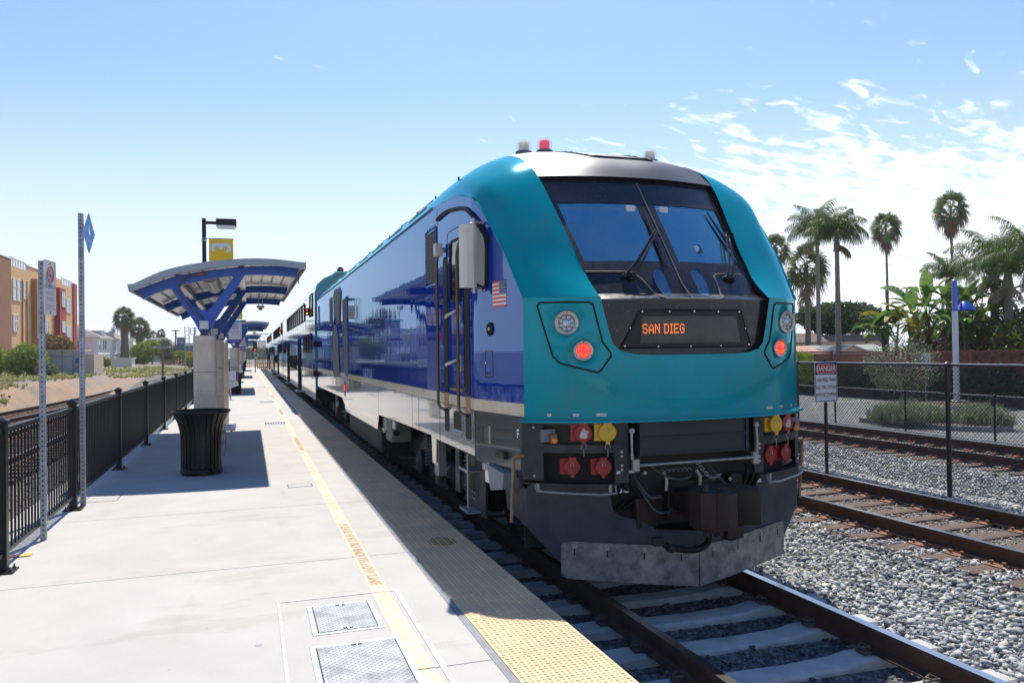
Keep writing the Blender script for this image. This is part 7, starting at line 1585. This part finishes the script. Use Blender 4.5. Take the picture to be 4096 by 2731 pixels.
def bush(name, lab, blobs, n, sz, mm, seed, cat='shrub', group=None, stem=True, z0=0, crown='crown'):
    rg = random.Random(seed); c0 = blobs[0][0]; t = thing(name, lab, cat, (c0[0], c0[1], z0), group); L = Leaf(); tot = sum(b[1][0]*b[1][2] for b in blobs)
    for c, R in blobs:
        k = int(n*R[0]*R[2]/tot); cl = max(4, k//90)
        leaf_cloud(L, c, R, k//2, sz, rg)
        for j in range(cl):
            v = Vector((rg.gauss(0, 1), rg.gauss(0, 1), rg.gauss(0, 1))).normalized(); cc = (c[0]+v.x*R[0]*.85, c[1]+v.y*R[1]*.85, c[2]+v.z*R[2]*.85); leaf_cloud(L, cc, (R[0]*.26, R[1]*.26, R[2]*.22), k//2//cl, sz, rg)
    L.make(crown, mm, t)
    if stem:
        mb = MB()
        for c, R in blobs:
            mb.tube([(c[0], c[1], z0-.2), (c[0]+.1, c[1], z0+(c[2]-z0)*.6), (c[0], c[1], c[2])], [R[0]*.09, R[0]*.07, R[0]*.03], 8)
            for k in range(6): a = rg.uniform(0, 6.28); mb.tube([(c[0], c[1], z0+(c[2]-z0)*.6), (c[0]+math.cos(a)*R[0]*.7, c[1]+math.sin(a)*R[1]*.7, c[2]+R[2]*rg.uniform(-.1, .5))], [R[0]*.04, R[0]*.012], 6)
        mb.build('trunk', twig, t, smooth=50)
    return t
def tuft(L, x, y, z, r, h, n, rg, w_=.008):
    for k in range(n):
        a = rg.uniform(0, 6.28); d = Vector((math.cos(a), math.sin(a), 0)); o = Vector((x, y, z))+d*r*rg.random()*.5; l = rg.uniform(.5, 1.)
        L.strip([o, o+d*r*.35*l+Vector((0, 0, h*.7*l)), o+d*r*rg.uniform(.6, 1.1)*l+Vector((0, 0, h*rg.uniform(.6, 1.)*l))], [w_, w_*.8, w_*.1], [Vector((-d.y, d.x, 0))]*3)
# right hand side palms
fan_palm('fan_palm', 44.5, 60, 0, 12.4, 1.5, 'shorter fan palm closest to the locomotive roof', 1, skirt=.7)
queen_palm(31.0, 38, 0, 9.5, 2.3, 'tall feathery palm with drooping fronds, nearer the locomotive of the pair', 2, tr=.12, wid=.7, n=24)
fan_palm('fan_palm', 32.2, 40.5, 0, 8.6, 1.5, 'fan palm hidden among the drooping feathery fronds', 12, skirt=.3, tr=.14)
queen_palm(27.25, 32, 0, 8.1, 1.75, 'feathery palm with a pale ringed trunk rising over the tiled roofs', 3, tr=.125, wid=.65, n=24)
fan_palm('fan_palm', 47.25, 50, 0, 12.75, 1.35, 'tall thin fan palm standing behind the paddle leaf plants', 4, skirt=.7, tr=.085, shag=(3.0, 6.4))
fan_palm('fan_palm', 53.8, 50, 0, 14.7, 1.6, 'tallest fan palm, its crown against the white clouds', 5, skirt=.8, tr=.10)
for k, (x, y, top, lab) in enumerate(((87.2, 110, 10.7, 'small distant fan palm left of the dark round tree'), (92.0, 112, 7.6, 'lowest distant fan palm beside the dark round tree'), (101, 115, 7.6, 'distant fan palm half hidden by the dark round tree'))): fan_palm('fan_palm', x, y, 0, top, 1.5, lab, 30+k, skirt=.3, tr=.14, n=34, group='distant fan palms')
queen_palm(28.3, 24.3, 0, 6.0, 2.2, 'dense feathery palm above the lattice fence by the blue lamp', 7, wid=.5, n=20, dead=5)
queen_palm(27.0, 22.6, 0, 5.4, 1.9, 'shorter feathery palm beside the dense one', 8, wid=.45, n=16, dead=6)
queen_palm(26.2, 20.9, 0, 5.9, 2.1, 'feathery palm cut by the edge of the picture', 9, wid=.45, n=16, dead=5, lean=(.1, .2))
queen_palm(29.2, 27.3, 0, 5.6, 1.5, 'pale wispy palm showing between the paddle leaf plants', 10, wid=.35, n=16, dead=1)
strelitzia(26.0, 27.5, 0, 4.1, 'lowest clump of green paddle leaves beside the round tree', 21, 1.1, n=48, dead=12, yel=.05)
strelitzia(26.0, 25.5, 0, 5.3, 'clump of paddle leaves with yellow fronds before the thin palm', 22, 1.2, n=50, dead=14, yel=.3)
strelitzia(27.0, 24.5, 0, 5.25, 'clump of paddle leaves directly behind the blue lamp', 23, 1.1, n=50, dead=16, yel=.1)
strelitzia(25.8, 26.3, 0, 3.4, 'single upright paddle leaf between two taller clumps', 24, .5, n=10, stems=2, dead=4, yel=0)
strelitzia(26.2, 23.0, 0, 3.9, 'shaded clump of paddle leaves low behind the white lamp post', 25, 1.2, n=26, dead=20, yel=.1)
bush('undergrowth_shrub', 'tangled green shrub behind the lattice fence under the feathery palms', [((27.0, 21.6, 1.6), (1.4, 1.6, 1.4)), ((27.2, 23.6, 1.3), (1.3, 1.2, 1.2))], 5200, .075, L_ybush, 41)
bush('undergrowth_shrub', 'brown dry shrub below the paddle leaf plants', [((26.4, 25.0, 1.3), (1.0, 1.6, 1.0))], 2600, .08, L_dead, 42)
bush('round_tree', 'broad dark green round headed tree behind the houses', [((38.2, 45, 3.9), (1.9, 1.9, 1.15)), ((40.2, 45.5, 4.0), (1.8, 1.8, 1.05)), ((36.4, 45, 3.9), (1.2, 1.4, .8))], 15000, .11, L_pine, 43, 'tree', z0=0)
bush('bare_shrub_tree', 'twiggy grey shrub tree growing in the parking lot island', [((20.9, 21.5, 1.35), (1.25, 1.2, .95))], 3800, .035, L_grey, 44, 'tree', z0=-.1)
rg = random.Random(5); mb = MB()
for k in range(150):
    a = rg.uniform(0, 6.28); e = rg.uniform(-.1, 1.3); r = rg.uniform(.6, 1.35); p = Vector((21.1, 21.5, .75)); q = p+Vector((math.cos(a)*math.cos(e)*r, math.sin(a)*math.cos(e)*r, math.sin(e)*r*.95)); mb.tube([p, (p+q)/2+Vector((0, 0, rg.uniform(-.1, .1))), q], [.014, .008, .003], 4)
o = mb.build('bare_twigs', mat('pale_twig', (.28, .23, .17), .9), [x for x in bpy.data.objects if x.name.startswith('bare_shrub_tree')][0])
mb = MB(); mb.tube([(21.15, 21.5, -.15), (21.12, 21.5, .9)], [.07, .06], 8)
for (cx_, cy_, r, h, n, lab) in ((16.95, 17.3, .95, .85, 2600, 'wide grey green grass clump on the parking lot island'), (17.9, 15.9, .75, .75, 1900, 'smaller grey green grass clump by the blue lamp side of the island')):
    t = thing('grass_clump', lab, 'ornamental grass', (cx_, cy_, -.03)); L = Leaf(); rg = random.Random(int(cx_*10))
    for k in range(n//14): a = rg.uniform(0, 6.28); rr_ = r*rg.random()**.5; tuft(L, cx_+math.cos(a)*rr_*.9, cy_+math.sin(a)*rr_*1.1, -.03, .28, h*(1-.45*(rr_/r)**2)*rg.uniform(.8, 1.1), 16, rg, .006)
    L.make('blades', L_gr, t)
bush('ivy_cover', 'dark ivy spread over the face of the timber fence', [((24.15, 9+2.4*k, .55+.15*math.sin(k*1.7)), (.16, 1.5, .72)) for k in range(14)], 26000, .055, L_ivy, 45, 'ivy', stem=False, z0=-.1, crown='leaves')
bush('weed_shrub', 'bright green weed shrub growing against the fence by the danger sign', [((24.0, 30.5, 1.0), (.4, .9, .8))], 2200, .06, L_ybush, 46, z0=-.1)

bush('dark_thicket', 'dense dark thicket filling the gap behind the paddle leaf plants', [((28.2, 26.0, 1.8), (1.2, 2.4, 1.7)), ((28.6, 23.0, 1.9), (1.2, 2.2, 1.7)), ((28.0, 20.6, 1.6), (1.2, 1.8, 1.5))], 15000, .085, L_pine, 47, z0=-.1)
bush('dead_leaf_thicket', 'brown hanging dead leaves tangled behind the blue lamp', [((27.0, 24.3, 2.1), (.7, 1.5, 1.1)), ((27.0, 21.6, 2.2), (.7, 1.4, 1.1))], 6000, .085, L_dead, 48, z0=-.1)
# left hand side
bush('hedge_bush', 'large yellow green bush at the corner below the orange building', [((-17.6, 64, 1.9), (1.6, 1.6, 1.35))], 9000, .10, L_bush, 51, group='yellow green bushes', z0=.5)
bush('hedge_bush', 'yellow green bush beside the grey utility enclosure', [((-14.6, 63, 1.85), (1.35, 1.5, 1.10))], 7500, .10, L_bush, 52, group='yellow green bushes', z0=.5)
bush('hedge_bush', 'yellow green bush at the edge of the picture', [((-19.6, 62, 1.9), (1.6, 1.6, 1.2))], 6000, .10, L_bush, 53, group='yellow green bushes', z0=.5)
bush('hedge_bush', 'small dark shrub between the bush and the grey enclosure', [((-12.9, 61, 1.1), (.7, .8, .6))], 2600, .09, L_grey, 54, z0=.5)
bush('flowering_shrub', 'green shrub with red leaves behind the grey utility enclosure', [((-15.0, 73, 2.8), (1.5, 1.2, 1.1))], 5000, .09, leafmat('red_tipped_leaf', (.12, .19, .05), (.40, .16, .08)), 55, z0=.5)
fan_palm('fan_palm', -20.1, 150, .5, 11.0, 2.1, 'stout fan palm with brown skirt behind the white house', 61, skirt=1.6, tr=.55, n=60, group='fan palms by the white house')
fan_palm('fan_palm', -18.9, 160, .5, 9.6, 2.1, 'greener fan palm beside the stout one', 62, skirt=.6, tr=.45, n=60, group='fan palms by the white house')
fan_palm('fan_palm', -18.1, 190, .5, 8.2, 1.1, 'distant small fan palm left of the utility pole', 63, skirt=.3, tr=.2, n=36); fan_palm('fan_palm', -20.8, 200, .5, 8.2, 1.5, 'distant fan palm behind the green bushes', 64, skirt=.3, tr=.2, n=36)
fan_palm('fan_palm', -10.2, 185, .5, 5.4, 1.2, 'low distant palm by the blue house', 65, skirt=.2, tr=.2, n=36)
bush('rounded_shrub', 'bright yellow green rounded shrub near the white house', [((-16.2, 140, 2.4), (1.9, 1.9, 1.9)), ((-14.9, 141, 3.4), (1.3, 1.3, 1.3))], 9000, .13, L_ybush, 56, z0=.4)
bush('olive_tree', 'grey green tree behind the station name sign', [((-13.9, 150, 3.0), (1.5, 1.6, 2.0)), ((-12.9, 151, 2.2), (1.3, 1.3, 1.5))], 7000, .12, L_grey, 57, 'tree', z0=.4)
bush('rounded_shrub', 'low green shrub left of the blue house', [((-10.6, 140, 1.9), (1.1, 1.2, 1.0))], 2600, .12, L_ybush, 58, z0=.4)
bush('rounded_shrub', 'small green shrub beside the yellow number sign', [((-6.4, 100, 1.3), (.6, .8, .8))], 1600, .08, L_ybush, 59, z0=.4)
bush('fern_plant', 'feathery light green plant before the white house wall', [((-18.3, 118, 1.3), (1.2, 1.2, .7))], 2400, .12, L_ybush, 60, z0=.4)
bush('dry_brush', 'brown dry brush on the far slope', [((-9.5, 125, .9), (2.6, 3, .6)), ((-7.5, 132, .9), (1.6, 3, .6))], 4200, .10, L_dead, 66, z0=.4, stem=False)
# grass tufts nobody could count
L = Leaf(); rg = random.Random(9)
for k in range(4600):
    y = rg.uniform(18, 100); x = -9.8-rg.random()**.8*(y*.30-2) if y > 40 else min(-9.9, -10.2-(27-y)*.083)-rg.random()**1.5*7
    if rg.random() < .30: x = rg.uniform(-10, -4.8) if y > 62 else x
    if mnoise.noise(Vector((x*.12, y*.09, 5))) < -.08 and rg.random() < .8: continue
    s = rg.uniform(.5, 1.2)*(1+.5*(rg.random() < .08)); tuft(L, x, y, gh(x, y)-.02, .22*s, .34*s, 16, rg, .008+.00016*y)
setp(L.make('dry_grass', L_dry), 'dry yellow grass tufts scattered over the brown ground', 'grass', kind='stuff')
# ================================================================== buildings left
ora = mat('orange_stucco', (.68, .42, .20), .9, var=.10, vscale=1.2, bump=.004, bscale=40); brn = mat('brown_stucco', (.30, .14, .07), .9, var=.12, vscale=1.5, bump=.004, bscale=40); redst = mat('red_stucco', (.36, .05, .045), .9, var=.12, vscale=2); tan = mat('ochre_stucco', (.42, .21, .09), .9, var=.1, vscale=2)
wfr = mat('white_window_frame', (.70, .70, .68), .5); wgl = mat('reflective_pane', (.16, .20, .25), .05, coat=1, var=.2, vscale=.6); rlg = mat('glass_railing', (.55, .62, .66), .1, coat=1)
AX = -22.0
t = thing('apartment_building', 'three storey orange stucco apartment building with brown and red bays', 'building', (AX, 88.5, 0))
mb = MB(); mb.bx(AX-12, AX, 89.0, 119.6, -.5, 11.1); mb.bx(AX-6, AX-.01, 95.06, 100.1, 11.1, 11.68); mb.bx(AX-6, AX-.01, 101.2, 111.5, 11.1, 11.62); mb.build('wall', ora, t)
mb = MB(); mb.bx(AX-12, AX+.12, 84.5, 89.0, -.5, 11.62); mb.build('brown_bay', brn, t)
mb = MB(); mb.bx(AX-10, AX+.15, 118.0, 120.3, -.5, 11.75); mb.build('red_end_bay', redst, t)
for (ya, yb, zb_, mm, nm) in ((97.0, 100.4, 10.45, tan, 'ochre_bay'), (107.9, 111.2, 10.40, redst, 'red_bay')):
    mb = MB(); mb.bx(AX+.0, AX+.55, ya, yb, 2.4, zb_); mb.build(nm, mm, t)
def awin(x, ya, yb, za, zb_, par, mull=1, tr=.62):
    mb = MB(); mb.bx(x, x+.05, ya, yb, za, zb_); w_ = mb.build('window', wgl, par)
    mb = MB()
    for (a, b, c, d) in ((ya-.07, yb+.07, za-.07, za), (ya-.07, yb+.07, zb_, zb_+.07), (ya-.07, ya, za, zb_), (yb, yb+.07, za, zb_), (ya, yb, za+(zb_-za)*tr-.03, za+(zb_-za)*tr+.03)): mb.bx(x, x+.09, a, b, c, d)
    for k in range(1, mull+1): yy = ya+(yb-ya)*k/(mull+1); mb.bx(x, x+.085, yy-.03, yy+.03, za, zb_)
    mb.build('frame', wfr, w_)
for (za, zb_) in ((7.8, 9.8), (4.7, 6.27)):
    awin(AX, 89.9, 91.1 if za > 7 else 91.3, za, zb_, t, 0 if za > 7 else 1)
    if za > 7: awin(AX, 91.5, 92.6, za, zb_, t, 0); awin(AX, 93.8, 94.6, 8.2, 9.75, t, 0)
    awin(AX+.55, 97.9, 99.7, za+.35, zb_+.05, t, 1)
    awin(AX, 102.6, 104.2, za+.2, zb_, t, 1); awin(AX+.55, 108.9, 110.7, za+.4, zb_+.1, t, 1)
    awin(AX, 112.1, 112.8, za+.4, zb_, t, 0); awin(AX, 114.2, 116.8, za, zb_-.4, t, 2)
mb = MB()
for y in (94.9+.0, 93.2, 100.7, 107.3, 113.4): mb.tube([(AX+.08, y, .5), (AX+.08, y, 10.0)], .07, 6)
mb.build('downpipe', tan, t)
for (ya, yb) in ((89.1, 95.0), (111.7, 117.7)):
    mb = MB(); mb.bx(AX-.06, AX-.02, ya, yb, 11.1, 11.85); gl_ = mb.build('terrace_glass', rlg, t)
    mb = MB(); n = 6
    for k in range(n+1): yy = ya+(yb-ya)*k/n; mb.bx(AX-.09, AX+.01, yy-.04, yy+.04, 11.1, 11.9)
    mb.bx(AX-.1, AX+.02, ya, yb, 11.86, 11.92); mb.build('railing_frame', wfr, gl_)
mb = MB(); mb.bx(AX-12.1, AX+.06, 95.0, 100.2, 11.68, 11.74); mb.bx(AX-12.1, AX+.16, 84.4, 89.1, 11.62, 11.70); mb.build('parapet_cap', wfr, t)
# white house
wh = mat('white_clapboard', (.76, .75, .74), .8, var=.06, vscale=2, stretch=(1, 1, 12)); rfm = mat('grey_shingle_roof', (.24, .215, .20), .9, var=.3, vscale=8, stretch=(1, 1, 4)); trm = mat('white_trim', (.72, .72, .72), .6)
t = thing('white_house', 'long two storey white clapboard house with grey hipped roof and dormers', 'house', (-21.6, 133, .4))
mb = MB(); mb.bx(-31, -21.5, 133, 172, .3, 5.0); mb.build('wall', wh, t)
mb = MB(); mb.add([(-31.4, 132.5, 5.0), (-21.1, 132.5, 5.0), (-21.1, 172.5, 5.0), (-31.4, 172.5, 5.0), (-26.2, 137, 7.3), (-26.2, 168, 7.3)], [(0, 1, 4), (1, 2, 5, 4), (2, 3, 5), (3, 0, 4, 5), (0, 3, 2, 1)]); rf_ = mb.build('roof', rfm, t)
for y in (139, 149): 
    mb = MB(); mb.bx(-23.6, -21.9, y, y+2.6, 5.2, 6.1); mb.add([(-24.6, y-.3, 6.1), (-21.6, y-.3, 6.1), (-21.6, y+2.9, 6.1), (-24.6, y+2.9, 6.1), (-21.8, y+1.3, 6.95), (-25.2, y+1.3, 6.95)], [(0, 1, 4, 5), (3, 5, 4, 2), (1, 2, 4), (0, 5, 3), (0, 3, 2, 1)]); mb.build('dormer', wh, rf_)
mb = MB(); mb.bx(-31.2, -21.45, 132.95, 172, 2.35, 2.5); mb.bx(-31.4, -21.05, 132.5, 172.5, 4.85, 5.02); mb.build('trim_band', trm, t)
for y in (134.0, 137.5, 139.2, 146.5, 148.5, 158, 161): awin(-21.5, y, y+1.1, 3.1, 4.5, t, 0)
for x in (-24.5, -28): mb = MB(); mb.bx(x, x+1.1, 132.93, 133, 3.1, 4.4); w_ = mb.build('window', wgl, t)
mb = MB(); mb.bx(-22.6, -18.6, 131, 131.3, .3, 1.6); mb.bx(-18.9, -18.6, 131.3, 140, .3, 1.6); mb.build('garden_wall', wh, t)
mb = MB()
for k in range(9): mb.bx(-21.4, -20.4, 150+k*.32, 150.32+k*.32, .3, 2.6-.25*k)
mb.build('steps', trm, t)
t = thing('planter_wall', 'square white rendered planter wall below the palms', 'wall', (-15.4, 112, .4))
mb = MB(); mb.cbox(-16.6, -14.2, 112, 115, .2, 1.75, .05); mb.build('wall', wh, t); mb = MB(); mb.bx(-16.75, -14.05, 111.9, 115.1, 1.72, 1.82); mb.build('coping', trm, t)
# utility enclosure
t = thing('utility_enclosure', 'grey walled utility enclosure with metal gates beside the bush', 'utility enclosure', (-12.7, 65, .5))
uc = mat('grey_block_wall', (.55, .52, .48), .9, var=.12, vscale=3, bump=.004, bscale=20); gm_ = mat('grey_metal_gate', (.52, .51, .50), .6, var=.15, vscale=6)
mb = MB(); mb.bx(-13.9, -11.75, 65.3, 69, .3, 2.48); mb.build('cabinet', gm_, t); mb = MB(); mb.bx(-11.72, -10.75, 65, 69, .3, 2.2); mb.build('block_wall', mat('tan_block_wall', (.56, .46, .37), .9, var=.12, vscale=3), t); mb = MB(); mb.bx(-14.0, -11.6, 65.1, 69.1, 2.48, 2.56); mb.build('roof_cap', uc, t)
mb = MB()
for x in (-13.86, -13.55, -12.85, -12.15, -11.78): mb.tube([(x, 65.2, .5), (x, 65.2, 2.5)], .04, 8)
for z in (.62, 2.1): mb.tube([(-13.86, 65.2, z), (-12.15, 65.2, z)], .025, 6)
mb.build('gate_frame', galv_m, t); mb = MB(); mb.bx(-12.0, -11.85, 65.26, 65.29, 1.6, 1.95); mb.build('blue_notice', mat('sign_blue', (.03, .12, .50), .4), t)
# station name board, number board, poles, blue house
t = thing('station_name_sign', 'weathered white name board on a rusty post beyond the fence', 'sign', (-5.47, 58, .3))
mb = MB(); mb.cbox(-5.55, -5.40, 58.02, 58.12, .2, 2.58, .01); mb.build('post', rustp, t)
mb = MB(); mb.cbox(-6.02, -4.98, 57.97, 58.0, 2.515, 2.69, .01); b_ = mb.build('panel', mat('old_white_board', (.62, .60, .55), .7, var=.2, vscale=8), t); mb = MB()
for z in (2.505, 2.70): mb.bx(-6.04, -4.96, 57.955, 58.0, z-.012, z+.012)
mb.build('rusty_edge', rustp, b_); text('CP OCEAN', 'lettering', sbk, b_, (-5.5, 57.95, 2.60), (1, 0, 0), (0, 0, 1), .15, 1.05, bold=.002)
t = thing('mile_marker', 'small yellow marker board reading 15 on a thin post', 'sign', (-5.6, 85, .4)); mb = MB(); mb.tube([(-5.6, 85.03, .3), (-5.6, 85.03, 2.4)], .03, 8); mb.build('post', galv_m, t)
mb = MB(); mb.cbox(-5.86, -5.30, 84.98, 85.0, 1.85, 2.44, .01); b_ = mb.build('panel', mat('marker_yellow', (.75, .42, .01), .5), t); text('15', 'lettering', sbk, b_, (-5.58, 84.97, 2.14), (1, 0, 0), (0, 0, 1), .38, .9)
wpole = mat('timber_utility_pole', (.16, .12, .09), .9, var=.3, vscale=5)
t = thing('utility_pole', 'timber utility pole standing before the blue house', 'utility pole', (-12, 149, .4)); mb = MB(); mb.tube([(-12.0, 149, .2), (-11.95, 149, 6.45)], .13, 8); mb.build('pole', wpole, t); mb = MB(); mb.bx(-12.6, -11.3, 148.9, 149.05, 6.2, 6.35); mb.build('crossarm', wpole, t)
t = thing('signal_ladder', 'pale signal mast with ladder rungs beyond the first column', 'signal mast', (-7.5, 110, .4)); mb = MB(); mb.tube([(-7.75, 110, .2), (-7.75, 110, 5.7)], .05, 6); mb.tube([(-7.25, 110, .2), (-7.25, 110, 5.7)], .05, 6)
for k in range(11): mb.tube([(-7.75, 110, .8+.48*k), (-7.25, 110, .8+.48*k)], .03, 5)
mb.build('ladder', galv_m, t); mb = MB()
for (a, b) in (((-7.1, 4.7), (-7.1, 5.5)), ((-6.5, 4.7), (-6.5, 5.5)), ((-7.1, 5.5), (-6.3, 5.5)), ((-7.1, 4.7), (-6.3, 4.7)), ((-7.1, 5.1), (-6.3, 5.1))): mb.tube([(a[0], 110, a[1]), (b[0], 110, b[1])], .04, 6)
mb.build('platform_cage', galv_m, t); mb = MB(); mb.tube([(-6.6, 110, .2), (-6.6, 110, 5.6)], .08, 8); mb.build('mast', galv_m, t)
bh_m = mat('blue_grey_siding', (.13, .20, .30), .8, var=.1, vscale=2)
t = thing('blue_house', 'slate blue house with a square tower and balcony', 'house', (-10.5, 152, .4)); mb = MB(); mb.bx(-13.4, -9.2, 152, 160, .3, 3.7); mb.bx(-12.0, -10.8, 151.9, 155, 3.7, 5.1); mb.build('wall', bh_m, t); mb = MB(); mb.bx(-12.2, -10.6, 151.7, 155.2, 5.1, 5.25); mb.build('roof', trm, t)
mb = MB(); mb.bx(-10.7, -7.8, 151.85, 151.95, 3.7, 4.2); mb.build('balcony_rail', trm, t); mb = MB(); mb.bx(-11.75, -11.05, 151.85, 151.9, 4.1, 4.75); mb.build('window', wgl, t)
t = thing('distant_house', 'small grey roofed house behind the yellow green shrub', 'house', (-17, 185, .4)); mb = MB(); mb.bx(-22, -15, 185, 192, .3, 4.2); mb.build('wall', mat('beige_wall', (.45, .42, .38), .9), t); mb = MB(); mb.add([(-22.4, 184.6, 4.2), (-14.6, 184.6, 4.2), (-14.6, 192.4, 4.2), (-22.4, 192.4, 4.2), (-20, 188.5, 6), (-17, 188.5, 6)], [(0, 1, 5, 4), (1, 2, 5), (2, 3, 4, 5), (3, 0, 4)]); mb.build('roof', rfm, t)
# right: houses beyond the lattice
bwl = mat('cream_wall', (.55, .49, .42), .9, var=.08, vscale=2); tilr = mat('brown_tile_roof', (.19, .14, .12), .85, var=.4, vscale=5, stretch=(3, 3, 1)); grr = mat('grey_green_roof', (.30, .31, .27), .9, var=.15, vscale=6); gutr = mat('dark_roof_membrane', (.09, .10, .11), .8)
t = thing('tiled_house', 'long cream house with a brown tiled mansard roof behind the palms', 'house', (36, 42, 0))
mb = MB(); mb.bx(30.5, 39.4, 42, 50, -.2, 2.35); mb.build('wall', bwl, t); mb = MB(); mb.add([(30, 41.5, 2.28), (34.7, 41.5, 2.28), (34.7, 42.6, 2.84), (30, 42.6, 2.84), (30, 50, 2.84), (34.7, 50, 2.84)], [(0, 1, 2, 3), (3, 2, 5, 4)]); mb.build('roof', tilr, t)
mb = MB(); mb.bx(34.7, 39.6, 41.8, 50, 2.30, 2.72); mb.build('flat_roof', gutr, t)
for x in (32.9, 33.6): mb = MB(); mb.bx(x, x+.35, 41.94, 42.0, 1.95, 2.2); mb.build('window', wgl, t)
mb = MB(); mb.bx(37.0, 37.9, 41.94, 42.0, 1.7, 2.1); mb.build('window', wgl, t)
t = thing('low_house', 'low pink house with a shallow gable and white barge boards', 'house', (29, 34, 0)); pk = mat('pink_stucco', (.42, .22, .18), .9, var=.1, vscale=2)
mb = MB(); mb.bx(25.5, 32, 34, 38, -.2, 1.65); mb.build('wall', pk, t); mb = MB(); mb.add([(25.5, 33.8, 1.62), (28.6, 33.8, 1.62), (28.4, 35.8, 2.05), (25.5, 35.8, 2.05)], [(0, 1, 2, 3)]); mb.build('red_roof', mat('faded_red_roof', (.44, .25, .19), .9, var=.15, vscale=3), t)
mb = MB(); mb.add([(28.2, 33.7, 1.60), (29.55, 33.7, 2.06), (30.9, 33.7, 1.60), (28.2, 38, 1.60), (29.55, 38, 2.06), (30.9, 38, 1.60)], [(0, 1, 4, 3), (1, 2, 5, 4)]); mb.add([(30.8, 33.9, 1.64), (33, 33.9, 1.64), (33, 36, 2.08), (30.8, 36, 2.08)], [(0, 1, 2, 3)]); mb.build('gable_roof', grr, t)
mb = MB(); mb.tube([(28.2, 33.66, 1.60), (29.55, 33.66, 2.06), (30.9, 33.66, 1.60)], .045, 4); mb.build('barge_board', trm, t)
mb = MB(); mb.add([(28.3, 33.75, 1.58), (30.8, 33.75, 1.58), (29.55, 33.75, 2.02)], [(0, 1, 2)]); mb.build('gable_wall', bwl, t)
t = thing('power_lines', 'thin overhead wires crossing behind the round tree', 'overhead wires', (35, 40, 3))
for z0_, z1_ in ((3.2, 3.35), (2.9, 3.1), (4.2, 4.1)): mb = MB(); mb.tube([(30+1.3*k, 41+.2*k, z0_+(z1_-z0_)*k/12-.25*math.sin(math.pi*k/12)) for k in range(13)], .012, 4); mb.build('wire', rub_m, t)
# hills far down the line
hm = mat('wooded_hill', (.075, .105, .075), .95, var=.4, vscale=.05)
for (xc, yc, rx, h, sd) in ((45, 620, 120, 16, 1), (-120, 760, 190, 13, 2), (170, 800, 150, 17, 3)):
    mb = MB(); G = []
    for i in range(50):
        row = []
        for j in range(9):
            x = xc+(i/49-.5)*2*rx; y = yc+j*22; e = math.sin(math.pi*i/49)**.6*math.sin(math.pi*(j+.6)/9.2); row.append((x, y, -2+h*e*(.75+.5*mnoise.noise(Vector((x*.03, y*.03, sd))))+1.6*abs(mnoise.noise(Vector((x*.25, y*.1, sd+4))))))
        G.append(row)
    mb.grid(G); setp(mb.build('hill', hm, smooth=True), kind='structure')
bush('far_tree', 'hazy distant tree line patch at the end of the platform', [((14.0, 330, 2.8), (9, 6, 3.6)), ((2, 340, 2.2), (8, 6, 2.6)), ((24, 350, 3.4), (9, 6, 4.4))], 7000, .6, L_pine, 71, 'trees', stem=False)
t = thing('far_gantry', 'pale signal bridge crossing far beyond the coaches', 'signal gantry', (7, 190, 0))
mb = MB()
for z in (5.0, 6.6): mb.tube([(1.5, 190, z), (12, 190, z)], .10, 5)
for k in range(12): mb.tube([(1.5+.9*k, 190, 5), (1.95+.9*k, 190, 6.6), (2.4+.9*k, 190, 5)], .06, 4)
mb.tube([(12, 190, -.3), (12, 190, 6.6)], .2, 6); mb.build('truss', galv_m, t)

# ================================================================== sea air
mb = MB(); mb.bx(-950, 950, -80, 1050, -4, 60); hzm = bpy.data.materials.new('sea_air'); hzm.use_nodes = True; t_ = hzm.node_tree; t_.nodes.clear(); o_ = t_.nodes.new('ShaderNodeOutputMaterial'); pv = t_.nodes.new('ShaderNodeVolumePrincipled'); pv.inputs['Color'].default_value = (.92, .96, 1, 1); pv.inputs['Density'].default_value = .0003; pv.inputs['Anisotropy'].default_value = .3; t_.links.new(pv.outputs[0], o_.inputs['Volume'])
ho = mb.build('haze', hzm); setp(ho, kind='stuff')
